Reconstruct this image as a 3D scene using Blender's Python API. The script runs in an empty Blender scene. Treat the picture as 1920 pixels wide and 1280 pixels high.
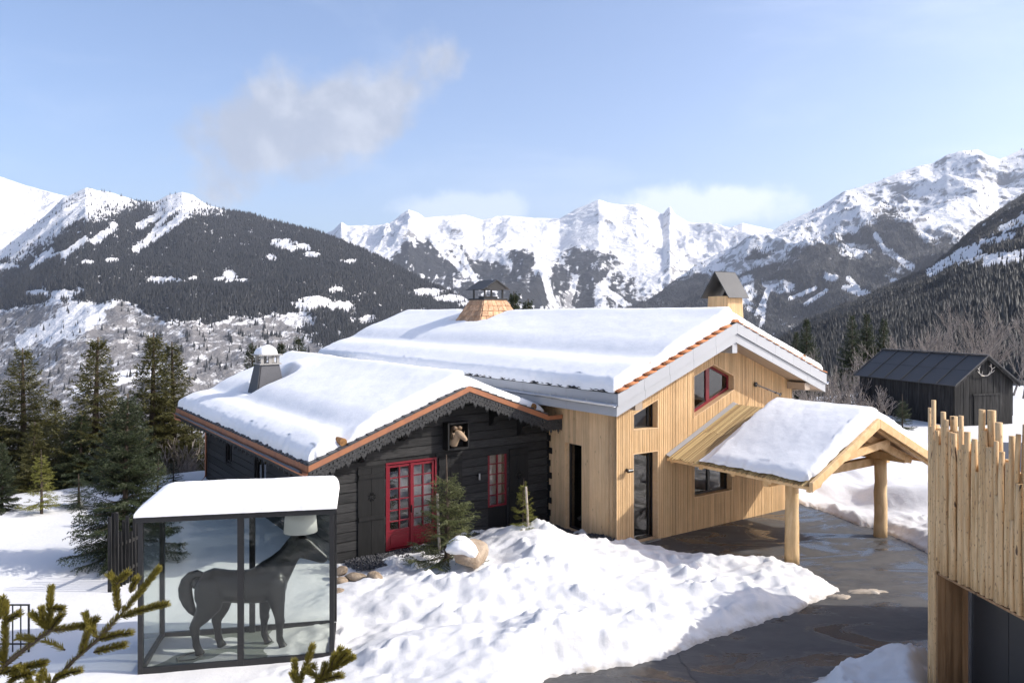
import bpy, bmesh, math, random
import numpy as np
from mathutils import Vector, Matrix
from mathutils.geometry import tessellate_polygon

scene = bpy.context.scene
COL = scene.collection
R = math.radians

# ------------------------------------------------------------------ camera
F_PX, CX, HY, CAM_Z = 1470.0, 960.0, 585.0, 6.5
cam_data = bpy.data.cameras.new("camera")
cam = bpy.data.objects.new("camera", cam_data)
COL.objects.link(cam)
cam.location = (0, 0, CAM_Z)
cam.rotation_euler = (R(90), 0, 0)
cam_data.sensor_width = 36.0
cam_data.lens = F_PX / 1920 * 36.0
cam_data.shift_y = -(640 - HY) / 1920
cam_data.clip_start = 0.1
cam_data.clip_end = 60000
scene.camera = cam

# ------------------------------------------------------------------ light
SUN_EL = R(35)
SUN_H = Vector((1.0, -0.06, 0)).normalized()          # horizontal direction towards the sun
sun_dir = Vector((SUN_H.x * math.cos(SUN_EL), SUN_H.y * math.cos(SUN_EL), math.sin(SUN_EL)))
sd = bpy.data.lights.new("sun", 'SUN')
sd.energy = 2.9
sd.angle = R(0.5)
sd.color = (1.0, 0.955, 0.89)
sun = bpy.data.objects.new("sun", sd)
COL.objects.link(sun)
sun.rotation_euler = sun_dir.to_track_quat('Z', 'Y').to_euler()

world = bpy.data.worlds.new("World")
scene.world = world
world.use_nodes = True
def build_world():
    nt = world.node_tree
    N, L = nt.nodes, nt.links
    N.clear()
    out = N.new('ShaderNodeOutputWorld')
    bg = N.new('ShaderNodeBackground')
    bg.inputs['Strength'].default_value = 0.15
    L.new(bg.outputs[0], out.inputs[0])
    sky = N.new('ShaderNodeTexSky')
    sky.sky_type = 'NISHITA'
    sky.sun_disc = False
    sky.sun_elevation = SUN_EL
    sky.sun_rotation = math.atan2(SUN_H.x, SUN_H.y)
    sky.altitude = 0
    sky.air_density = 0.75
    sky.dust_density = 2.4
    sky.ozone_density = 2.5
    tc = N.new('ShaderNodeTexCoord')
    def val(x):
        n = N.new('ShaderNodeValue'); n.outputs[0].default_value = x; return n.outputs[0]
    def m(op, a, b=None, c=None):
        n = N.new('ShaderNodeMath'); n.operation = op
        for i, x in enumerate((a, b, c)):
            if x is None: continue
            if isinstance(x, (int, float)): n.inputs[i].default_value = x
            else: L.new(x, n.inputs[i])
        return n.outputs[0]
    def noise(scale, detail, rough, vec, dist=0.0):
        n = N.new('ShaderNodeTexNoise')
        n.inputs['Scale'].default_value = scale
        n.inputs['Detail'].default_value = detail
        n.inputs['Roughness'].default_value = rough
        n.inputs['Distortion'].default_value = dist
        L.new(vec, n.inputs['Vector'])
        return n.outputs['Fac']
    def ramp(v, a, b):
        n = N.new('ShaderNodeMapRange'); n.interpolation_type = 'SMOOTHSTEP'
        n.inputs['From Min'].default_value = a; n.inputs['From Max'].default_value = b
        L.new(v, n.inputs['Value']); return n.outputs['Result']
    vec = tc.outputs['Generated']
    n1 = noise(5.0, 8, 0.58, vec, 0.3)
    n2 = noise(16.0, 6, 0.55, vec)
    def blob(px, py, sx, sz, tilt, amp):
        d = Vector(((px - CX) / F_PX, 1.0, (HY - py) / F_PX)).normalized()
        mp = N.new('ShaderNodeVectorMath'); mp.operation = 'SUBTRACT'
        L.new(vec, mp.inputs[0]); mp.inputs[1].default_value = d
        rt = N.new('ShaderNodeVectorRotate'); rt.rotation_type = 'Y_AXIS'
        L.new(mp.outputs[0], rt.inputs['Vector']); rt.inputs['Angle'].default_value = tilt
        sc = N.new('ShaderNodeVectorMath'); sc.operation = 'MULTIPLY'
        L.new(rt.outputs[0], sc.inputs[0]); sc.inputs[1].default_value = (1 / sx, 0.6 / sx, 1 / sz)
        ln = N.new('ShaderNodeVectorMath'); ln.operation = 'LENGTH'
        L.new(sc.outputs[0], ln.inputs[0])
        body = m('SUBTRACT', 1.0, ln.outputs['Value'])
        nn = m('ADD', m('MULTIPLY', m('SUBTRACT', n1, 0.5), 2.6), m('MULTIPLY', m('SUBTRACT', n2, 0.5), 1.1))
        return m('MULTIPLY', ramp(m('ADD', body, nn), 0.0, 0.55), amp)
    big = blob(570, 225, 0.20, 0.080, R(25), 0.85)
    tail = blob(505, 290, 0.13, 0.045, R(0), 0.55)
    w1 = blob(1310, 392, 0.12, 0.035, R(4), 0.6)
    w2 = blob(830, 395, 0.12, 0.03, R(0), 0.4)
    # thin high veil, everywhere in the sky alike
    sv = N.new('ShaderNodeVectorMath'); sv.operation = 'MULTIPLY'
    L.new(vec, sv.inputs[0]); sv.inputs[1].default_value = (1.0, 1.0, 3.2)
    veil = m('MULTIPLY', ramp(noise(3.0, 7, 0.6, sv.outputs[0], 0.4), 0.48, 0.85), 0.20)
    cl = N.new('ShaderNodeMixRGB')
    tint = N.new('ShaderNodeMixRGB'); tint.blend_type = 'MULTIPLY'; tint.inputs[0].default_value = 1.0
    L.new(sky.outputs[0], tint.inputs[1]); tint.inputs[2].default_value = (1.03, 1.0, 1.0, 1)
    L.new(tint.outputs[0], cl.inputs[1]); cl.inputs[2].default_value = (4.9, 5.1, 5.5, 1)
    L.new(m('MAXIMUM', veil, m('MAXIMUM', w1, w2)), cl.inputs[0])
    c2 = N.new('ShaderNodeMixRGB')
    cc = N.new('ShaderNodeMixRGB'); cc.inputs[1].default_value = (2.0, 2.2, 2.65, 1); cc.inputs[2].default_value = (2.9, 3.05, 3.4, 1)
    L.new(ramp(noise(11.0, 7, 0.6, vec, 0.2), 0.40, 0.66), cc.inputs[0])
    L.new(cl.outputs[0], c2.inputs[1]); L.new(cc.outputs[0], c2.inputs[2])
    L.new(m('MAXIMUM', big, tail), c2.inputs[0])
    L.new(c2.outputs[0], bg.inputs['Color'])
build_world()

scene.view_settings.view_transform = 'Standard'
scene.view_settings.look = 'None'
scene.view_settings.exposure = 0.84
scene.view_settings.gamma = 1.0
scene.view_settings.use_curve_mapping = False
scene.render.engine = 'CYCLES'
cy = scene.cycles
cy.use_denoising = True
cy.max_bounces = 8
cy.diffuse_bounces = 4
cy.glossy_bounces = 4
cy.transmission_bounces = 6
cy.transparent_max_bounces = 12
cy.volume_bounces = 0
cy.caustics_reflective = False
cy.caustics_refractive = False

# ------------------------------------------------------------------ helpers
def tag(o, label=None, cat=None, group=None, kind=None):
    if label: o["label"] = label
    if cat: o["category"] = cat
    if group: o["group"] = group
    if kind: o["kind"] = kind
    return o

def empty(name, loc=(0, 0, 0), rz=0.0, parent=None):
    o = bpy.data.objects.new(name, None)
    COL.objects.link(o)
    o.location = loc
    o.rotation_euler = (0, 0, rz)
    o.empty_display_size = 0.2
    if parent: o.parent = parent
    return o

def link_mesh(name, me, mat, parent=None, loc=None, rot=None, scale=None):
    o = bpy.data.objects.new(name, me)
    COL.objects.link(o)
    if mat and not me.materials: me.materials.append(mat)
    if parent: o.parent = parent
    if loc is not None: o.location = loc
    if rot is not None: o.rotation_euler = rot
    if scale is not None: o.scale = scale
    return o

def np_mesh(name, verts, faces, smooth=False):
    """verts (n,3) array, faces (m,k) array of one size"""
    verts = np.asarray(verts, dtype=np.float32); faces = np.asarray(faces, dtype=np.int32)
    me = bpy.data.meshes.new(name)
    me.vertices.add(len(verts)); me.vertices.foreach_set('co', verts.ravel())
    k = faces.shape[1]
    me.loops.add(faces.size); me.loops.foreach_set('vertex_index', faces.ravel())
    me.polygons.add(len(faces))
    me.polygons.foreach_set('loop_start', np.arange(0, faces.size, k, dtype=np.int32))
    me.polygons.foreach_set('loop_total', np.full(len(faces), k, dtype=np.int32))
    if smooth: me.polygons.foreach_set('use_smooth', np.ones(len(faces), dtype=bool))
    me.update(calc_edges=True)
    return me

def grid_faces(nr, nc):
    i = np.arange(nr - 1)[:, None] * nc + np.arange(nc - 1)[None, :]
    return np.stack([i, i + 1, i + nc + 1, i + nc], -1).reshape(-1, 4)

def attr(me, name, values):
    a = me.attributes.new(name, 'FLOAT', 'POINT')
    a.data.foreach_set('value', np.asarray(values, dtype=np.float32).ravel())

class MB:
    def __init__(s): s.v = []; s.f = []
    def add(s, vs, fs):
        n = len(s.v); s.v += [tuple(p) for p in vs]; s.f += [tuple(i + n for i in f) for f in fs]; return s
    def hexa(s, p):   # 8 points: bottom loop 4, top loop 4
        return s.add(p, [(3, 2, 1, 0), (4, 5, 6, 7), (0, 1, 5, 4), (1, 2, 6, 5), (2, 3, 7, 6), (3, 0, 4, 7)])
    def box(s, x0, x1, y0, y1, z0, z1):
        return s.hexa([(x0, y0, z0), (x1, y0, z0), (x1, y1, z0), (x0, y1, z0), (x0, y0, z1), (x1, y0, z1), (x1, y1, z1), (x0, y1, z1)])
    def beam(s, p, q, w, h, up=(0, 0, 1)):
        p, q, up = Vector(p), Vector(q), Vector(up)
        d = (q - p).normalized(); a = d.cross(up).normalized() * (w / 2); b = a.cross(d).normalized() * (h / 2)
        return s.hexa([p - a - b, p + a - b, q + a - b, q - a - b, p - a + b, p + a + b, q + a + b, q - a + b])
    def tube(s, pts, rad, n=8, cap=True):
        pts = [Vector(p) for p in pts]
        if not isinstance(rad, (list, tuple)): rad = [rad] * len(pts)
        ref = Vector((0.13, 0.27, 1)).normalized()
        base = len(s.v)
        for i, p in enumerate(pts):
            d = (pts[min(i + 1, len(pts) - 1)] - pts[max(i - 1, 0)]).normalized()
            r0 = ref if abs(d.dot(ref)) < 0.9 else Vector((1, 0.1, 0))
            a = d.cross(r0).normalized(); b = d.cross(a)
            for k in range(n):
                t = 2 * math.pi * k / n
                s.v.append(tuple(p + (a * math.cos(t) + b * math.sin(t)) * rad[i]))
        for i in range(len(pts) - 1):
            for k in range(n):
                k2 = (k + 1) % n
                s.f.append((base + i * n + k, base + i * n + k2, base + (i + 1) * n + k2, base + (i + 1) * n + k))
        if cap:
            s.f.append(tuple(base + k for k in range(n - 1, -1, -1)))
            s.f.append(tuple(base + (len(pts) - 1) * n + k for k in range(n)))
        return s
    def plate(s, outer, holes, off):
        """3-D outline with holes, extruded by the vector off"""
        loops = [[Vector(p) for p in outer]] + [[Vector(p) for p in h] for h in holes]
        tris = tessellate_polygon(loops)
        flat = [p for l in loops for p in l]
        n = len(flat); off = Vector(off)
        fs = [tuple(t) for t in tris] + [tuple(i + n for i in reversed(t)) for t in tris]
        st = 0
        for l in loops:
            k = len(l)
            for i in range(k):
                j = (i + 1) % k
                fs.append((st + i, st + j, st + j + n, st + i + n))
            st += k
        return s.add(flat + [p + off for p in flat], fs)
    def mesh(s, name, smooth=False):
        me = bpy.data.meshes.new(name)
        me.from_pydata(s.v, [], s.f)
        bm = bmesh.new(); bm.from_mesh(me)
        bmesh.ops.recalc_face_normals(bm, faces=bm.faces)
        bm.to_mesh(me); bm.free()
        if smooth:
            for p in me.polygons: p.use_smooth = True
        me.update()
        return me
    def build(s, name, mat, parent=None, smooth=False, bevel=0.0, **kw):
        o = link_mesh(name, s.mesh(name, smooth), mat, parent, **kw)
        if bevel:
            md = o.modifiers.new("bevel", 'BEVEL'); md.width = bevel; md.segments = 1; md.limit_method = 'ANGLE'
        return o

def crossings(loops, axis, a):
    """parameters along the other axis where the line (coord axis = a) is inside (even-odd)"""
    out = []
    for l in loops:
        for i in range(len(l)):
            p, q = l[i], l[(i + 1) % len(l)]
            if (p[axis] <= a) != (q[axis] <= a):
                t = (a - p[axis]) / (q[axis] - p[axis])
                out.append(p[1 - axis] + t * (q[1 - axis] - p[1 - axis]))
    return sorted(out)

def strip_quads(outer, holes, axis, widths, gap, start, end):
    """cut an outline with holes into strips across 'axis'; returns lists of 4 (x,z) points"""
    res = []; a = start; i = 0
    loops = [outer] + holes
    while a < end - 1e-4:
        w = widths[i % len(widths)]; i += 1
        b = min(a + w, end)
        lo, hi = a + gap / 2, b - gap / 2
        c0, c1, cm = crossings(loops, axis, lo + 1e-4), crossings(loops, axis, hi - 1e-4), crossings(loops, axis, (lo + hi) / 2)
        if not (len(c0) == len(c1) == len(cm)): c0 = c1 = cm
        for k in range(0, len(cm) - 1, 2):
            if axis == 0: q = [(lo, c0[k]), (hi, c1[k]), (hi, c1[k + 1]), (lo, c0[k + 1])]
            else: q = [(c0[k], lo), (c0[k + 1], lo), (c1[k + 1], hi), (c1[k], hi)]
            res.append(q)
        a = b
    return res

# numpy gradient noise
_prm = np.random.RandomState(7).permutation(256)
_prm = np.concatenate([_prm, _prm, _prm])
_ga = np.random.RandomState(9).rand(256) * 2 * np.pi
_gx, _gy = np.cos(_ga), np.sin(_ga)
def perlin(x, y):
    x = np.asarray(x, float); y = np.asarray(y, float)
    xi, yi = np.floor(x).astype(int), np.floor(y).astype(int)
    xf, yf = x - xi, y - yi
    u, v = xf ** 3 * (xf * (xf * 6 - 15) + 10), yf ** 3 * (yf * (yf * 6 - 15) + 10)
    def g(ix, iy, fx, fy):
        h = _prm[(_prm[ix & 255] + iy) & 255]
        return _gx[h] * fx + _gy[h] * fy
    a = g(xi, yi, xf, yf); b = g(xi + 1, yi, xf - 1, yf)
    c = g(xi, yi + 1, xf, yf - 1); d = g(xi + 1, yi + 1, xf - 1, yf - 1)
    return (a + u * (b - a) + v * ((c + u * (d - c)) - (a + u * (b - a)))) * 1.4
def fbm(x, y, oct=5, gain=0.5, lac=2.03):
    s = 0; a = 1; t = 0
    for i in range(oct):
        s = s + a * perlin(x + 17.3 * i, y - 9.1 * i); t += a; a *= gain; x = x * lac; y = y * lac
    return s / t
def ridged(x, y, oct=5, gain=0.5, lac=2.05):
    s = 0; a = 1; t = 0; w = 1.0
    for i in range(oct):
        n = (1 - np.abs(perlin(x + 31.7 * i, y + 11.9 * i))) ** 2
        s = s + a * n * w; w = np.clip(n * 1.4, 0, 1); t += a; a *= gain; x = x * lac; y = y * lac
    return s / t
def worley(x, y):
    xi, yi = np.floor(x).astype(int), np.floor(y).astype(int)
    d = np.full(np.shape(x), 9.0); hh = np.zeros(np.shape(x))
    for ox in (-1, 0, 1):
        for oy in (-1, 0, 1):
            h = _prm[(_prm[(xi + ox) & 255] + yi + oy) & 255]
            cx = xi + ox + (h % 16) / 16.0; cy_ = yi + oy + (h // 16) / 16.0
            q = np.hypot(x - cx, y - cy_); m_ = q < d
            d = np.where(m_, q, d); hh = np.where(m_, _prm[h] / 255.0, hh)
    return d, hh
def sstep(a, b, x):
    t = np.clip((x - a) / (b - a), 0, 1); return t * t * (3 - 2 * t)

def G(px, py, z=0.0):
    Y = F_PX * (CAM_Z - z) / (py - HY)
    return ((px - CX) / F_PX * Y, Y)
def P(px, py, Y):
    return Vector(((px - CX) / F_PX * Y, Y, CAM_Z - (py - HY) * Y / F_PX))

# ------------------------------------------------------------------ materials
MATS = {}
class NT:
    def __init__(s, name):
        s.m = bpy.data.materials.new(name); s.m.use_nodes = True
        s.t = s.m.node_tree; s.N = s.t.nodes; s.L = s.t.links
        s.N.clear()
        s.out = s.N.new('ShaderNodeOutputMaterial')
        MATS[name] = s.m
    def n(s, typ, **kw):
        o = s.N.new(typ)
        for k, v in kw.items(): setattr(o, k, v)
        return o
    def setin(s, node, key, v):
        if v is None: return
        if hasattr(v, 'is_output') or isinstance(v, bpy.types.NodeSocket): s.L.new(v, node.inputs[key])
        else: node.inputs[key].default_value = v
    def coord(s, kind='Object', scale=(1, 1, 1)):
        tc = s.n('ShaderNodeTexCoord'); mp = s.n('ShaderNodeMapping')
        mp.inputs['Scale'].default_value = scale
        s.L.new(tc.outputs[kind], mp.inputs['Vector']); return mp.outputs[0]
    def pos(s, scale=(1, 1, 1)):
        g = s.n('ShaderNodeNewGeometry'); mp = s.n('ShaderNodeMapping')
        mp.inputs['Scale'].default_value = scale
        s.L.new(g.outputs['Position'], mp.inputs['Vector']); return mp.outputs[0]
    def noise(s, vec, scale, detail=5, rough=0.55, dist=0.0):
        o = s.n('ShaderNodeTexNoise')
        s.L.new(vec, o.inputs['Vector'])
        o.inputs['Scale'].default_value = scale; o.inputs['Detail'].default_value = detail
        o.inputs['Roughness'].default_value = rough; o.inputs['Distortion'].default_value = dist
        return o.outputs['Fac']
    def math(s, op, a, b=None, clamp=False):
        o = s.n('ShaderNodeMath', operation=op); o.use_clamp = clamp
        s.setin(o, 0, a); s.setin(o, 1, b); return o.outputs[0]
    def ss(s, v, a, b, lo=0.0, hi=1.0):
        o = s.n('ShaderNodeMapRange', interpolation_type='SMOOTHSTEP')
        s.setin(o, 'Value', v); o.inputs['From Min'].default_value = a; o.inputs['From Max'].default_value = b
        o.inputs['To Min'].default_value = lo; o.inputs['To Max'].default_value = hi
        return o.outputs['Result']
    def mix(s, fac, a, b, typ='MIX'):
        o = s.n('ShaderNodeMixRGB', blend_type=typ)
        s.setin(o, 0, fac)
        for k, v in ((1, a), (2, b)):
            if isinstance(v, tuple) and len(v) == 3: v = v + (1,)
            s.setin(o, k, v)
        return o.outputs[0]
    def attr(s, name):
        o = s.n('ShaderNodeAttribute', attribute_name=name); return o.outputs['Fac']
    def rand(s):
        g = s.n('ShaderNodeNewGeometry'); i = s.n('ShaderNodeObjectInfo')
        return s.math('FRACT', s.math('ADD', g.outputs['Random Per Island'], i.outputs['Random']))
    def bump(s, h, strength, dist=0.02):
        o = s.n('ShaderNodeBump'); o.inputs['Strength'].default_value = strength; o.inputs['Distance'].default_value = dist
        s.L.new(h, o.inputs['Height']); return o.outputs[0]
    def bsdf(s, color, rough=0.6, normal=None, metal=0.0, spec=0.5, **kw):
        b = s.n('ShaderNodeBsdfPrincipled')
        if isinstance(color, tuple) and len(color) == 3: color = color + (1,)
        s.setin(b, 'Base Color', color); s.setin(b, 'Roughness', rough); s.setin(b, 'Metallic', metal)
        s.setin(b, 'Specular IOR Level', spec)
        for k, v in kw.items(): s.setin(b, k, v)
        if normal is not None: s.L.new(normal, b.inputs['Normal'])
        s.L.new(b.outputs[0], s.out.inputs['Surface'])
        return b

def wood(name, c1, c2, scale, rough=0.65, bump=0.25, var=0.25, knots=0.0, spec=0.3):
    t = NT(name)
    v = t.coord('Object', scale)
    r = t.rand()
    off = t.n('ShaderNodeVectorMath', operation='ADD'); t.L.new(v, off.inputs[0])
    cmb = t.n('ShaderNodeCombineXYZ'); t.L.new(t.math('MULTIPLY', r, 53.0), cmb.inputs[0]); t.L.new(t.math('MULTIPLY', r, 31.0), cmb.inputs[2])
    t.L.new(cmb.outputs[0], off.inputs[1]); v = off.outputs[0]
    n1 = t.noise(v, 1.0, 7, 0.62, 0.6)
    col = t.mix(t.ss(n1, 0.32, 0.68), c1, c2)
    n2 = t.noise(t.coord('Object', (1.3, 1.3, 1.3)), 1.7, 4)
    k = t.math('ADD', t.math('MULTIPLY', t.math('SUBTRACT', r, 0.5), var * 2), t.math('ADD', 1.0, t.math('MULTIPLY', t.math('SUBTRACT', n2, 0.5), 0.35)))
    cc = t.n('ShaderNodeCombineXYZ')
    for i in range(3): t.L.new(k, cc.inputs[i])
    col = t.mix(1.0, col, cc.outputs[0], 'MULTIPLY')
    if knots:
        s3 = [max(x * 0.22, 2.5) for x in scale]
        vo = t.n('ShaderNodeTexVoronoi'); t.L.new(t.coord('Object', tuple(s3)), vo.inputs['Vector']); vo.inputs['Scale'].default_value = 1.0
        kk = t.ss(vo.outputs['Distance'], 0.06, 0.14, knots, 0.0)
        col = t.mix(kk, col, tuple(x * 0.25 for x in c1))
    t.bsdf(col, rough, t.bump(n1, bump, 0.006), spec=spec)
    return t.m

def plain(name, c, rough=0.5, metal=0.0, nscale=6.0, var=0.15, bump=0.05, spec=0.5):
    t = NT(name)
    v = t.coord('Object')
    n = t.noise(v, nscale, 6, 0.6)
    col = t.mix(n, tuple(x * (1 - var) for x in c), tuple(min(x * (1 + var), 1) for x in c))
    nr = t.math('ADD', rough - 0.08, t.math('MULTIPLY', n, 0.16))
    t.bsdf(col, nr, t.bump(t.noise(v, nscale * 6, 4), bump, 0.01), metal, spec)
    return t.m

wood('larch', (0.55, 0.355, 0.175), (0.645, 0.44, 0.24), (38, 38, 1.6), 0.6, 0.2, 0.13)
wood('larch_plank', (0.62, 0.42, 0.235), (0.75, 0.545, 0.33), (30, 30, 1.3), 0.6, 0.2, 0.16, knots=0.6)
wood('trim_wood', (0.66, 0.45, 0.25), (0.74, 0.53, 0.32), (14, 14, 14), 0.6, 0.1, 0.06)
wood('burnt_wood', (0.008, 0.008, 0.008), (0.050, 0.049, 0.048), (3.2, 70, 90), 0.72, 0.6, 0.28)
wood('shutter_wood', (0.008, 0.008, 0.008), (0.015, 0.015, 0.015), (20, 20, 2), 0.6, 0.2, 0.1)
wood('lambrequin_wood', (0.036, 0.036, 0.036), (0.052, 0.052, 0.052), (9, 9, 9), 0.65, 0.2, 0.08)
wood('barn_wood', (0.005, 0.005, 0.005), (0.036, 0.035, 0.034), (9, 9, 0.7), 0.8, 0.5, 0.3)
wood('beam_wood', (0.60, 0.38, 0.175), (0.74, 0.51, 0.27), (4, 4, 4), 0.6, 0.15, 0.08)
wood('peeled_log', (0.55, 0.37, 0.185), (0.70, 0.51, 0.29), (5, 5, 1.1), 0.6, 0.25, 0.05)
wood('jamb_wood', (0.25, 0.14, 0.065), (0.37, 0.22, 0.11), (14, 14, 0.9), 0.6, 0.2, 0.12, knots=0.8)
wood('shingle_wood', (0.42, 0.23, 0.12), (0.62, 0.40, 0.24), (9, 9, 9), 0.7, 0.4, 0.3)
wood('bark', (0.045, 0.032, 0.023), (0.105, 0.08, 0.06), (9, 9, 3), 0.9, 0.8, 0.15)
wood('grey_twig', (0.16, 0.135, 0.12), (0.34, 0.30, 0.265), (6, 6, 3), 0.9, 0.3, 0.2)
wood('log_end', (0.20, 0.095, 0.035), (0.36, 0.19, 0.07), (12, 12, 12), 0.8, 0.6, 0.1)
plain('red_paint', (0.18, 0.010, 0.020), 0.35, 0, 4, 0.12, 0.03)
plain('black_metal', (0.012, 0.012, 0.013), 0.4, 0.0, 8, 0.2, 0.03)
plain('grey_sheet', (0.40, 0.41, 0.425), 0.5, 0.1, 2.0, 0.06, 0.02)
plain('dark_sheet', (0.06, 0.06, 0.061), 0.62, 0.05, 3.0, 0.12, 0.05)
plain('galvanised', (0.45, 0.46, 0.48), 0.33, 0.85, 9.0, 0.15, 0.03)
plain('soffit_panel', (0.36, 0.29, 0.225), 0.6, 0, 2.0, 0.08, 0.02)
plain('slate', (0.045, 0.046, 0.05), 0.55, 0, 14.0, 0.5, 0.5)
plain('terracotta', (0.50, 0.19, 0.07), 0.75, 0, 9.0, 0.3, 0.25)
plain('lead_sheet', (0.085, 0.085, 0.09), 0.5, 0.2, 5.0, 0.2, 0.3)
plain('pale_concrete', (0.33, 0.315, 0.29), 0.8, 0, 9.0, 0.15, 0.2)
plain('curtain', (0.72, 0.71, 0.68), 0.85, 0, 3.0, 0.06, 0.0)
plain('dark_interior', (0.022, 0.02, 0.019), 0.9, 0, 3.0, 0.2, 0.0)
plain('horse_black', (0.010, 0.010, 0.011), 0.36, 0, 3.0, 0.15, 0.0)
plain('lamp_fabric', (0.78, 0.77, 0.74), 0.8, 0, 5.0, 0.03, 0.02)
plain('floor_slab', (0.20, 0.215, 0.19), 0.5, 0, 3.0, 0.3, 0.05)
plain('garage_panel', (0.028, 0.029, 0.031), 0.45, 0, 2.0, 0.12, 0.05)
plain('ram_fur', (0.42, 0.30, 0.19), 0.9, 0, 25.0, 0.35, 0.5)
plain('ram_horn', (0.17, 0.115, 0.07), 0.6, 0, 40.0, 0.3, 0.4)
plain('antler_bone', (0.62, 0.57, 0.50), 0.6, 0, 15.0, 0.15, 0.2)
plain('stake_wood', (0.44, 0.38, 0.31), 0.8, 0, 12.0, 0.2, 0.2)
plain('gravel_stone', (0.05, 0.05, 0.055), 0.6, 0, 20.0, 0.5, 0.3)

def m_copper():
    t = NT('copper')
    v = t.coord('Object')
    n = t.noise(v, 3.0, 6, 0.6, 0.5)
    col = t.mix(t.ss(n, 0.35, 0.7), (0.47, 0.205, 0.105), (0.37, 0.17, 0.105))
    t.bsdf(col, t.math('ADD', 0.36, t.math('MULTIPLY', n, 0.2)), t.bump(t.noise(v, 2.2, 3), 0.12, 0.03), 0.55)
m_copper()

def m_reed():
    t = NT('reed')
    v = t.coord('Object', (60, 3, 60)); r = t.rand()
    n = t.noise(v, 1.0, 6, 0.6)
    col = t.mix(t.math('FRACT', t.math('ADD', r, t.math('MULTIPLY', n, 0.4))), (0.27, 0.165, 0.06), (0.62, 0.45, 0.20))
    t.bsdf(col, 0.55, t.bump(n, 0.3, 0.005))
m_reed()

def m_pole():
    t = NT('pole_wood')
    v = t.coord('Object', (16, 16, 0.9)); r = t.rand()
    n = t.noise(v, 1.0, 7, 0.65, 0.8)
    col = t.mix(t.ss(n, 0.3, 0.7), (0.47, 0.29, 0.13), (0.80, 0.58, 0.32))
    col = t.mix(t.math('MULTIPLY', r, 0.45), col, (0.62, 0.41, 0.22))
    blot = t.ss(t.noise(t.coord('Object', (9, 9, 2.2)), 1.0, 4, 0.55, 0.4), 0.645, 0.70)
    col = t.mix(blot, col, (0.10, 0.06, 0.035))
    spk = t.ss(t.noise(t.coord('Object', (40, 40, 14)), 1.0, 3, 0.5), 0.61, 0.70)
    col = t.mix(t.math('MULTIPLY', spk, 0.75), col, (0.16, 0.09, 0.05))
    t.bsdf(col, 0.65, t.bump(n, 0.6, 0.015), spec=0.25)
m_pole()

def m_glass(name, tint, minref, rough=0.0, k=1.0):
    t = NT(name)
    lw = t.n('ShaderNodeFresnel'); lw.inputs['IOR'].default_value = 1.5
    tr = t.n('ShaderNodeBsdfTransparent'); tr.inputs[0].default_value = tint + (1,)
    gl = t.n('ShaderNodeBsdfGlossy'); gl.inputs['Roughness'].default_value = rough
    gl.inputs['Color'].default_value = (1, 1, 1, 1)
    mx = t.n('ShaderNodeMixShader')
    f = t.math('ADD', minref, t.math('MULTIPLY', lw.outputs[0], k), clamp=True)
    t.L.new(f, mx.inputs[0]); t.L.new(tr.outputs[0], mx.inputs[1]); t.L.new(gl.outputs[0], mx.inputs[2])
    t.L.new(mx.outputs[0], t.out.inputs['Surface'])
m_glass('pane_glass', (0.80, 0.80, 0.80), 0.04, k=1.2)
m_glass('clear_glass', (0.90, 0.92, 0.905), 0.0, k=0.58)

def m_snow(name, dirty=False, rough=1.0):
    t = NT(name)
    v = t.pos()
    col = (0.885, 0.88, 0.868, 1)
    if dirty:
        d = t.attr('dirt')
        nn = t.noise(v, 2.3, 7, 0.65, 0.4)
        f = t.math('MULTIPLY', t.ss(t.math('ADD', d, t.math('MULTIPLY', t.math('SUBTRACT', nn, 0.5), 1.3)), 0.45, 1.05), 0.85)
        col = t.mix(f, (0.70, 0.695, 0.688), (0.34, 0.275, 0.20))
    h1 = t.noise(v, 1.6, 5, 0.5); h2 = t.noise(v, 9.0, 6, 0.55); h3 = t.noise(v, 45.0, 4, 0.6)
    h = t.math('ADD', t.math('MULTIPLY', h1, 1.0), t.math('ADD', t.math('MULTIPLY', h2, 0.35), t.math('MULTIPLY', h3, 0.10)))
    t.bsdf(col, 0.75, t.bump(h, 0.32 * rough, 0.12), spec=0.25)
m_snow('snow_ground', True, 0.75)
m_snow('snow_roof', False, 0.5)
m_snow('snow_plain', False, 0.6)

def m_asphalt():
    t = NT('wet_asphalt')
    v = t.pos()
    vs = t.pos((0.75, 1.5, 1.0))
    wet = t.ss(t.noise(vs, 0.55, 7, 0.66, 1.1), 0.46, 0.56)
    film = t.ss(t.noise(vs, 1.6, 8, 0.7, 0.6), 0.40, 0.62)
    fine = t.noise(v, 60, 4, 0.6); mid = t.noise(v, 3.5, 8, 0.72, 0.4)
    dry = t.mix(mid, (0.050, 0.049, 0.048), (0.115, 0.110, 0.104))
    silt = t.ss(t.noise(t.pos((0.9, 1.8, 1)), 0.9, 8, 0.72, 1.4), 0.58, 0.72)
    dry = t.mix(t.math('MULTIPLY', silt, 0.5), dry, (0.165, 0.158, 0.148))
    damp = t.mix(t.math('MULTIPLY', film, 0.35), dry, (0.030, 0.030, 0.030))
    col = t.mix(t.math('MULTIPLY', wet, 0.55), damp, (0.026, 0.024, 0.024))
    ro = t.math('ADD', t.math('MULTIPLY', t.math('SUBTRACT', 1.0, wet), 0.40), t.math('ADD', 0.19, t.math('MULTIPLY', t.math('MULTIPLY', mid, t.math('SUBTRACT', 1.0, t.math('MULTIPLY', wet, 0.6))), 0.22)))
    dryness = t.math('SUBTRACT', 1.0, t.math('MULTIPLY', wet, 0.85))
    hh = t.math('MULTIPLY', t.math('ADD', fine, t.math('MULTIPLY', t.noise(v, 9.0, 5), 0.8)), dryness)
    t.bsdf(col, ro, t.bump(hh, 0.35, 0.008), spec=0.5)
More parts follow.
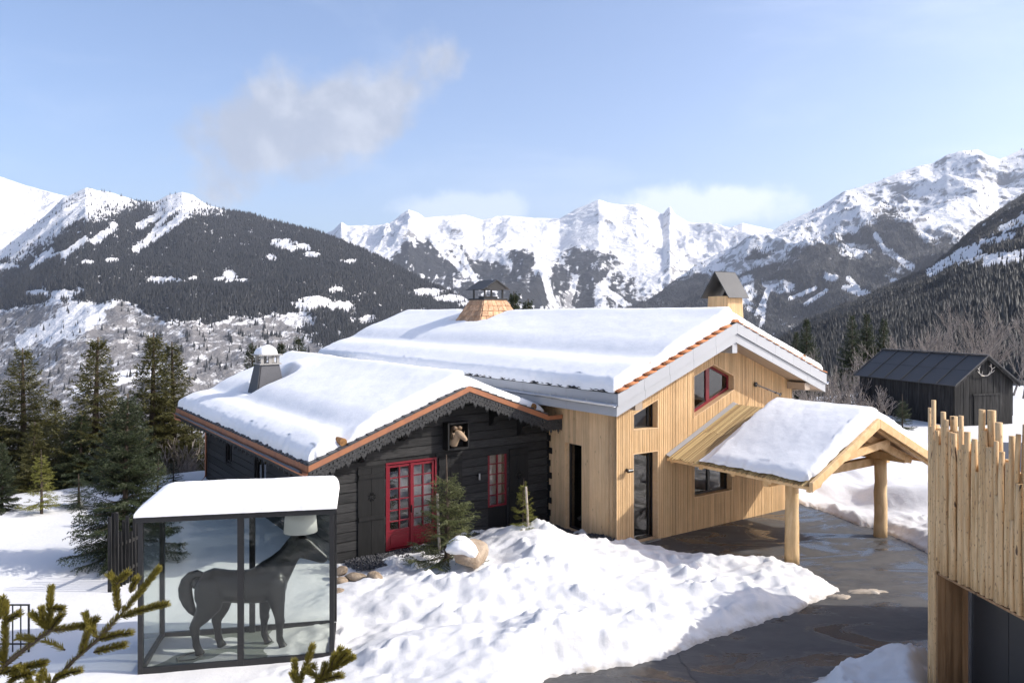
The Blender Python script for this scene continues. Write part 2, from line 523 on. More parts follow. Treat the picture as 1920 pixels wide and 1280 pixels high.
m_asphalt()

def m_needles(name, c_dark, c_light, trans=0.25):
    t = NT(name)
    r = t.rand()
    n = t.noise(t.pos(), 1.8, 3)
    f = t.math('ADD', t.math('MULTIPLY', r, 0.55), t.math('MULTIPLY', n, 0.5), clamp=True)
    col = t.mix(f, c_dark, c_light)
    b = t.bsdf(col, 0.55, spec=0.3)
    if trans:
        tl = t.n('ShaderNodeBsdfTranslucent'); t.L.new(col, tl.inputs[0])
        mx = t.n('ShaderNodeMixShader'); mx.inputs[0].default_value = trans
        t.L.new(b.outputs[0], mx.inputs[1]); t.L.new(tl.outputs[0], mx.inputs[2]); t.L.new(mx.outputs[0], t.out.inputs['Surface'])
m_needles('needles_olive', (0.050, 0.052, 0.018), (0.135, 0.125, 0.040))
m_needles('needles_dark', (0.024, 0.034, 0.017), (0.065, 0.080, 0.035))
m_needles('needles_green', (0.060, 0.075, 0.030), (0.165, 0.175, 0.070))
m_needles('needles_yellow', (0.12, 0.13, 0.025), (0.26, 0.25, 0.055))
m_needles('needles_near', (0.12, 0.105, 0.02), (0.30, 0.25, 0.045), 0.2)
m_needles('far_conifer', (0.011, 0.012, 0.012), (0.032, 0.033, 0.032), 0.0)

def m_rock(name, c1, c2):
    t = NT(name)
    v = t.coord('Object')
    n = t.noise(v, 3.2, 8, 0.65, 0.4)
    vo = t.n('ShaderNodeTexVoronoi', feature='DISTANCE_TO_EDGE'); t.L.new(v, vo.inputs['Vector']); vo.inputs['Scale'].default_value = 2.6
    col = t.mix(t.ss(n, 0.3, 0.7), c1, c2)
    col = t.mix(t.ss(t.noise(v, 14, 5, 0.7), 0.55, 0.75, 0, 0.6), col, tuple(x * 0.35 for x in c1))
    t.bsdf(col, 0.85, t.bump(t.math('ADD', n, t.math('MULTIPLY', t.noise(v, 18, 6, 0.7), 0.4)), 0.8, 0.06), spec=0.25)
m_rock('boulder_stone', (0.30, 0.225, 0.155), (0.48, 0.385, 0.29))
m_rock('garden_stone', (0.20, 0.15, 0.10), (0.43, 0.34, 0.25))

def m_mountain(name, scl):
    """snow, rock, conifer wood and bare wood, by attributes on the terrain"""
    t = NT(name)
    v = t.pos()
    fo = t.attr('forest'); ba = t.attr('bare'); ro = t.attr('rock')
    f1 = t.noise(t.pos((1, 1, 0.35)), 0.030 * scl, 5, 0.7)
    f2 = t.noise(t.pos((1, 0.5, 0.4)), 0.0065 * scl, 6, 0.65)
    ff = t.math('ADD', t.math('MULTIPLY', f1, 0.55), t.math('MULTIPLY', f2, 0.45))
    fm = t.ss(t.math('ADD', fo, t.math('MULTIPLY', t.math('SUBTRACT', ff, 0.5), 2.5)), 0.36, 0.62)
    rm = t.ss(t.math('ADD', ro, t.math('MULTIPLY', t.math('SUBTRACT', t.noise(v, 0.010 * scl, 8, 0.72), 0.5), 2.2)), 0.50, 0.68)
    bm_ = t.ss(t.math('ADD', ba, t.math('MULTIPLY', t.math('SUBTRACT', t.noise(t.pos((1, 0.35, 1)), 0.05 * scl, 6, 0.8), 0.5), 2.2)), 0.35, 0.75)
    col = t.mix(t.math('MULTIPLY', rm, 0.85), (0.83, 0.82, 0.81), (0.17, 0.165, 0.165))
    col = t.mix(t.math('MULTIPLY', bm_, 0.88), col, (0.105, 0.096, 0.092))
    col = t.mix(fm, col, t.mix(f1, (0.013, 0.014, 0.015), (0.036, 0.037, 0.037)))
    h = t.math('ADD', t.math('MULTIPLY', t.noise(v, 0.012 * scl, 8, 0.65), 60 / scl), t.math('MULTIPLY', f1, 10 / scl))
    bp = t.n('ShaderNodeBump'); bp.inputs['Strength'].default_value = 0.6; bp.inputs['Distance'].default_value = 1.0
    t.L.new(h, bp.inputs['Height'])
    t.bsdf(col, 0.85, bp.outputs[0], spec=0.15)
    return t.m
m_mountain('mountain_near', 1.0)
m_mountain('mountain_far', 0.45)
# ------------------------------------------------------------------ the site: snow ground and driveway
def lines(lo, f0, f1, hi, fine, grow=1.12, cmax=2.0):
    a = list(np.arange(f0, f1 + 1e-6, fine))
    s = fine; x = f1
    up = []
    while x < hi:
        s = min(s * grow, cmax); x += s; up.append(x)
    s = fine; x = f0; dn = []
    while x > lo:
        s = min(s * grow, cmax); x -= s; dn.append(x)
    return np.array(dn[::-1] + a + up)

DRIVE_PX = [(1000, 1292), (1030, 1272), (1130, 1254), (1250, 1236), (1290, 1214), (1380, 1182), (1480, 1152), (1545, 1122), (1575, 1108),
            (1548, 1090), (1500, 1064), (1440, 1053), (1330, 1050), (1260, 1038), (1185, 1016), (1165, 1012)]
DRIVE = [G(*p) for p in DRIVE_PX] + [(4.2, 24.2), (9.6, 27.4)] + [G(*p) for p in [(1500, 946), (1545, 958), (1600, 982), (1640, 992), (1690, 1012), (1750, 1042)]] + \
        [(13.5, 20.6), (16.5, 20.6), (16.5, 9.0), (7.2, 9.0), (7.0, 12.2)] + [G(*p) for p in [(1780, 1222), (1720, 1226), (1640, 1244), (1560, 1266), (1500, 1292)]] + [(4.6, 12.0), (0.2, 12.0)]
DRIVE = np.array(DRIVE)

def poly_sd(x, y, poly):
    """signed distance, negative inside"""
    d = np.full(x.shape, 1e9); ins = np.zeros(x.shape, bool)
    n = len(poly)
    for i in range(n):
        ax, ay = poly[i]; bx, by = poly[(i + 1) % n]
        ex, ey = bx - ax, by - ay
        t = np.clip(((x - ax) * ex + (y - ay) * ey) / (ex * ex + ey * ey + 1e-12), 0, 1)
        d = np.minimum(d, np.hypot(x - ax - t * ex, y - ay - t * ey))
        c = ((ay > y) != (by > y))
        with np.errstate(divide='ignore', invalid='ignore'):
            xx = ax + (y - ay) / (by - ay) * ex
        ins ^= (c & (x < xx))
    return np.where(ins, -d, d)

CTRL_PX = [  # pixel of the surface, its height
    (640, 1090, .05), (700, 1058, .05), (760, 1048, .02), (830, 1040, .08), (790, 1052, .12), (860, 1050, .38), (900, 1036, .55), (960, 1000, .85), (1000, 990, .98), (1040, 1003, .80),
    (930, 1010, .55), (1090, 1020, .60), (1130, 1030, .38), (1170, 1040, .28), (1230, 1042, .26), (1300, 1052, .22), (1400, 1058, .30), (1470, 1060, .30), (1520, 1078, .2),
    (680, 1085, .38), (720, 1100, .42), (800, 1090, .50), (900, 1090, .62), (1000, 1070, .72), (1100, 1078, .58), (1200, 1090, .48), (1300, 1098, .42), (1400, 1105, .34), (1470, 1110, .22),
    (700, 1165, .08), (800, 1158, .14), (900, 1150, .22), (1000, 1140, .28), (1100, 1128, .32), (1200, 1130, .26), (1300, 1140, .18),
    (650, 1222, .30), (720, 1204, .42), (800, 1190, .54), (900, 1183, .66), (1000, 1176, .70), (1100, 1160, .64), (1180, 1156, .52), (1240, 1170, .36),
    (720, 1240, .34), (800, 1232, .44), (900, 1222, .56), (1000, 1215, .58), (1100, 1195, .55), (1190, 1185, .40), (1250, 1205, .2),
    (640, 1272, .1), (760, 1276, .22), (900, 1272, .34), (1000, 1258, .25),
    (258, 1268, .0), (350, 1262, .02), (450, 1250, .03), (560, 1245, .03), (630, 1238, .05), (640, 1150, .08), (560, 1130, .0), (400, 1150, .0),
    (100, 1220, -.05), (40, 1120, .0), (200, 1120, .0), (100, 1000, -.1), (200, 950, -.1), (40, 940, -.25), (360, 900, .0), (240, 1230, .12), (120, 1260, .05), (180, 1195, .02),
    (1560, 940, .10), (1640, 960, .25), (1700, 985, .35), (1740, 1010, .30), (1600, 900, .35), (1700, 905, .85), (1740, 900, 1.1), (1650, 880, .5), (1740, 960, .45),
    (1560, 1280, .40), (1600, 1250, .55), (1640, 1232, .70), (1700, 1216, .85), (1750, 1206, .92), (1785, 1222, .85), (1700, 1275, .95), (1620, 1290, .7)]
_c = []
for px, py, z in CTRL_PX:
    x, y = G(px, py, z); _c.append((x, y, z))
CTRL = np.array(_c)

HO = Vector((2.88, 21.57, 0)); HA = math.atan2(0.575, 0.818)        # origin and turn of the houses
def HW(s, t, z=0):
    return Vector((HO.x + .818 * s - .575 * t, HO.y + .575 * s + .818 * t, z))

def site_height(x, y, detail=True):
    edge = 28 + 0.72 * (x + 18)
    e = y - np.clip(edge, 26, 66)
    base = 0.02 - 0.62 * np.where(e > 0, e + 2.0 * (np.exp(-np.clip(e, 0, 40) / 2.0) - 1), 0)
    base = np.where(x > 6, np.maximum(base, -0.10 * np.maximum(y - 46, 0) - 0.0), base)
    base = base + 0.55 * np.maximum(4.0 - y, 0) ** 1.02
    base = base + 0.3 * sstep(12, 20, x) * sstep(25, 32, y)
    w = np.full(x.shape, 0.02); s = base * 0.02
    for cx, cy_, cz in CTRL:
        k = np.exp(-((x - cx) ** 2 + (y - cy_) ** 2) / (2 * 0.62 ** 2))
        w += k; s += k * cz
    h = s / w
    lump = sstep(-5.0, -3.2, x) * (1 - sstep(22, 27, y))
    right = sstep(8, 12, x) * sstep(23, 26, y) * (1 - sstep(34, 42, y))
    lump = np.maximum(lump, right * 0.8)
    if detail:
        r = np.abs(fbm(x * 2.1, y * 2.1, 4))
        cl = sstep(0.0, 0.32, fbm(x * 0.55 + 11, y * 0.8 + 4, 3))
        blk = np.abs(fbm(x * 1.5 + 20, y * 2.0, 3))
        h = h + lump * (0.19 * fbm(x * .8, y * .9, 3) + cl * (0.26 * (0.28 - r) + 0.08 * fbm(x * 5.2, y * 5.2, 4)) - (1 - cl) * 0.05 + 0.12 * (0.2 - blk) * (1 - 0.5 * cl))
        w1, h1 = worley(x * 2.6 + 0.5 * fbm(x * 2, y * 2, 2), y * 2.9); w2, h2 = worley(x * 6.5, y * 7.0)
        h = h + lump * cl * (0.22 * (h1 > 0.45) * h1 * np.clip(0.62 - w1, 0, .6) + 0.09 * (h2 > 0.4) * h2 * np.clip(0.6 - w2, 0, .6)) + (0.05 + 0.02 * lump) * fbm(x * .45 + 3, y * .45, 3)
    return h

def build_site():
    xs = lines(-70, -9.0, 12.5, 90, 0.062); ys = lines(-45, 12.8, 23.0, 150, 0.062)
    X, Y = np.meshgrid(xs, ys)
    h = site_height(X, Y)
    d = poly_sd(X, Y, DRIVE)
    dn = d + 0.16 * fbm(X * 1.7, Y * 1.7, 4) + 0.05 * fbm(X * 7, Y * 7, 2)
    dn = dn + 0.10 * np.clip(dn, 0, 1) * fbm(X * 2.4 + 5, Y * 2.4, 4) * 3
    rise = np.where(dn > 0, 0.02 + 0.55 * np.minimum(dn, 0.25) + 1.25 * np.maximum(dn - 0.25, 0), -0.14)
    k = 0.07
    hm = np.minimum(h, rise)
    h = np.where(dn > 0, np.where(np.abs(h - rise) < k, hm - (k - np.abs(h - rise)) ** 2 / (4 * k), hm), -0.14)
    # hollow for the floor of the glass shelter and the gravel strip along the chalet
    V = np.stack([X, Y, h], -1).reshape(-1, 3)
    me = np_mesh('snow_ground', V, grid_faces(len(ys), len(xs)), True)
    dirt = np.clip(1.0 - np.abs(dn) / 0.55, 0, 1) * 0.75 * (1 - sstep(24, 30, Y) * 0.3)
    dirt = np.maximum(dirt, 0.62 * np.exp(-((X - 7.9) ** 2 + (Y - 18.2) ** 2) / 0.7) * (d > -1))
    dirt = np.maximum(dirt, 0.75 * np.exp(-(((X - 9.6) / 1.6) ** 2 + ((Y - 26.0) / 0.55) ** 2)))
    attr(me, 'dirt', dirt)
    tag(link_mesh('snow_ground', me, MATS['snow_ground']), kind='structure')
    # driveway sheet
    mb = MB(); mb.plate([(-3, 9, 0), (18, 9, 0), (18, 29, 0), (-3, 29, 0)], [], (0, 0, -0.3))
    tag(mb.build('driveway', MATS['wet_asphalt']), kind='structure')
    # tarred joint across the driveway
    j0, j1 = G(1268, 1222), G(1310, 1284)
    mb = MB(); n = 12; pts = []
    for i in range(n + 1):
        f = i / n; w = 0.018 + 0.01 * math.sin(i * 2.1)
        x = j0[0] + (j1[0] - j0[0]) * f + 0.03 * math.sin(i * 1.3); y = j0[1] + (j1[1] - j0[1]) * f
        pts.append((x, y, w))
    mb.plate([(x - w, y, 0.008) for x, y, w in pts] + [(x + w, y, 0.008) for x, y, w in pts[::-1]], [], (0, 0, -0.004))
    tag(mb.build('driveway_joint', MATS['slate']), kind='structure')
    # melting slush tongue on the asphalt
    rng = random.Random(4)
    # wheel-packed slush: low irregular crusts
    for (px, py, rx, ry) in [(1625, 1110, .42, .11), (1572, 1120, .30, .10)]:
        cx, cy_ = G(px, py)
        n = 40; vs = []; fs = []
        for ring, (q, zz) in enumerate(((1.0, 0.002), (0.86, 0.03), (0.5, 0.05))):
            for i in range(n):
                a = 2 * math.pi * i / n
                rr = q * (1 + 0.42 * float(fbm(np.array(math.cos(a) * 1.7 + px), np.array(math.sin(a) * 1.7), 4)) * 2)
                vs.append((cx + rx * rr * math.cos(a), cy_ + ry * rr * math.sin(a), zz + 0.012 * rng.random() * ring))
        vs.append((cx, cy_, 0.055))
        for r_ in range(2):
            for i in range(n):
                fs.append((r_ * n + i, r_ * n + (i + 1) % n, (r_ + 1) * n + (i + 1) % n, (r_ + 1) * n + i))
        for i in range(n): fs.append((2 * n + i, 2 * n + (i + 1) % n, 3 * n))
        mb = MB(); mb.add(vs, fs)
        o = mb.build('slush_patch', MATS['snow_ground'], smooth=True)
        attr(o.data, 'dirt', [1.0] * len(vs))
        tag(o, kind='structure')
build_site()

def ground_z(x, y):
    return float(site_height(np.array([[x]]), np.array([[y]]), False)[0, 0])

# ------------------------------------------------------------------ mountains
def layer(name, mat, px0, px1, ncol, ridge, foot, nrow, expo, amp, nscale, mask, back=0.16, jag=6.0, seed=0.0, stretch=2.2, bend=None):
    px = np.linspace(px0, px1, ncol)
    ry = np.interp(px, [r[0] for r in ridge], [r[1] for r in ridge])
    rd = np.interp(px, [r[0] for r in ridge], [r[2] for r in ridge])
    fd = np.interp(px, [r[0] for r in foot], [r[1] for r in foot])
    fz = np.interp(px, [r[0] for r in foot], [r[2] for r in foot])
    tan = (px - CX) / F_PX
    zr = CAM_Z + (HY - ry) / F_PX * rd + jag * fbm(px / 26.0 + seed, px * 0 + seed, 5) * rd / 1000
    v = np.concatenate([np.linspace(-back, 0, 8)[:-1], np.linspace(0, 1, nrow) ** 1.05])
    V, T = np.meshgrid(v, tan, indexing='ij')
    D = rd[None] + (fd - rd)[None] * V
    X, Y = T * D, D
    vv = np.clip(V, 0, 1)
    z = fz[None] + (zr - fz)[None] * (1 - vv) ** expo
    z = np.where(V < 0, zr[None] + V * (zr - fz)[None] * 1.3, z)
    w = np.clip(np.abs(V) / 0.16, 0, 1) ** 0.8 * np.clip((1 - vv) / 0.15, 0, 1)
    wx = X + 0.35 * nscale * fbm(X / nscale / 1.3 + 5, Y / nscale / 1.3, 3); wy = Y + 0.35 * nscale * fbm(X / nscale / 1.3, Y / nscale / 1.3 + 9, 3)
    rg = ridged(wx / nscale + seed, wy / (nscale * stretch) + seed, 7, 0.52)
    z = z + amp * w * (rg - 0.55) + amp * 0.10 * np.clip(np.abs(V) / 0.05, 0, 1) * fbm(X / nscale * 6, Y / nscale * 6, 4)
    PX = CX + F_PX * X / Y; PY = HY - (z - CAM_Z) * F_PX / Y
    # steepness
    zx = np.gradient(z, axis=1) / np.maximum(np.abs(np.gradient(X, axis=1)), 1e-3)
    zy = np.gradient(z, axis=0) / np.where(np.abs(np.gradient(Y, axis=0)) < 1e-3, 1e-3, np.gradient(Y, axis=0))
    st = np.hypot(zx, zy)
    fo, ba, ro = mask(PX, PY, X, Y, z, st, rg)
    me = np_mesh(name, np.stack([X, Y, z], -1).reshape(-1, 3), grid_faces(V.shape[0], V.shape[1])[:, ::-1], True)
    attr(me, 'forest', np.clip(fo, 0, 1)); attr(me, 'bare', np.clip(ba, 0, 1)); attr(me, 'rock', np.clip(ro, 0, 1))
    tag(link_mesh(name, me, MATS[mat]), kind='structure')
    return X, Y, z, fo, PX, PY

def ell(PX, PY, lst, soft=0.35):
    m = np.zeros(PX.shape)
    n = fbm(PX / 16, PY / 9, 3)
    for cx, cy_, rx, ry in lst:
        d = np.hypot((PX - cx) / rx, (PY - cy_) / ry) + 0.55 * n
        m = np.maximum(m, 1 - sstep(1 - soft, 1 + soft, d))
    return m

def seg(PX, PY, lst):
    m = np.zeros(PX.shape)
    n = fbm(PX / 12, PY / 12, 3)
    for ax, ay, bx, by, w in lst:
        ex, ey = bx - ax, by - ay
        t = np.clip(((PX - ax) * ex + (PY - ay) * ey) / (ex * ex + ey * ey), 0, 1)
        d = np.hypot(PX - ax - t * ex, PY - ay - t * ey) / w + 0.5 * n
        m = np.maximum(m, 1 - sstep(0.7, 1.3, d))
    return m

def mask_left(PX, PY, X, Y, z, st, rg):
    n = fbm(PX / 60, PY / 30, 5)
    tree = np.interp(PX, [-400, 0, 60, 130, 200, 250, 330, 420, 460, 1000], [560, 500, 470, 425, 398, 385, 403, 396, 380, 300])
    up = sstep(-22, 26, PY - tree + 26 * n)
    f = up * (0.93 + 0.1 * n)
    low = np.interp(PX, [-400, 0, 150, 240, 300, 450, 520, 600, 700, 900], [560, 575, 560, 560, 598, 600, 585, 640, 700, 760]) + 26 * n
    below = sstep(-10, 16, PY - low)
    f = f * (1 - below)
    clr = ell(PX, PY, [(528, 456, 24, 9), (545, 466, 12, 7), (568, 464, 16, 7), (585, 477, 18, 5), (508, 483, 10, 6), (308, 526, 34, 8), (362, 524, 10, 6), (430, 519, 14, 14),
                       (410, 525, 12, 5), (455, 527, 14, 6), (70, 548, 24, 5), (118, 552, 26, 8), (100, 566, 18, 6), (40, 586, 38, 6), (60, 597, 26, 5), (150, 545, 8, 5), (10, 500, 30, 5), (165, 492, 16, 4), (210, 488, 12, 5),
                       (585, 568, 34, 14), (560, 600, 30, 15), (640, 575, 28, 10), (690, 600, 18, 10), (630, 545, 16, 6), (655, 490, 14, 5), (800, 548, 34, 8), (845, 560, 36, 8), (880, 572, 26, 6), (250, 585, 14, 7)])
    clr = np.maximum(clr, seg(PX, PY, [(352, 400, 256, 468, 8), (318, 398, 285, 440, 6), (297, 405, 262, 425, 8), (95, 470, 60, 500, 6), (160, 450, 120, 480, 7), (215, 425, 175, 455, 8), (130, 470, 70, 490, 4)]))
    f = f * (1 - clr)
    sp = sstep(0.10, 0.5, fbm(PX / 26, PY / 16, 4)) * sstep(510, 560, PY) * sstep(520, 600, PX)
    f = f * (1 - 0.75 * sp)
    f = f * (1 - 0.62 * sstep(0.16, 0.42, fbm(PX / 15 + 3, PY / 11, 4)) * (1 - 0.35 * sstep(430, 520, PY)))
    f = f * (1 - 0.5 * sstep(0.05, 0.5, fbm(PX / 7 + 31, PY / 9, 3)))
    meadow = seg(PX, PY, [(205, 562, 120, 592, 15), (140, 590, 40, 640, 12), (180, 590, 130, 620, 16), (120, 620, 90, 640, 10), (300, 690, 150, 730, 10)])
    bare = below * (0.76 + 0.6 * fbm(PX / 40, PY / 10, 4)) * (1 - meadow)
    bare = np.maximum(bare, 0.5 * clr * sstep(560, 600, PY))
    f = np.maximum(f, below * 0.62 * sstep(0.18, 0.42, fbm(PX / 22, PY / 12, 4)) * sstep(180, 260, PX) * (1 - meadow))
    rock = (1 - up) * (0.16 + 0.22 * sstep(0.3, 0.8, st)) + 0.25 * sstep(600, 660, PY) * (1 - sstep(60, 160, PX))
    return f, bare, rock

ridge_left = [(-420, 470, 5200), (-120, 520, 5200), (0, 470, 5400), (40, 440, 5500), (80, 408, 5600), (118, 372, 5700), (160, 352, 5800), (185, 357, 5800), (215, 362, 5700), (260, 378, 5600), (290, 378, 5500), (315, 366, 5500), (342, 360, 5450),
              (362, 366, 5400), (390, 384, 5300), (425, 395, 5200), (470, 402, 5100), (520, 415, 5000), (560, 426, 4900), (600, 436, 4800), (650, 455, 4650), (700, 477, 4500),
              (760, 507, 4300), (810, 532, 4150), (860, 552, 4000), (900, 575, 3900), (960, 605, 3800), (1100, 650, 3700)]
foot_left = [(-420, 1500, -330), (600, 1500, -330), (1100, 1900, -330)]
LEFT = layer('left_hillside', 'mountain_near', -420, 1100, 700, ridge_left, foot_left, 300, 1.04, 115, 900, mask_left, jag=1.6, seed=2.0, stretch=1.8)

def mask_massif(PX, PY, X, Y, z, st, rg):
    return PX * 0, PX * 0, 0.08 + 0.2 * sstep(0.5, 1.1, st)
layer('snow_massif', 'mountain_far', -500, 330, 220, [(-500, 300, 9500), (-200, 290, 9500), (-60, 322, 9400), (0, 331, 9300), (40, 345, 9200), (100, 362, 9000), (150, 372, 9000), (250, 398, 9000), (330, 430, 9000)],
      [(-500, 6500, 100), (330, 6500, 100)], 110, 1.1, 330, 1700, mask_massif, jag=1.2, seed=8.0)

def mask_centre(PX, PY, X, Y, z, st, rg):
    n = fbm(PX / 45, PY / 40, 5)
    rib = fbm(PX / 30 + 4, PY / 90, 4)
    band = sstep(455, 505, PY + 40 * n) * sstep(690, 760, PX) * (1 - sstep(1130, 1200, PX - 0.6 * (PY - 480)))
    f = band * (0.62 + 0.8 * rib + 0.4 * n)
    f = np.maximum(f, 0.85 * ell(PX, PY, [(800, 490, 40, 42), (830, 500, 26, 34), (765, 470, 16, 20), (915, 510, 34, 22), (985, 490, 26, 22), (960, 545, 30, 28), (1010, 560, 30, 25), (1090, 490, 38, 26), (1110, 510, 30, 22), (1050, 520, 22, 30), (880, 545, 30, 20)], 0.5))
    g = seg(PX, PY, [(800, 440, 875, 515, 5), (860, 470, 900, 540, 4), (1000, 450, 1040, 580, 6), (1080, 520, 1060, 590, 5), (1130, 540, 1200, 590, 6)])
    f = f * (1 - g) - 0.45 * sstep(0.05, 0.5, fbm(PX / 9, PY / 15, 4)) - 0.25 * sstep(0.1, 0.5, fbm(PX / 4, PY / 7, 3))
    rock = 0.08 + 0.36 * sstep(0.5, 1.1, st) + 0.22 * sstep(460, 560, PY) * sstep(1000, 1100, PX)
    return f, f * 0, rock
ridge_c = [(480, 470, 11000), (590, 445, 11000), (625, 432, 11000), (640, 417, 11000), (652, 424, 11000), (690, 424, 11200), (730, 420, 11200), (752, 402, 11300), (766, 393, 11300), (782, 398, 11300), (796, 408, 11300), (830, 405, 11500),
           (870, 402, 11600), (905, 412, 11800), (945, 404, 11800), (1000, 408, 11800), (1050, 410, 11800), (1080, 392, 11600), (1122, 374, 11500), (1140, 380, 11500), (1165, 384, 11500), (1195, 382, 11500), (1220, 392, 11500), (1242, 402, 11500),
           (1256, 386, 11500), (1266, 402, 11500), (1290, 416, 11500), (1330, 420, 11600), (1370, 426, 11600), (1392, 418, 11600), (1420, 424, 11600), (1445, 430, 11600), (1520, 450, 11600), (1700, 470, 11600)]
layer('centre_range', 'mountain_far', 480, 1700, 620, ridge_c, [(480, 5200, -330), (1000, 5000, -330), (1700, 6000, -250)], 260, 1.28, 560, 2500, mask_centre, jag=0.9, seed=5.0, stretch=1.5)

def mask_right(PX, PY, X, Y, z, st, rg):
    n = fbm(PX / 50, PY / 40, 5)
    tree = np.interp(PX, [1100, 1200, 1400, 1450, 1520, 1600, 1660, 1700, 1740, 1790, 1850, 1950, 2400], [520, 520, 478, 466, 452, 425, 392, 405, 452, 440, 480, 500, 470])
    f = sstep(-18, 30, PY - tree + 30 * n) * (0.80 + 0.3 * n)
    clr = seg(PX, PY, [(1465, 480, 1370, 510, 7), (1430, 490, 1350, 500, 6), (1420, 590, 1440, 545, 5), (1428, 612, 1434, 570, 4), (1660, 470, 1710, 500, 5), (1640, 440, 1660, 470, 4), (1585, 540, 1640, 560, 6), (1510, 570, 1550, 545, 4), (1480, 560, 1530, 540, 3), (1590, 520, 1615, 550, 4)])
    clr = np.maximum(clr, 0.8 * ell(PX, PY, [(1600, 470, 30, 14), (1680, 528, 10, 5), (1560, 520, 14, 8), (1400, 545, 16, 30), (1460, 535, 30, 12)], 0.6))
    f = f * (1 - clr) - 0.5 * sstep(0.25, 0.6, fbm(PX / 20, PY / 26, 4))* sstep(1360, 1420, PX)
    rock = 0.16 + 0.40 * sstep(0.55, 1.1, st) + 0.15 * ell(PX, PY, [(1650, 350, 60, 50), (1690, 390, 40, 40)], 0.7)
    return f, f * 0, rock
ridge_r = [(1080, 640, 7000), (1180, 584, 7000), (1230, 552, 7000), (1300, 500, 7100), (1350, 474, 7200), (1400, 450, 7300), (1450, 432, 7400), (1480, 414, 7500), (1540, 386, 7600), (1580, 360, 7700), (1640, 342, 7800), (1690, 322, 7900), (1720, 312, 8000),
           (1750, 306, 8000), (1775, 290, 8000), (1800, 284, 8000), (1832, 280, 8000), (1850, 290, 8000), (1872, 298, 8100), (1890, 292, 8200), (1920, 278, 8300), (2000, 262, 8400), (2150, 270, 8400), (2400, 320, 8400)]
RIGHT = layer('right_mountain', 'mountain_far', 1080, 2400, 560, ridge_r, [(1080, 3800, -330), (1500, 3600, -280), (2400, 3400, -60)], 260, 1.12, 400, 1500, mask_right, jag=2.0, seed=11.0, stretch=1.7)

def mask_hill(PX, PY, X, Y, z, st, rg):
    n = fbm(PX / 40, PY / 26, 5)
    patch = seg(PX, PY, [(1745, 510, 1800, 478, 10), (1800, 478, 1830, 470, 12), (1850, 490, 1940, 478, 12), (1880, 430, 1940, 400, 8), (1840, 455, 1900, 440, 6), (1800, 490, 1870, 480, 8)])
    f = 0.95 - 0.8 * patch - 0.55 * sstep(0.2, 0.5, fbm(PX / 18, PY / 12, 4)) * (1 - sstep(480, 560, PY)) - 0.35 * sstep(0.35, 0.6, n)
    return f, 0.75 * sstep(560, 640, PY), f * 0
ridge_h = [(1380, 700, 1900), (1440, 655, 2000), (1470, 632, 2100), (1520, 606, 2200), (1580, 578, 2300), (1640, 552, 2350), (1700, 524, 2400), (1750, 498, 2450), (1790, 462, 2500), (1830, 424, 2550), (1870, 395, 2600), (1920, 362, 2700), (2050, 300, 2700), (2300, 250, 2700), (2700, 250, 2700)]
HILL = layer('forest_hill', 'mountain_near', 1380, 2700, 420, ridge_h, [(1380, 420, -45), (1900, 300, -18), (2700, 240, 10)], 220, 1.15, 60, 480, mask_hill, jag=2.5, seed=14.0)

# valley floor that joins the site to the far slopes, and the slope behind the camera
def build_valley():
    n = 160
    xs = np.linspace(-2600, 3000, n); ys = np.linspace(120, 7000, n)
    X, Y = np.meshgrid(xs, ys)
    z = np.interp(Y, [120, 300, 900, 1600, 7000], [-52, -120, -300, -345, -345]) + 25 * fbm(X / 400, Y / 400, 4) * sstep(120, 400, Y)
    me = np_mesh('valley_floor', np.stack([X, Y, z], -1).reshape(-1, 3), grid_faces(n, n), True)
    attr(me, 'forest', 0.3 + 0 * X); attr(me, 'bare', 0.5 + 0 * X); attr(me, 'rock', 0 * X)
    tag(link_mesh('valley_floor', me, MATS['mountain_near']), kind='structure')
build_valley()

# conifer woods on the slopes: too many to count, one mass per slope
def cone_wood(name, data, n, hmin, hmax, seed, label, lim=(-1e9, 1e9), pymin=-1e9):
    X, Y, Z, fo, PX, PY = data
    rng = np.random.RandomState(seed)
    nr, nc = X.shape
    # sample by area on the front side
    r0 = 7
    i = rng.randint(r0, nr - 1, n * 6); j = rng.randint(0, nc - 1, n * 6)
    a = rng.rand(n * 6); b = rng.rand(n * 6)
    def bl(A): return (A[i, j] * (1 - a) + A[i + 1, j] * a) * (1 - b) + (A[i, j + 1] * (1 - a) + A[i + 1, j + 1] * a) * b
    f = bl(fo); px = bl(PX); py = bl(PY)
    ok = (rng.rand(n * 6) < np.clip(f, 0, 1) ** 1.5 + 0.012) & (px > lim[0]) & (px < lim[1]) & (py > pymin)
    idx = np.nonzero(ok)[0][:n]
    i, j, a, b = i[idx], j[idx], a[idx], b[idx]
    x, y, z = bl(X), bl(Y), bl(Z)
    m = len(idx)
    h = hmin + (hmax - hmin) * rng.rand(m) ** 1.8; r = h * (0.16 + 0.08 * rng.rand(m))
    k = 4
    t = rng.rand(m)[:, None] * 6.28 + np.arange(k)[None] * (2 * np.pi / k)
    base = np.stack([x[:, None] + r[:, None] * np.cos(t), y[:, None] + r[:, None] * np.sin(t), np.repeat((z - 1.0)[:, None], k, 1)], -1)
    top = np.stack([x, y, z + h], -1)[:, None]
    V = np.concatenate([base, top], 1).reshape(-1, 3)
    o = (np.arange(m) * (k + 1))[:, None, None]
    fc = np.stack([np.arange(k), (np.arange(k) + 1) % k, np.full(k, k)], -1)[None] + o
    me = np_mesh(name, V, fc.reshape(-1, 3))
    tag(link_mesh(name, me, MATS['far_conifer']), label, 'forest', kind='stuff')
cone_wood('hillside_forest', LEFT, 90000, 8, 26, 1, 'dark conifer forest covering the hillside on the left', (-60, 1000))
cone_wood('hill_forest', HILL, 42000, 4.5, 10, 2, 'dark conifer forest on the nearer hill at the right', (1400, 2100))
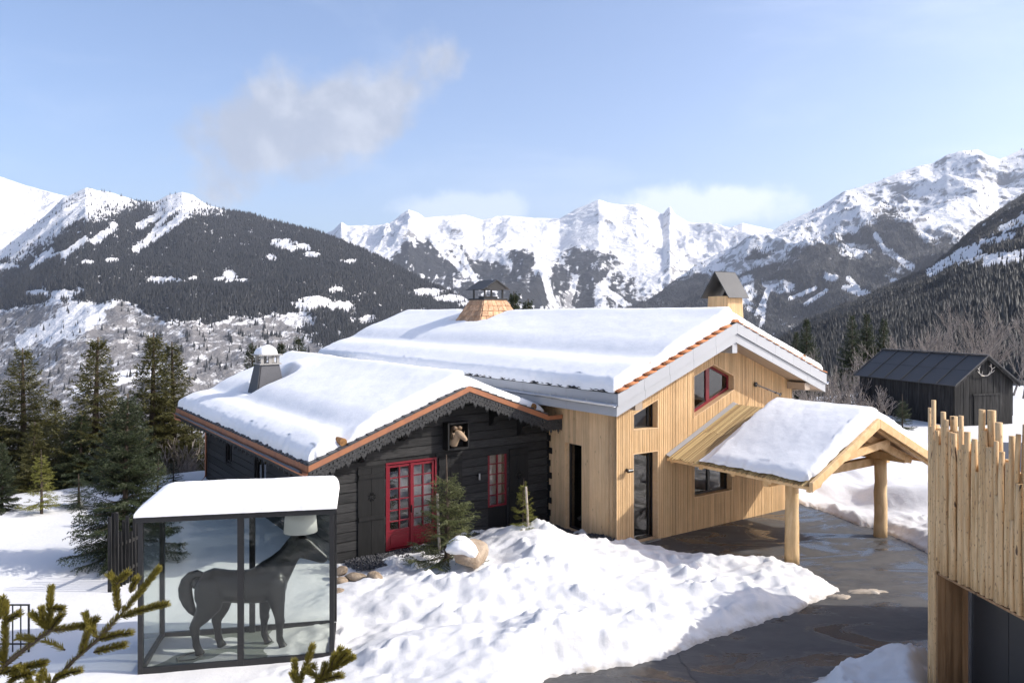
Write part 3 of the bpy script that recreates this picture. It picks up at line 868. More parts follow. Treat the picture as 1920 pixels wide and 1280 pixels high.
cone_wood('mountain_forest', RIGHT, 26000, 14, 28, 3, 'conifer forest on the flank of the tall right mountain', (1150, 1960))
# ------------------------------------------------------------------ roof snow
def snow_sheet(name, root_mat, x0, x1, y0, y1, ztop, thick, nx, ny, label, parent_xf, edge=0.16, base=None):
    """blanket on a roof in house coordinates: ztop(x) roof surface, thick(x,y,dx) thickness; rounded rim"""
    xs = np.linspace(x0, x1, nx); ys = np.linspace(y0, y1, ny)
    # crowd the rim
    def crowd(lo, hi, n, e):
        a = lo + e * (1 - np.cos(np.linspace(0, np.pi / 2, 7)))
        b = hi - e * (1 - np.cos(np.linspace(np.pi / 2, 0, 7)))
        return np.concatenate([a, np.linspace(lo + e, hi - e, n)[1:-1], b])
    xs = crowd(x0, x1, nx, edge); ys = crowd(y0, y1, ny, edge)
    X, Y = np.meshgrid(xs, ys)
    wob = 0.10 * fbm(X * 1.9 + 3, Y * 1.9, 4) + 0.04 * fbm(X * 6, Y * 6, 3)
    e = np.minimum(np.minimum(X - x0, x1 - X), np.minimum(Y - y0, y1 - Y))
    q = np.clip((e + 0.02) / edge, 0, 1)
    rim = np.sqrt(np.clip(1 - (1 - q) ** 2, 0, 1))
    th = np.maximum(thick(X, Y), 0.0)
    z = ztop(X) + 0.004 + th * rim * (1 + 0.25 * wob * (q < 1))
    z = np.where((e < 1e-6), ztop(X) - 0.002, z)
    # let the rim wander inwards
    inx = np.where(X - x0 < edge, 1, 0) - np.where(x1 - X < edge, 1, 0)
    iny = np.where(Y - y0 < edge, 1, 0) - np.where(y1 - Y < edge, 1, 0)
    am = np.abs(fbm(X * 1.6, Y * 1.6, 4)) * 0.16 + 0.03 * fbm(X * 7, Y * 7, 2)
    Xd = X + inx * am; Yd = Y + iny * am
    z = z + (ztop(Xd) - ztop(X))
    me = np_mesh(name, np.stack([Xd, Yd, z], -1).reshape(-1, 3), grid_faces(len(ys), len(xs)), True)
    o = link_mesh(name, me, MATS['snow_roof'], loc=parent_xf[0], rot=(0, 0, parent_xf[1]))
    tag(o, label, 'snow', kind='stuff')
    return o

XF = (tuple(HO), HA)

# ------------------------------------------------------------------ glazing
def glazing(parent, name, poly, y, depth, frame_mat, bars_v=(), bars_h=(), fw=0.06, bar=0.035, axis='y', curtain=None, pane='pane_glass', split=True, interior=1.2):
    """a window filling the outline poly [(a,z)] in the plane (axis) = y; looks towards -axis.
    depth: how far behind the wall face the frame stands"""
    def P3(a, b, z): return (a, b, z) if axis == 'y' else (b, a, z)
    root = empty(name, (0, 0, 0), 0, parent)
    yy = y + depth
    c = (sum(p[0] for p in poly) / len(poly), sum(p[1] for p in poly) / len(poly))
    def inset(pl, d):
        out = []
        n = len(pl)
        area = sum(pl[i][0] * pl[(i + 1) % n][1] - pl[(i + 1) % n][0] * pl[i][1] for i in range(n))
        sg = 1 if area > 0 else -1
        for i in range(n):
            p0, p1, p2 = Vector(pl[i - 1]), Vector(pl[i]), Vector(pl[(i + 1) % n])
            d1, d2 = (p1 - p0).normalized(), (p2 - p1).normalized()
            n1, n2 = Vector((-d1.y, d1.x)) * sg, Vector((-d2.y, d2.x)) * sg
            bis = (n1 + n2).normalized()
            out.append(tuple(p1 + bis * (d / max(bis.dot(n1), 0.3))))
        return out
    o1 = inset(poly, 0.004); i1 = inset(poly, fw)
    mb = MB(); mb.plate([P3(a, yy, z) for a, z in o1], [[P3(a, yy, z) for a, z in i1]], P3(0, 0.07, 0))
    mb.build('frame', frame_mat, root)
    xs0, xs1 = min(p[0] for p in i1), max(p[0] for p in i1); z0, z1 = min(p[1] for p in i1), max(p[1] for p in i1)
    for a, w in bars_v:
        cr = crossings([i1], 0, a)
        if len(cr) >= 2:
            mb = MB(); l, h = cr[0], cr[-1]
            p, q = P3(a - w / 2, yy - 0.006, l), P3(a + w / 2, yy + 0.06, h)
            mb.box(min(p[0], q[0]), max(p[0], q[0]), min(p[1], q[1]), max(p[1], q[1]), l, h); mb.build('mullion', frame_mat, root)
    for zz, w in bars_h:
        mb = MB(); p, q = P3(xs0, yy + 0.004, zz), P3(xs1, yy + 0.05, zz)
        mb.box(min(p[0], q[0]), max(p[0], q[0]), min(p[1], q[1]), max(p[1], q[1]), zz - w / 2, zz + w / 2); mb.build('glazing_bar', frame_mat, root)
    # panes, one for each light between the bars
    va = [xs0] + sorted(a for a, w in bars_v) + [xs1]; ha = [z0] + sorted(zz for zz, w in bars_h) + [z1]
    rng = random.Random(int(abs(xs0 * 100)) + int(z0 * 10))
    for k in range(len(va) - 1):
        for j in range(len(ha) - 1):
            a0, a1, b0, b1 = va[k], va[k + 1], ha[j], ha[j + 1]
            pl = [(a0, b0), (a1, b0), (a1, b1), (a0, b1)]
            if len(poly) != 4 or len(bars_h) == 0:
                c0, c1 = crossings([i1], 0, a0 + 1e-3), crossings([i1], 0, a1 - 1e-3)
                mids = [p for p in i1 if a0 + 0.02 < p[0] < a1 - 0.02 and p[1] > (z0 + z1) / 2]
                pl = [(a0, c0[0]), (a1, c1[0]), (a1, c1[-1])] + [tuple(m_) for m_ in mids] + [(a0, c0[-1])]
            jx, jz = rng.uniform(-.004, .004), rng.uniform(-.004, .004)
            mb = MB(); mb.plate([P3(a, yy + 0.028 + jx * (a > (a0 + a1) / 2) + jz * (z > (b0 + b1) / 2), z) for a, z in pl], [], P3(0, 0.005, 0))
            mb.build('pane', MATS[pane], root)
    if curtain:
        for (c0, c1, zz0, zz1) in curtain:
            n = max(6, int((c1 - c0) / 0.05)); vs = []; fs = []
            for i in range(n + 1):
                a = c0 + (c1 - c0) * i / n; b = yy + 0.16 + 0.02 * math.sin(i * 1.9)
                vs += [P3(a, b, zz0), P3(a, b, zz1)]
            for i in range(n): fs.append((2 * i, 2 * i + 2, 2 * i + 3, 2 * i + 1))
            mb = MB(); mb.add(vs, fs); mb.build('curtain', MATS['curtain'], root, smooth=True)
    return root

# ------------------------------------------------------------------ timber house
def build_timber_house():
    H = empty('timber_house', tuple(HO), HA)
    tag(H, 'pale larch clad house with grey fascia, right of the black chalet', 'house')
    RX, RZ, SL = 4.10, 6.20, 0.385
    XL, XR, YF, YB = -0.69, 8.61, -0.80, 20.3
    def ztop(x): return RZ - SL * abs(x - RX)
    def wtop(x): return ztop(x) - 0.33
    SOF = 0.27
    # gable wall with openings
    gable = [(0, -0.2), (7.87, -0.2), (7.87, wtop(7.87)), (RX, wtop(RX)), (0, wtop(0))]
    w_small = [(0.617, 3.19), (1.604, 3.17), (1.604, 4.02), (0.617, 3.64)]
    door = [(0.617, 0.03), (1.604, 0.03), (1.604, 2.54), (0.617, 2.54)]
    w_red = [(3.08, 3.35), (4.93, 4.08), (4.93, 4.53), (3.97, 4.92), (3.08, 4.60)]
    w_low = [(3.10, 0.97), (4.85, 0.97), (4.85, 2.25), (3.10, 2.25)]
    holes = [w_small, door, w_red, w_low]
    mb = MB(); mb.plate([(x, 0.03, z) for x, z in gable], [[(x, 0.03, z) for x, z in h] for h in holes], (0, 0.30, 0))
    wall = mb.build('wall', MATS['trim_wood'], H); wall["label"] = "gable wall behind the upright cladding strips"
    mb = MB(); rng = random.Random(3)
    ws = [rng.choice((0.062, 0.066, 0.072, 0.078)) for _ in range(97)]
    for q in strip_quads(gable, holes, 0, ws, 0.013, 0, 7.87):
        pr = rng.choice((0.0, 0.0, 0.006))
        mb.plate([(x, -pr, z) for x, z in q], [], (0, 0.031 + pr, 0))
    tag(mb.build('cladding', MATS['larch'], H), kind='stuff')
    # side wall towards the chalet: broad planks
    side_z = wtop(0)
    sd_door = [(1.50, 0.06), (2.25, 0.06), (2.25, 2.62), (1.50, 2.62)]
    side = [(0.032, -0.2), (19.5, -0.2), (19.5, side_z), (0.032, side_z)]
    mb = MB(); mb.plate([(0.032, y, z) for y, z in [(0.34, -0.2), (19.5, -0.2), (19.5, side_z), (0.34, side_z)]], [[(0.032, y, z) for y, z in sd_door]], (0.30, 0, 0))
    mb.build('wall', MATS['trim_wood'], H)
    ws = [0.092, 0.11, 0.15, 0.12, 0.16, 0.10, 0.13, 0.17, 0.12, 0.14, 0.11]
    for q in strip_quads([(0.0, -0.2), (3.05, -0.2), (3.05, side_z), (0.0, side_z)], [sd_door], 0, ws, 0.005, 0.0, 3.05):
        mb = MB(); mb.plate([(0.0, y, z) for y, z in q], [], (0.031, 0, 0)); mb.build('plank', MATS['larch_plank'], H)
    mb = MB()
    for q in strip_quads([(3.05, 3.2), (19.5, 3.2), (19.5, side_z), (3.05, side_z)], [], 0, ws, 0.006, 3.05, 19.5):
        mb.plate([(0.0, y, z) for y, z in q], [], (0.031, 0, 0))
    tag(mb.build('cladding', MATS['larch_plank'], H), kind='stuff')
    # far walls close the body
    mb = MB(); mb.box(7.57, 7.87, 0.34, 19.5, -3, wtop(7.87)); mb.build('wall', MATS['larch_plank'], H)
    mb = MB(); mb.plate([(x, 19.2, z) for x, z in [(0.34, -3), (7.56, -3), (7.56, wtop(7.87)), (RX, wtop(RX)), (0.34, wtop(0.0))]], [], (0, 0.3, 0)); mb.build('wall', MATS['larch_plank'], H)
    mb = MB(); mb.box(0.4, 7.5, 0.4, 19, 0.0, 0.04); mb.build('floor', MATS['dark_interior'], H)
    mb = MB(); mb.box(0.6, 7.3, 1.6, 1.7, 0.05, 5.0); mb.build('inner_wall', MATS['dark_interior'], H)
    # windows and doors
    red, blk = MATS['red_paint'], MATS['black_metal']
    wd = glazing(H, 'window', w_small, 0.0, 0.20, blk, [(1.40, 0.05)], [], 0.05); wd["label"] = "small window with a slanted head"
    dr = glazing(H, 'door', door, 0.0, 0.20, blk, [(1.42, 0.05)], [], 0.055); dr["label"] = "glazed entrance door"
    wr = glazing(H, 'window', w_red, 0.0, 0.20, red, [(3.93, 0.15)], [], 0.10); wr["label"] = "five-cornered window with a red frame"
    wl = glazing(H, 'window', w_low, 0.0, 0.20, blk, [(3.98, 0.10)], [], 0.075); wl["label"] = "black framed window under the canopy"
    sdw = glazing(H, 'door', sd_door, 0.0, 0.16, blk, [], [], 0.06, axis='x'); sdw["label"] = "narrow glazed side door"
    for pl, nm in ((w_small, 'window'), (door, 'door'), (w_red, 'window'), (w_low, 'window')):
        # lining boards round the opening
        n = len(pl)
        for i in range(n):
            p, q = pl[i], pl[(i + 1) % n]
            if pl is door and i == 0: continue
            mb = MB(); d = Vector((q[0] - p[0], q[1] - p[1])).normalized(); nn = Vector((-d.y, d.x)) * 0.022
            if i % 2 == 0: p2, q2 = (p[0] + d.x * 0.0, p[1]), q
            else: p2, q2 = (p[0] + d.x * 0.023, p[1] + d.y * 0.023), (q[0] - d.x * 0.023, q[1] - d.y * 0.023)
            mb.plate([(p2[0], -0.012, p2[1]), (q2[0], -0.012, q2[1]), (q2[0] + nn.x, -0.012, q2[1] + nn.y), (p2[0] + nn.x, -0.012, p2[1] + nn.y)], [], (0, 0.21, 0))
            mb.build('lining_board', MATS['trim_wood'], H)
    mb = MB(); mb.box(0.60, 1.62, -0.10, 0.19, -0.05, 0.025); mb.build('door_sill', MATS['galvanised'], H)
    # roof
    roof = empty('roof', (0, 0, 0), 0, H)
    mb = MB()
    th = 0.30
    for a, b in ((XL + 0.04, RX), (RX, XR - 0.04)):
        mb.plate([(a, YF + 0.05, ztop(a)), (b, YF + 0.05, ztop(b)), (b, YF + 0.05, ztop(b) - th), (a, YF + 0.05, ztop(a) - th)], [], (0, YB - YF - 0.1, 0))
    mb.build('roof_deck', MATS['slate'], roof)
    # soffit panels on the gable overhang
    for a, b in ((XL + 0.06, RX), (RX, XR - 0.06)):
        n = 5
        for i in range(n):
            u0 = a + (b - a) * i / n + 0.006; u1 = a + (b - a) * (i + 1) / n - 0.006
            z0, z1 = ztop(u0) - th - SOF, ztop(u1) - th - SOF
            mb = MB(); mb.plate([(u0, YF + 0.06, z0), (u1, YF + 0.06, z1), (u1, -0.008, z1), (u0, -0.008, z0)], [], (0, 0, 0.014)); mb.build('soffit_panel', MATS['soffit_panel'], roof)
    # fascia: upper and lower band, folded in lengths of sheet
    for a, b in ((XL, RX), (XR, RX)):
        n = 5
        for band, (t0, t1, yy) in enumerate(((0.005, 0.33, YF), (0.332, 0.60, YF + 0.05))):
            aa = a if band == 0 else a + (0.0 if a < b else -0.0)
            for i in range(n):
                f0, f1 = i / n, (i + 1) / n
                off = 0.0 if band == 0 else 0.07
                if band and i < n - 1: f1 += off / 4
                if band and i > 0: f0 += off / 4
                u0, u1 = aa + (b - aa) * f0, aa + (b - aa) * f1
                g = 0.003 if u1 > u0 else -0.003
                u0 += g; u1 -= g
                mb = MB(); mb.plate([(u0, yy, ztop(u0) - t0), (u1, yy, ztop(u1) - t0), (u1, yy, ztop(u1) - t1), (u0, yy, ztop(u0) - t1)], [], (0, 0.04, 0))
                mb.build('fascia_panel', MATS['grey_sheet'], roof)
    # return of the lower band at the right eave, purlin head under the ridge and at the eave
    mb = MB(); mb.box(RX - 0.11, RX + 0.11, YF + 0.10, -0.01, ztop(RX) - 0.92, ztop(RX) - 0.60); mb.build('purlin', MATS['grey_sheet'], roof)
    for xx in (0.18, 7.72):
        mb = MB(); mb.box(xx - 0.13, xx + 0.13, YF + 0.12, -0.01, wtop(xx) - 0.50, wtop(xx) - 0.27); mb.build('purlin', MATS['soffit_panel'], roof)
    # eave sides
    for sx, xe in ((-1, XL), (1, XR)):
        ze = ztop(xe)
        n = 10
        for i in range(n):
            y0 = YF + 0.05 + (YB - YF - 0.1) * i / n + 0.003; y1 = YF + 0.05 + (YB - YF - 0.1) * (i + 1) / n - 0.003
            mb = MB(); mb.box(min(xe, xe - sx * 0.03), max(xe, xe - sx * 0.03), y0, y1, ze - 0.60, ze - 0.005); mb.build('fascia_panel', MATS['grey_sheet'], roof)
        mb = MB(); xi = xe - sx * 0.035; mb.box(min(xi, 0 if sx < 0 else 7.87), max(xi, 0 if sx < 0 else 7.87), 0.0, YB - 0.2, ze - 0.58, ze - 0.56); mb.build('soffit_board', MATS['soffit_panel'], roof)
        # half-round gutter
        mb = MB(); rr = 0.075; vs = []; fs = []; m_ = 9
        for yy in (YF + 0.02, YB - 0.05):
            for k in range(m_):
                t = math.pi * k / (m_ - 1)
                vs.append((xe + sx * (0.09 + rr * math.cos(t)), yy, ze - 0.27 - rr * math.sin(t)))
        for k in range(m_ - 1): fs.append((k, k + 1, m_ + k + 1, m_ + k))
        mb.add(vs, fs)
        gut = mb.build('gutter', MATS['galvanised'], roof, smooth=True)
        md = gut.modifiers.new('thickness', 'SOLIDIFY'); md.thickness = 0.008
        for i in range(26):
            y = YF + 0.25 + i * 0.8
            if y > YB: break
            mb = MB(); pts = [(xe + sx * 0.005, y, ze - 0.20)] + [(xe + sx * (0.09 + 0.085 * math.cos(t)), y, ze - 0.27 - 0.085 * math.sin(t)) for t in np.linspace(math.pi, 0, 8)] + [(xe + sx * 0.20, y, ze - 0.20)]
            mb.tube(pts, 0.010, 5); mb.build('gutter_bracket', MATS['galvanised'], roof)
    # snow in the left gutter is left to melt: only a thin strip
    # interlocking clay tiles where the snow leaves them bare
    def tile_mesh():
        mb = MB(); vs = []; fs = []; w, l = 0.24, 0.40; n = 6
        for y in (0, l):
            for i in range(n + 1):
                u = i / n
                zz = 0.035 * math.sin(u * math.pi) ** 1.0 + (0.045 if y == 0 else 0.0)
                vs.append((u * w, y, zz))
        for y in (0, l):
            for i in range(n + 1):
                vs.append((i / n * w, y, 0.035 * math.sin(i / n * math.pi) - 0.018 + (0.045 if y == 0 else 0.0)))
        k = n + 1
        for i in range(n):
            fs += [(i, i + 1, k + i + 1, k + i), (2 * k + i, 2 * k + i + 1, 3 * k + i + 1, 3 * k + i), (i, i + 1, 2 * k + i + 1, 2 * k + i), (k + i, k + i + 1, 3 * k + i + 1, 3 * k + i)]
        fs += [(0, k, 3 * k, 2 * k), (n, k + n, 3 * k + n, 2 * k + n)]
        mb.add(vs, fs); return mb.mesh('tile', True)
    tm = tile_mesh(); ang = math.atan(SL)
    tm.materials.append(MATS['terracotta'])
    tm_shaded = tm.copy(); tm_shaded.materials.clear(); tm_shaded.materials.append(MATS['slate'])  # same clay tiles for the eave row, their shade painted in as dark slate
    rng = random.Random(8)
    def tile(x, y, sx, tm=tm):
        # tile length runs up the slope; sx=-1 left slope
        o = bpy.data.objects.new('tile', tm); COL.objects.link(o); o.parent = roof
        o.location = (x, y, ztop(x) + 0.012)
        o.rotation_euler = Matrix(((0, (-sx) * math.cos(ang), -(-sx) * math.sin(ang) * 1), (sx * 1.0, 0, 0), (0, math.sin(ang), math.cos(ang)))).to_euler()
        return o
    for sx, xe in ((-1, XL), (1, XR)):
        L_ = abs(RX - xe); n = int(L_ / 0.345)
        for i in range(n + 1):
            x = xe - sx * i * 0.345
            for c_ in range(2):
                y = YF - 0.025 + c_ * 0.235 + (0.24 if sx < 0 else 0.0)
                if abs(x - RX) < 0.33: continue
                tile(x, y, sx)
    for i in range(60):
        tile(XL - 0.03, YF + 0.7 + i * 0.24, -1, tm_shaded)
    # bared tiles round the chimney on the ridge
    for i in range(8):
        for j in range(-9, 9):
            y = 12.66 + j * 0.24
            if i < 4: tile(RX - 0.40 - i * 0.33, y + 0.24, -1)
    mb = MB()
    for i in range(50):
        y = YF + 0.02 + i * 0.42
        if y > YB - 0.3: break
        o = MB(); pts = []
        for k in range(7):
            t = math.pi * k / 6; pts.append((RX + 0.13 * math.cos(t), 0, RZ + 0.0 + 0.085 * math.sin(t)))
        o.plate([(p[0], y, p[2]) for p in pts], [], (0, 0.40, 0.0)); o.build('ridge_tile', MATS['terracotta'], roof)
    # wall lamps
    def lamp(x, y, z, ax):
        L_ = empty('wall_lamp', (0, 0, 0), 0, H)
        mb = MB(); mb.tube([(x, y, z), (x, y - 0.05, z)], 0.045, 10); mb.build('base', blk, L_)
        mb = MB(); mb.tube([(x, y - 0.05, z), (x, y - 0.11, z)], 0.02, 8); mb.build('arm', blk, L_)
        mb = MB(); mb.tube([(x - 0.09, y - 0.15, z), (x + 0.09, y - 0.15, z)], [0.05, 0.05], 12); mb.build('head', blk, L_)
    lamp(0.36, 0.0, 2.12, 0)
    # slanted steel pole on a black wall plate
    wp = empty('wall_pole', (0, 0, 0), 0, H)
    p0 = Vector((5.93, -0.02, 4.20)); p1 = Vector((6.15, -0.80, 3.93))
    mb = MB(); mb.tube([p0, p0 + Vector((0, -0.05, 0))], 0.075, 14); mb.build('wall_plate', blk, wp)
    mb = MB(); mb.tube([p0 + Vector((0, -0.04, 0)), p1], 0.028, 10); mb.build('tube', MATS['galvanised'], wp)
    for f in (0.18, 0.5, 0.82):
        c = p0.lerp(p1, f); d = (p1 - p0).normalized()
        mb = MB(); mb.tube([c - d * 0.03, c + d * 0.03], 0.031, 10); mb.build('collar', MATS['red_paint'] if f == 0.5 else MATS['black_metal'], wp)
    mb = MB(); d = (p1 - p0).normalized(); a = d.cross(Vector((0, 0, 1))).normalized(); b = d.cross(a)
    mb.tube([p1 + (a * math.cos(t) + b * math.sin(t)) * 0.055 for t in np.linspace(0, 2 * math.pi, 17)], 0.012, 6, False); mb.build('end_ring', blk, wp)
    # wooden chimney with a steep metal cap
    ch = empty('chimney', (0, 0, 0), 0, H); ch["label"] = "boarded chimney with a steep grey metal cap"
    bx0, bx1, by0, by1, zb, zt = 5.58, 6.42, 0.78, 1.70, 5.2, 7.02
    ins = 0.06
    def corner(i, z):
        f = (z - zb) / (zt - zb) * ins
        return [(bx0 + f, by0 + f), (bx1 - f, by0 + f), (bx1 - f, by1 - f), (bx0 + f, by1 - f)][i]
    mb = MB(); mb.hexa([(*corner(i, zb), zb) for i in range(4)] + [(*corner(i, zt), zt) for i in range(4)]); mb.build('shaft', MATS['trim_wood'], ch)
    for (i0, i1) in ((0, 1), (3, 0), (1, 2)):
        mb = MB(); n = 13
        nrm = [Vector((0, -1, 0)), None, None][0] if (i0, i1) == (0, 1) else (Vector((-1, 0, 0)) if (i0, i1) == (3, 0) else Vector((1, 0, 0)))
        for k in range(n):
            f0, f1 = (k + 0.07) / n, (k + 0.93) / n
            a0, a1, b0, b1 = [Vector((*corner(i, z), z)) for z in (zb, zt) for i in (i0, i1)]
            q = [a0.lerp(a1, f0), a0.lerp(a1, f1), b0.lerp(b1, f1), b0.lerp(b1, f0)]
            mb.plate(q, [], nrm * 0.018)
        tag(mb.build('cladding', MATS['larch'], ch), kind='stuff')
    ym = (by0 + by1) / 2; hx0, hx1, hy0, hy1 = bx0 - 0.10, bx1 + 0.08, by0 - 0.13, by1 + 0.13; zp = 7.84; zc = 6.97
    for ye in (hy0, hy1):
        mb = MB(); sg = 1 if ye < ym else -1
        mb.plate([(hx0, ye, zc), (hx1, ye, zc), (hx1, ym, zp), (hx0, ym, zp)], [], (0, sg * 0.02, -0.012)); mb.build('cap_sheet', MATS['dark_sheet'], ch)
    mb = MB(); mb.plate([(bx1 - 0.05, by0 + 0.02, zt), (bx1 - 0.05, by1 - 0.02, zt), (bx1 - 0.05, ym, zp - 0.12)], [], (0.02, 0, 0)); mb.build('cap_end', MATS['black_metal'], ch)
    # shingled chimney astride the ridge
    sc = empty('chimney', (0, 0, 0), 0, H); sc["label"] = "broad shingled chimney with a black metal hood on posts"
    cy0 = 12.66; bw, tw, zb, zt = 1.28, 0.58, 5.65, 7.02
    by, ty = 1.22, 0.56
    mb = MB(); mb.hexa([(RX - bw, cy0 - by, zb), (RX + bw, cy0 - by, zb), (RX + bw, cy0 + by, zb), (RX - bw, cy0 + by, zb),
                        (RX - tw, cy0 - ty, zt), (RX + tw, cy0 - ty, zt), (RX + tw, cy0 + ty, zt), (RX - tw, cy0 + ty, zt)]); mb.build('shaft', MATS['slate'], sc)
    rng = random.Random(21); rows = 6
    for face in range(4):
        c_ = math.cos(face * math.pi / 2); s_ = math.sin(face * math.pi / 2)
        Bw, Tw, Bd, Td = (bw, tw, by, ty) if face % 2 == 0 else (by, ty, bw, tw)
        for r_ in range(rows):
            g0, g1 = r_ / rows, (r_ + 1.12) / rows
            n = 6
            cuts = [0] + sorted((k + rng.uniform(-.22, .22)) / n for k in range(1, n)) + [1]
            for k in range(n):
                def pt(u, g, off):
                    w = Bw + (Tw - Bw) * g; d = Bd + (Td - Bd) * g; z = zb + (zt - zb) * g
                    x, y = (u * 2 - 1) * w, -(d + off)
                    return (RX + x * c_ - y * s_, cy0 + x * s_ + y * c_, z)
                e = 0.006; u0, u1 = cuts[k] + e, cuts[k + 1] - e; j_ = rng.uniform(0, .012)
                g1c = min(g1, 1.0)
                mb = MB(); mb.hexa([pt(u0, g0, 0.0), pt(u1, g0, 0.0), pt(u1, g0, 0.045 + j_), pt(u0, g0, 0.045 + j_), pt(u0, g1c, 0.0), pt(u1, g1c, 0.0), pt(u1, g1c, 0.012), pt(u0, g1c, 0.012)])
                mb.build('shingle', MATS['shingle_wood'], sc)
    mb = MB(); mb.box(RX - tw - 0.04, RX + tw + 0.04, cy0 - ty - 0.04, cy0 + ty + 0.04, zt, zt + 0.07); mb.build('collar', blk, sc)
    mb = MB(); mb.box(RX - 0.3, RX + 0.3, cy0 - 0.3, cy0 + 0.3, zt + 0.07, zt + 0.16); mb.build('flue', blk, sc)
    for ax_ in (-1, 1):
        for ay_ in (-1, 1):
            mb = MB(); mb.box(RX + ax_ * 0.46 - 0.03, RX + ax_ * 0.46 + 0.03, cy0 + ay_ * 0.44 - 0.03, cy0 + ay_ * 0.44 + 0.03, zt + 0.07, zt + 0.47); mb.build('post', blk, sc)
    zc = zt + 0.44; zp = zt + 0.86; ov = 0.70
    hood = empty('hood', (0, 0, 0), 0, sc)
    for sg in (-1, 1):
        mb = MB(); mb.plate([(RX + sg * ov, cy0 - ov, zc), (RX + sg * ov, cy0 + ov, zc), (RX, cy0 + ov, zp), (RX, cy0 - ov, zp)], [], (0, 0, 0.02)); mb.build('hood_sheet', MATS['dark_sheet'], hood)
    for yy in (cy0 - ov + 0.06, cy0 + ov - 0.08):
        mb = MB(); mb.plate([(RX - ov + 0.1, yy, zc + 0.01), (RX + ov - 0.1, yy, zc + 0.01), (RX, yy, zp - 0.05)], [], (0, 0.015, 0)); mb.build('hood_end', blk, hood)
    # the snow
    def thick(X, Y):
        dl = (X - XL)                                     # metres up from the left eave
        t = 0.30 + 0.09 * sstep(1.5, 2.6, dl) - 0.06 * np.exp(-((dl - 1.6) / 0.4) ** 2) + 0.05 * np.exp(-((dl - 0.8) / 0.5) ** 2)
        t = t + 0.06 * fbm(X * 0.35 + 1, Y * 0.22, 3) + 0.012 * fbm(X * 2.2, Y * 2.2, 3)
        t = np.where(X > RX, 0.26 + 0.03 * fbm(X * .5, Y * .5, 2), t)
        # hollow and bare place round the shingled chimney
        dx = np.maximum(np.abs(X - (RX - 0.1)) - 0.75, 0); dy = np.maximum(np.abs(Y - cy0) - 0.9, 0)
        d = np.hypot(dx, dy * 0.75) + 0.25 * fbm(X * 1.7, Y * 1.7, 3)
        t = t * sstep(0.05, 0.55, d) - 0.03 * (d < 0.08)
        d2 = np.hypot(np.maximum(np.abs(X - 6.0) - 0.45, 0), np.maximum(np.abs(Y - 1.25) - 0.5, 0))
        t = t * (0.35 + 0.65 * sstep(0.0, 0.4, d2))
        # round the crest
        t = t + 0.05 * np.exp(-((X - RX) / 0.5) ** 2) * sstep(0.3, 1.2, d)
        t = np.where((d < 0.06), -0.05, t)
        return t
    ztv = lambda X: RZ - SL * np.sqrt((X - RX) ** 2 + 0.02) + 0.05
    global HOUSE_SNOW
    HOUSE_SNOW = snow_sheet('roof_snow', None, XL - 0.07, XR - 0.02, YF + 0.10, YB - 0.05, ztv, thick, 150, 250, 'deep snow blanket on the long roof of the larch house', XF, 0.20)
    # snow guard logs
    for x, y0, y1, lb in ((0.70, YF + 0.16, YF + 0.9, 'round snow guard log at the gable edge of the larch house roof'), (7.55, YF + 0.12, YF + 0.9, 'snow guard log on the far slope of the larch house roof')):
        mb = MB(); w0 = HW(x, y0); w1 = HW(x, y1); zz = ztop(x) + 0.15
        mb.tube([(w0.x, w0.y, zz), (w1.x, w1.y, zz)], [0.105, 0.10], 14); tag(mb.build('snow_log', MATS['log_end']), lb, 'log', 'snow guard logs')
build_timber_house()

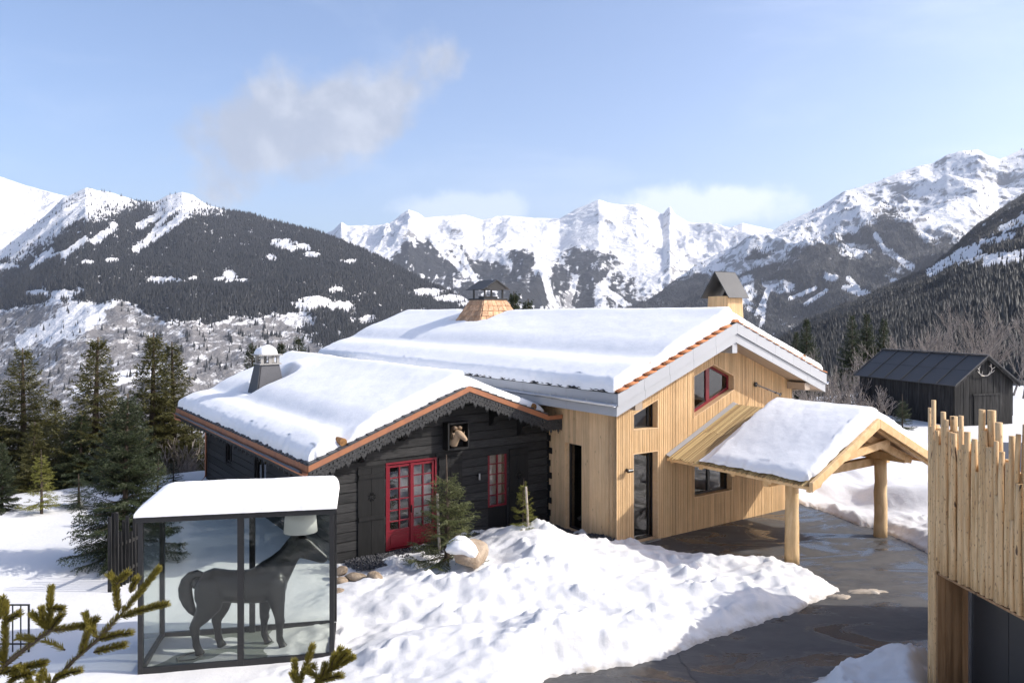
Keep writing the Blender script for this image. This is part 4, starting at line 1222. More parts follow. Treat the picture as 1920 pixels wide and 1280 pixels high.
# ------------------------------------------------------------------ black chalet
def build_chalet():
    Cc = empty('chalet', tuple(HO), HA)
    tag(Cc, 'black burnt wood chalet with red glazed doors and copper roof edge', 'house')
    RX, RZ, SL = -3.305, 4.43, 0.366
    XL, XR, YF, YB = -7.89, -0.58, 2.35, 16.6
    WX, WY = -6.92, 3.10
    def ztop(x): return RZ - SL * abs(x - RX)
    def wtop(x): return ztop(x) - 0.20
    front = [(WX, -0.2), (-0.004, -0.2), (-0.004, wtop(-0.3) - 0.02), (XR, wtop(XR)), (RX, wtop(RX)), (WX, wtop(WX))]
    dr = [(-5.47, 0.12), (-3.92, 0.12), (-3.92, 2.46), (-5.47, 2.46)]
    win = [(-2.20, 0.12), (-1.52, 0.12), (-1.52, 2.42), (-2.20, 2.42)]
    mb = MB(); mb.plate([(x, WY + 0.03, z) for x, z in front], [[(x, WY + 0.03, z) for x, z in h] for h in (dr, win)], (0, 0.25, 0)); mb.build('wall', MATS['shutter_wood'], Cc)
    rng = random.Random(5)
    for q in strip_quads(front, [dr, win], 1, [0.245, 0.26, 0.25], 0.020, -0.2, RZ - 0.2):
        if abs(q[0][0] - q[1][0]) < 0.03 and abs(q[2][0] - q[3][0]) < 0.03: continue
        pr = rng.uniform(0.0, 0.012)
        mb = MB(); mb.plate([(x, WY - pr, z) for x, z in q], [], (0, 0.03 + pr - 0.001, 0)); mb.build('plank', MATS['burnt_wood'], Cc)
    # long side wall
    zs = wtop(WX)
    side = [(WY, -1.0), (16.0, -1.0), (16.0, zs), (WY, zs)]
    sw = [[(5.2, 0.9), (6.4, 0.9), (6.4, 1.9), (5.2, 1.9)], [(8.6, 0.9), (9.8, 0.9), (9.8, 1.9), (8.6, 1.9)], [(12.4, 1.1), (13.2, 1.1), (13.2, 1.9), (12.4, 1.9)]]
    mb = MB(); mb.plate([(WX + 0.03, y, z) for y, z in [(WY + 0.29, -1), (16, -1), (16, zs), (WY + 0.29, zs)]], [[(WX + 0.03, y, z) for y, z in h] for h in sw], (0.25, 0, 0)); mb.build('wall', MATS['shutter_wood'], Cc)
    for q in strip_quads(side, sw, 1, [0.245, 0.26, 0.25], 0.020, -1.0, zs):
        mb = MB(); mb.plate([(WX, y, z) for y, z in q], [], (0.029, 0, 0)); mb.build('plank', MATS['burnt_wood'], Cc)
    for h in sw:
        glazing(Cc, 'window', h, WX, 0.06, MATS['black_metal'], [((h[0][0] + h[1][0]) / 2, 0.05)], [], 0.06, axis='x')
    mb = MB(); mb.plate([(x, 15.7, z) for x, z in [(WX + 0.3, -2), (-0.05, -2), (-0.05, wtop(-0.6)), (RX, wtop(RX)), (WX + 0.3, wtop(WX))]], [], (0, 0.25, 0)); mb.build('wall', MATS['burnt_wood'], Cc)
    mb = MB(); mb.box(WX + 0.3, -0.06, WY + 1.5, WY + 1.56, 0, 2.9); mb.build('inner_wall', MATS['dark_interior'], Cc)
    mb = MB(); mb.box(WX + 0.3, -0.06, WY + 0.29, 15.6, 0.0, 0.06); mb.build('floor', MATS['dark_interior'], Cc)
    # corner board
    mb = MB(); mb.box(WX - 0.02, WX + 0.0, WY - 0.02, WY + 0.14, -0.2, zs - 0.02); mb.build('corner_board', MATS['shutter_wood'], Cc)
    # red glazed doors: two leaves
    red = MATS['red_paint']
    D = empty('glazed_door', (0, 0, 0), 0, Cc)
    mb = MB(); mb.plate([(x, WY - 0.02, z) for x, z in dr], [[(x, WY - 0.02, z) for x, z in [(-5.42, 0.13), (-3.97, 0.13), (-3.97, 2.41), (-5.42, 2.41)]]], (0, 0.12, 0)); mb.build('door_frame', red, D)
    z0 = 0.16; zp = 0.58; zt = 2.39
    rows = [zp + (zt - 0.06 - zp) * k / 6 for k in range(1, 6)]
    glz = []
    for a, b in ((-5.41, -4.70), (-4.69, -3.98)):
        leaf = [(a, zp), (b, zp), (b, zt), (a, zt)]
        cur = [(a + 0.05, b - 0.02, zp, zt)] if a > -5 else [((a + b) / 2 + 0.02, b, 1.4, zt)]
        g = glazing(Cc, 'door_leaf', leaf, WY - 0.02, 0.03, red, [((a + b) / 2, 0.035)], [(r_, 0.03) for r_ in rows], 0.07, curtain=cur)
        mb = MB(); mb.box(a + 0.004, b - 0.004, WY + 0.012, WY + 0.06, z0, zp - 0.002); mb.build('kick_panel', red, g)
        mb = MB(); mb.box(a + 0.09, b - 0.09, WY + 0.0, WY + 0.0118, z0 + 0.08, zp - 0.08); mb.build('raised_panel', red, g)
    mb = MB(); mb.box(-4.735, -4.665, WY - 0.018, WY + 0.008, z0, zt); mb.build('meeting_stile', red, D)
    mb = MB(); mb.box(-4.72, -4.70, WY - 0.06, WY - 0.019, 1.05, 1.25); mb.build('handle', MATS['black_metal'], D)
    wrow = [0.84 + (2.36 - 0.84) * k / 5 for k in range(1, 5)]
    w = glazing(Cc, 'window_door', [(-2.19, 0.80), (-1.53, 0.80), (-1.53, 2.41), (-2.19, 2.41)], WY - 0.02, 0.03, red, [(-1.86, 0.04)], [(r_, 0.03) for r_ in wrow], 0.06, curtain=[(-2.1, -1.62, 0.8, 2.4)])
    mb = MB(); mb.box(-2.186, -1.534, WY + 0.012, WY + 0.06, 0.14, 0.798); mb.build('kick_panel', MATS['shutter_wood'], w)  # red panel coloured near black, the deep shade on it painted in
    # shutters
    def shutter(x0, x1, zb, zt_):
        S = empty('shutter', (0, 0, 0), 0, Cc)
        xm = (x0 + x1) / 2; y = WY - 0.045
        # snowflake cut-out shared by both boards
        zc = zb + (zt_ - zb) * 0.66
        for sgn, a, b in ((-1, x0, xm - 0.004), (1, xm + 0.004, x1)):
            hol = []
            for k in range(4):
                t = R(-67.5 + 45 * k) if sgn > 0 else R(112.5 + 45 * k)
                d = Vector((math.cos(t), math.sin(t))); n_ = Vector((-d.y, d.x))
                c0 = Vector((xm, zc)) + d * 0.035; c1 = Vector((xm, zc)) + d * 0.11
                hol.append([tuple(c0 - n_ * 0.006), tuple(c1 - n_ * 0.026), tuple(c1 + d * 0.012), tuple(c1 + n_ * 0.026), tuple(c0 + n_ * 0.006)])
            mb = MB(); mb.plate([(x, y, z) for x, z in [(a, zb), (b, zb), (b, zt_), (a, zt_)]], [[(x, y, z) for x, z in h] for h in hol], (0, 0.03, 0)); mb.build('board', MATS['shutter_wood'], S)
        mb = MB(); mb.box(x0 + 0.01, x1 - 0.01, y + 0.0301, y + 0.034, zc - 0.15, zc + 0.15); mb.build('backing', MATS['black_metal'], S)
        for zz in (zt_ - 0.22, zb + (zt_ - zb) * 0.42):
            mb = MB(); mb.box(x0 + 0.01, x1 - 0.01, y - 0.026, y - 0.001, zz - 0.055, zz + 0.055); mb.build('ledge', MATS['shutter_wood'], S)
        mb = MB(); mb.box(x0, x1, y - 0.012, y + 0.03, zt_ + 0.002, zt_ + 0.04); mb.build('cap_rail', MATS['shutter_wood'], S)
    shutter(-6.28, -5.52, 0.12, 2.40); shutter(-3.86, -3.10, 0.12, 2.40); shutter(-1.46, -0.78, 0.12, 2.40)
    # thresholds
    mb = MB(); mb.box(-5.6, -3.8, WY - 0.42, WY - 0.03, -0.1, 0.08); mb.build('step', MATS['pale_concrete'], Cc)
    mb = MB(); mb.box(-2.35, -1.35, WY - 0.40, WY - 0.03, -0.1, 0.08); mb.build('step', MATS['pale_concrete'], Cc)
    # niche for the ram's head
    N_ = empty('niche', (0, 0, 0), 0, Cc)
    nx0, nx1, nz0, nz1, yd = -3.72, -3.02, 2.66, 3.42, WY - 0.30
    for (a, b, c, d) in ((nx0, nx0 + 0.05, nz0, nz1), (nx1 - 0.05, nx1, nz0, nz1), (nx0 + 0.051, nx1 - 0.051, nz1 - 0.05, nz1), (nx0 + 0.051, nx1 - 0.051, nz0, nz0 + 0.05)):
        mb = MB(); mb.box(a, b, yd, WY - 0.014, c, d); mb.build('box_board', MATS['shutter_wood'], N_)
    # wall lamp
    L_ = empty('wall_lamp', (0, 0, 0), 0, Cc)
    mb = MB(); mb.tube([(-2.55, WY - 0.015, 1.80), (-2.55, WY - 0.07, 1.80)], 0.035, 10); mb.build('base', MATS['black_metal'], L_)
    mb = MB(); mb.tube([(-2.55, WY - 0.09, 1.68), (-2.55, WY - 0.09, 1.86)], 0.032, 12); mb.build('shade', MATS['galvanised'], L_)
    # log ends that bite into the larch wall
    rng = random.Random(6); z = -0.1; k = 0
    while z < 2.75:
        h = 0.19; ln = [0.18, 0.05, 0.12, 0.02][k % 4] + rng.uniform(0, .04)
        mb = MB(); mb.box(-0.022, -0.001, WY - 0.02 - ln, WY - 0.014, z, z + h - 0.006); mb.build('log_end', MATS['shutter_wood'], Cc)
        z += h; k += 1
    # roof
    roof = empty('roof', (0, 0, 0), 0, Cc)
    mb = MB()
    for a, b in ((XL + 0.03, RX), (RX, XR - 0.03)):
        mb.plate([(a, YF + 0.045, ztop(a)), (b, YF + 0.045, ztop(b)), (b, YF + 0.045, ztop(b) - 0.17), (a, YF + 0.045, ztop(a) - 0.17)], [], (0, YB - YF - 0.08, 0))
    mb.build('roof_deck', MATS['slate'], roof)
    # copper rake trim
    for a, b in ((XL, RX), (XR, RX)):
        n = 4
        for i in range(n):
            u0, u1 = a + (b - a) * i / n, a + (b - a) * (i + 1) / n
            mb = MB(); mb.plate([(u0, YF - 0.02, ztop(u0) + 0.03), (u1, YF - 0.02, ztop(u1) + 0.03), (u1, YF - 0.02, ztop(u1) - 0.115), (u0, YF - 0.02, ztop(u0) - 0.115)], [], (0, 0.06, 0)); mb.build('copper_trim', MATS['copper'], roof)
    # carved lambrequin boards below the trim
    low = [(0, -.36), (.09, -.44), (.14, -.385), (.22, -.415), (.27, -.36), (.36, -.40), (.40, -.47), (.45, -.42), (.50, -.52), (.55, -.42), (.60, -.47), (.64, -.40), (.73, -.36), (.78, -.415), (.86, -.385), (.91, -.44), (1, -.36)]
    def dia(u, v, a, b): a *= 1.15; b *= 1.35; return [(u - a, v), (u, v - b), (u + a, v), (u, v + b)]
    cut = [dia(.25, -.19, .05, .022), dia(.75, -.19, .05, .022), dia(.5, -.20, .035, .045), dia(.12, -.28, .05, .012), dia(.88, -.28, .05, .012), dia(.38, -.29, .05, .014), dia(.62, -.29, .05, .014), dia(.5, -.33, .03, .03), dia(.25, -.325, .035, .018), dia(.75, -.325, .035, .018), dia(.06, -.20, .022, .015), dia(.94, -.20, .022, .015)]
    for a, b in ((XL + 0.01, RX), (RX, XR)):
        n = round(abs(b - a) / 0.40)
        for i in range(n):
            u0 = a + (b - a) * i / n; w_ = (b - a) / n
            def q(u, v): x = u0 + 0.002 + u * (w_ - 0.004); return (x, YF, ztop(x) + v)
            mb = MB(); mb.plate([q(0, -.118), q(1, -.118)] + [q(u, v) for u, v in low[::-1]], [[q(u, v) for u, v in h] for h in cut], (0, 0.03, 0)); mb.build('carved_board', MATS['lambrequin_wood'], roof)
    # carved boards along the left eave
    n = 34
    for i in range(n):
        y0 = YF + 0.05 + (YB - YF - 0.1) * i / n; w_ = (YB - YF - 0.1) / n
        def q(u, v): return (XL + 0.05, y0 + 0.002 + u * (w_ - 0.004), ztop(XL) + v)
        mb = MB(); mb.plate([q(0, -.20), q(1, -.20)] + [q(u, v + 0.02) for u, v in low[::-1]], [], (0.03, 0, 0)); mb.build('carved_board', MATS['lambrequin_wood'], roof)
    # copper eave sheet and gutter, left
    n = 8
    for i in range(n):
        y0 = YF + 0.045 + (YB - YF - 0.06) * i / n; y1 = YF + 0.045 + (YB - YF - 0.06) * (i + 1) / n - 0.004
        zt_ = ztop(XL)
        mb = MB(); mb.plate([(XL, y0, zt_ + 0.03), (XL, y1, zt_ + 0.03), (XL - 0.015, y1, zt_ - 0.17), (XL - 0.015, y0, zt_ - 0.17)], [], (0.012, 0, 0)); mb.build('copper_sheet', MATS['copper'], roof)
    mb = MB(); vs = []; fs = []; m_ = 9; rr = 0.065; ze = ztop(XL) - 0.16
    for yy in (YF - 0.02, YB):
        for k in range(m_):
            t = math.pi * k / (m_ - 1); vs.append((XL - 0.085 - rr * math.cos(t), yy, ze - rr * math.sin(t)))
    for k in range(m_ - 1): fs.append((k, k + 1, m_ + k + 1, m_ + k))
    mb.add(vs, fs); g = mb.build('gutter', MATS['copper'], roof, smooth=True); md = g.modifiers.new('thickness', 'SOLIDIFY'); md.thickness = 0.008
    # snow lying in the gutter
    mb = MB(); mb.tube([(XL - 0.085, YF + 0.3 + k * 0.5, ze - 0.012 + 0.008 * math.sin(k * 1.7)) for k in range(28)], 0.047, 6); mb.build('gutter_ice', MATS['lead_sheet'], roof)
    # right eave: copper end
    zt_ = ztop(XR)
    mb = MB(); mb.box(XR - 0.005, -0.03, YF - 0.02, YF + 0.03, zt_ - 0.115, zt_ - 0.0); mb.build('copper_end', MATS['copper'], roof)
    mb = MB(); mb.box(XR - 0.005, -0.03, YF + 0.031, YB, zt_ - 0.115, zt_ - 0.09); mb.build('copper_valley', MATS['dark_sheet'], roof)
    for i in range(2):
        u0 = XR + i * 0.275; w_ = 0.272
        def q(u, v): return (u0 + u * w_, YF, zt_ + v)
        mb = MB(); mb.plate([q(0, -.118), q(1, -.118)] + [q(u, v - 0.03) for u, v in low[::-1]], [[q(u, v) for u, v in h] for h in cut], (0, 0.03, 0)); mb.build('carved_board', MATS['lambrequin_wood'], roof)
    # downpipe at the far corner
    mb = MB(); zz = ze - 0.06
    mb.tube([(XL - 0.085, YB - 0.25, zz), (XL - 0.08, YB - 0.28, zz - 0.15), (WX - 0.12, YB - 1.0, zz - 0.42), (WX - 0.10, YB - 1.05, zz - 0.6), (WX - 0.10, YB - 1.05, 0.2), (WX - 0.35, YB - 1.1, -0.05)], 0.045, 10); mb.build('downpipe', MATS['copper'], roof, smooth=True)
    # slate tiles showing at the eave and along the rake
    rng = random.Random(12)
    for i in range(50):
        y = YF + 0.08 + i * 0.286
        if y > YB - 0.25: break
        mb = MB(); hh = 0.03 + rng.uniform(0, .03); x0 = XL - 0.02; w_ = rng.uniform(.12, .24)
        mb.hexa([(x0, y, ztop(x0) + 0.034), (x0 + 0.35, y, ztop(x0 + .35) + 0.02), (x0 + 0.35, y + w_, ztop(x0 + .35) + 0.02), (x0, y + w_, ztop(x0) + 0.034),
                 (x0, y + 0.02, ztop(x0) + 0.034 + hh), (x0 + 0.35, y, ztop(x0 + .35) + 0.05), (x0 + 0.35, y + w_, ztop(x0 + .35) + 0.05), (x0, y + w_ - 0.02, ztop(x0) + 0.034 + hh)])
        mb.build('slate', MATS['slate'], roof)
    for a, b in ((XL, RX), (XR, RX)):
        n = int(abs(b - a) / 0.26); sg = 1 if b > a else -1
        for i in range(n):
            x0 = a + sg * i * 0.26; x1 = x0 + sg * 0.30; h0 = 0.075 + rng.uniform(0, .02)
            mb = MB(); ya, yb = YF - 0.03, YF + 0.36
            mb.hexa([(x0, ya, ztop(x0) + 0.032), (x1, ya, ztop(x1) + 0.032), (x1, yb, ztop(x1) + 0.032), (x0, yb, ztop(x0) + 0.032), (x0, ya, ztop(x0) + h0), (x1, ya, ztop(x1) + 0.05), (x1, yb, ztop(x1) + 0.05), (x0, yb, ztop(x0) + h0)])
            mb.build('slate', MATS['slate'], roof)
    # carved consoles under the front overhang
    for x in (-6.2, -5.0, -2.1, -1.1):
        zz = wtop(x) - 0.02
        pr = [(WY - 0.02, zz), (YF + 0.06, zz), (YF + 0.06, zz - 0.10), (YF + 0.22, zz - 0.14), (YF + 0.30, zz - 0.26), (YF + 0.46, zz - 0.30), (YF + 0.52, zz - 0.46), (WY - 0.02, zz - 0.58)]
        mb = MB(); mb.plate([(x - 0.07, y, z) for y, z in pr], [], (0.14, 0, 0)); mb.build('console', MATS['shutter_wood'], roof)
    # chimney of the chalet: lead clad shaft, small pillars, slab
    K = empty('chimney', (0, 0, 0), 0, Cc); K["label"] = "lead clad chimney with small pillars and a snow cap"
    kx, ky = CH_X, CH_Y
    zb = ztop(kx) - 0.1; zt2 = zb + 1.06
    bw, tw = 0.52, 0.34
    mb = MB(); mb.hexa([(kx - bw, ky - bw, zb), (kx + bw, ky - bw, zb), (kx + bw, ky + bw, zb), (kx - bw, ky + bw, zb), (kx - tw, ky - tw, zt2), (kx + tw, ky - tw, zt2), (kx + tw, ky + tw, zt2), (kx - tw, ky + tw, zt2)])
    mb.build('shaft', MATS['lead_sheet'], K, bevel=0.02)
    mb = MB(); mb.plate([(kx - bw - 0.02, ky - bw - 0.02, zb), (kx - bw - 0.02, ky + bw, zb), (kx - tw - 0.02, ky + tw, zt2 - 0.05), (kx - tw - 0.02, ky - tw - 0.02, zt2 - 0.05)], [], (-0.025, 0, 0)); mb.build('flashing', MATS['slate'], K)
    mb = MB(); mb.box(kx - 0.40, kx + 0.40, ky - 0.40, ky + 0.40, zt2, zt2 + 0.05); mb.build('slab', MATS['pale_concrete'], K)
    for i, (ax_, ay_) in enumerate(((-1, -1), (0, -1), (1, -1), (-1, 1), (0, 1), (1, 1))):
        mb = MB(); mb.box(kx + ax_ * 0.29 - 0.05, kx + ax_ * 0.29 + 0.05, ky + ay_ * 0.29 - 0.05, ky + ay_ * 0.29 + 0.05, zt2 + 0.05, zt2 + 0.33); mb.build('pillar', MATS['pale_concrete'], K)
    mb = MB(); mb.box(kx - 0.44, kx + 0.44, ky - 0.44, ky + 0.44, zt2 + 0.33, zt2 + 0.37); mb.build('slab', MATS['pale_concrete'], K)
    vs = []; fs = []; n = 20
    for r_, (q_, zz) in enumerate(((0.40, 0.0), (0.385, 0.12), (0.32, 0.24), (0.2, 0.33), (0.08, 0.37))):
        for i in range(n):
            t = 2 * math.pi * i / n; sq = 1 / max(abs(math.cos(t)), abs(math.sin(t))) ** 0.6
            vs.append((kx - 0.04 + q_ * sq * math.cos(t) * (0.95 + 0.06 * math.sin(3 * t)), ky + q_ * sq * math.sin(t), zt2 + 0.372 + zz * 0.85 + 0.03 * math.sin(t + 1) * (r_ > 0)))
    for r_ in range(4):
        for i in range(n): fs.append((r_ * n + i, r_ * n + (i + 1) % n, (r_ + 1) * n + (i + 1) % n, (r_ + 1) * n + i))
    fs.append(tuple(4 * n + i for i in range(n)))
    mb = MB(); mb.add(vs, fs); mb.build('snow_cap', MATS['snow_roof'], K, smooth=True)
    # snow on the roof
    def thick(X, Y):
        dl = X - XL
        t = 0.27 + 0.12 * sstep(1.1, 2.1, dl) - 0.06 * np.exp(-((dl - 1.25) / 0.3) ** 2) * sstep(YF, YF + 2.5, Y) + 0.06 * np.exp(-((dl - 0.6) / 0.4) ** 2)
        t = t + 0.06 * fbm(X * .4 + 7, Y * .3, 3) + 0.012 * fbm(X * 2.2, Y * 2.2, 3)
        t = np.where(X > RX, 0.24, t)
        d = np.hypot(np.maximum(np.abs(X - kx) - 0.52, 0), np.maximum(np.abs(Y - ky) - 0.52, 0))
        t = t * (0.18 + 0.82 * sstep(0.02, 0.55, d))
        up = np.exp(-((X - kx - 1.1) / 0.5) ** 2 - ((Y - ky) / 0.8) ** 2) * 0.16
        t = t + up + 0.05 * np.exp(-((X - RX) / 0.6) ** 2)
        # gap where the guard log ends
        t = t * (1 - 0.92 * np.exp(-(((X - LOGX) / 0.24) ** 2) - ((np.maximum(Y - YF - 0.1, 0)) / 0.42) ** 2))
        return t
    LOGX = -6.93
    ztv = lambda X: RZ - SL * np.sqrt((X - RX) ** 2 + 0.02) + 0.05
    snow_sheet('roof_snow', None, XL + 0.03, XR - 0.02, YF + 0.12, YB - 0.03, ztv, thick, 120, 200, 'deep snow blanket on the black chalet roof', XF, 0.22)
    for x, lb in ((LOGX, 'snow guard log end poking from the snow on the chalet roof, near slope'), (-0.98, 'snow guard log end on the chalet roof beside the larch house')):
        w0, w1 = HW(x, YF + 0.14), HW(x, YF + 0.95); zz = ztop(x) + 0.14
        mb = MB(); mb.tube([(w0.x, w0.y, zz), (w1.x, w1.y, zz)], [0.10, 0.095], 14); tag(mb.build('snow_log', MATS['log_end']), lb, 'log', 'snow guard logs')
def _find_chimney():
    # where the ray through the foot of the chalet chimney meets the snow of the left slope
    px, py = 487, 732
    best = None
    d = Vector(((px - CX) / F_PX, 1, (HY - py) / F_PX))
    for k in range(4000):
        Y = 15 + k * 0.005
        w = Vector((0, 0, CAM_Z)) + d * Y
        s = (w.x - HO.x) * .818 + (w.y - HO.y) * .575; t = -(w.x - HO.x) * .575 + (w.y - HO.y) * .818
        z = 4.43 - .366 * abs(s + 3.305) + 0.2
        if w.z < z and s > -7.8: best = (s, t); break
    return best
_b = _find_chimney()
CH_X, CH_Y = _b[0] + 0.42, _b[1] + 0.45
print('chalet chimney', CH_X, CH_Y)
build_chalet()
# ------------------------------------------------------------------ canopy over the entrance
def build_canopy():
    K = empty('canopy', tuple(HO), HA)
    tag(K, 'timber canopy with reed roof on two round log posts, by the house entrance', 'canopy')
    RX, RZ, SL = 4.88, 3.62, 0.445
    XL, XR, YO, YI = 1.95, 7.81, -4.72, -0.02
    def zt(x): return RZ - SL * abs(x - RX)
    bw = MATS['beam_wood']
    rng = random.Random(2)
    for x in (2.87, 7.07):
        ztop_ = zt(x) - 0.40
        n = 7; pts = [(x + rng.uniform(-.012, .012), -3.53 + rng.uniform(-.012, .012), -0.05 + (ztop_ + 0.05) * i / n) for i in range(n + 1)]
        mb = MB(); mb.tube(pts, [0.185 - 0.02 * i / n + rng.uniform(-.004, .004) for i in range(n + 1)], 20)
        mb.build('post', MATS['peeled_log'], K, smooth=False)
        for p in K.children[-1].data.polygons: p.use_smooth = len(p.vertices) == 4
    # plates on the posts, running out from the wall
    for x in (2.87, 7.07):
        mb = MB(); mb.box(x - 0.10, x + 0.10, YO + 0.42, -0.02, zt(x) - 0.395, zt(x) - 0.165); mb.build('wall_plate', bw, K, bevel=0.01)
    # cross beams (tie) at the posts, sticking out on both sides
    mb = MB(); mb.box(1.95 + 0.2, 7.81 + 0.10, -3.53 + 0.19, -3.53 + 0.37, 2.02, 2.26); mb.build('tie_beam', bw, K, bevel=0.01)
    # rafters
    for i, y in enumerate((YO + 0.12, YO + 1.25, YO + 2.4, YO + 3.5, YI - 0.12)):
        for a, b in ((XL + 0.06, RX), (XR - 0.06, RX)):
            mb = MB(); mb.plate([(a, y - 0.06, zt(a) - 0.055), (b, y - 0.06, zt(b) - 0.055), (b, y - 0.06, zt(b) - 0.20), (a, y - 0.06, zt(a) - 0.20)], [], (0, 0.12, 0)); mb.build('rafter', bw, K)
        # carved rafter feet at the left eave
        a = XL + 0.06
        mb = MB(); mb.plate([(a - 0.02, y - 0.055, zt(a) - 0.06), (a + 0.55, y - 0.055, zt(a + 0.55) - 0.20), (a + 0.42, y - 0.055, zt(a + .42) - 0.31), (a + 0.10, y - 0.055, zt(a) - 0.17)], [], (0, 0.11, 0)); mb.build('rafter_foot', bw, K)
    # gable truss: collar and braces inside the front
    y = YO + 0.34
    def bm(p, q, w, h): mb = MB(); mb.beam(p, q, w, h); mb.build('brace', bw, K)
    mb = MB(); mb.beam((3.35, y, 2.72), (5.95, y, 2.96), 0.12, 0.20, (0, 0, 1)); mb.build('collar_beam', bw, K)
    mb = MB(); mb.beam((4.55, y + 0.14, 3.36), (7.35, y + 0.14, 2.30), 0.12, 0.20, (0, 0, 1)); mb.build('brace', bw, K)
    mb = MB(); mb.beam((RX, YO + 0.2, RZ - 0.30), (RX, YI - 0.05, RZ - 0.30), 0.16, 0.22); mb.build('ridge_beam', bw, K)
    # barge boards
    for a, b in ((XL - 0.02, RX), (XR + 0.04, RX)):
        mb = MB(); mb.plate([(a, YO - 0.05, zt(a) + 0.10), (b, YO - 0.05, zt(b) + 0.10), (b, YO - 0.05, zt(b) - 0.15), (a, YO - 0.05, zt(a) - 0.13)], [], (0, 0.10, 0)); mb.build('barge_board', bw, K, bevel=0.008)
    # eave battens
    for x in (XL, XR):
        mb = MB(); mb.box(x - 0.02, x + 0.04, YO + 0.055, YI, zt(x) - 0.10, zt(x) - 0.02); mb.build('eave_batten', bw, K)
    # boarding below and reed thatch
    for a, b in ((XL + 0.045, RX), (XR - 0.045, RX)):
        mb = MB(); mb.plate([(a, YO + 0.06, zt(a) - 0.0), (b, YO + 0.06, zt(b) - 0.0), (b, YO + 0.06, zt(b) - 0.05), (a, YO + 0.06, zt(a) - 0.05)], [], (0, YI - YO - 0.08, 0)); mb.build('boarding', MATS['jamb_wood'], K)
    mb = MB()
    for a, b in ((XL - 0.05, RX), (XR + 0.03, RX)):
        y = YO + 0.07
        while y < YI - 0.03:
            if y > YI - 1.45 or True:
                r = rng.uniform(.010, .016); k = 3
                x0 = a + rng.uniform(-.05, .05)
                for s_ in range(2):
                    f0, f1 = s_ / 2 - 0.02, (s_ + 1) / 2
                    p = Vector((x0 + (b - x0) * max(f0, 0), y + rng.uniform(-.008, .008), 0)); q = Vector((x0 + (b - x0) * f1, y + rng.uniform(-.008, .008), 0))
                    zo = 0.012 + rng.uniform(0, .012)
                    p.z = zt(p.x) + zo; q.z = zt(q.x) + zo
                    mb.tube([p, q], r, 5)
            y += rng.uniform(.027, .040)
    tag(mb.build('reed_thatch', MATS['reed'], K), kind='stuff')
    # flashing along the wall
    for a, b in ((XL - 0.04, RX), (XR + 0.02, RX)):
        mb = MB(); mb.plate([(a, YI - 0.13, zt(a) + 0.045), (b, YI - 0.13, zt(b) + 0.045), (b, YI + 0.005, zt(b) + 0.085), (a, YI + 0.005, zt(a) + 0.085)], [], (0, 0, 0.012)); mb.build('flashing', MATS['grey_sheet'], K)
    def thick(X, Y):
        t = 0.17 + 0.20 * sstep(0.0, 1.0, (X - XL) / 2.2) + 0.03 * fbm(X * .9, Y * .9, 3) + 0.012 * fbm(X * 3, Y * 3, 3)
        t = t * sstep(-0.02, 0.25, -(Y - (-1.38 + 0.10 * fbm(X * 2.5, X * 0 + 2, 3))))
        t = np.where(Y > -1.30, -0.05, t)
        return t
    ztv = lambda X: RZ - SL * np.sqrt((X - RX) ** 2 + 0.03) + 0.075
    snow_sheet('roof_snow', None, XL + 0.0, XR + 0.02, YO + 0.06, -1.2, ztv, thick, 90, 60, 'snow lying on the canopy beside the bare reed strip', XF, 0.22)
build_canopy()

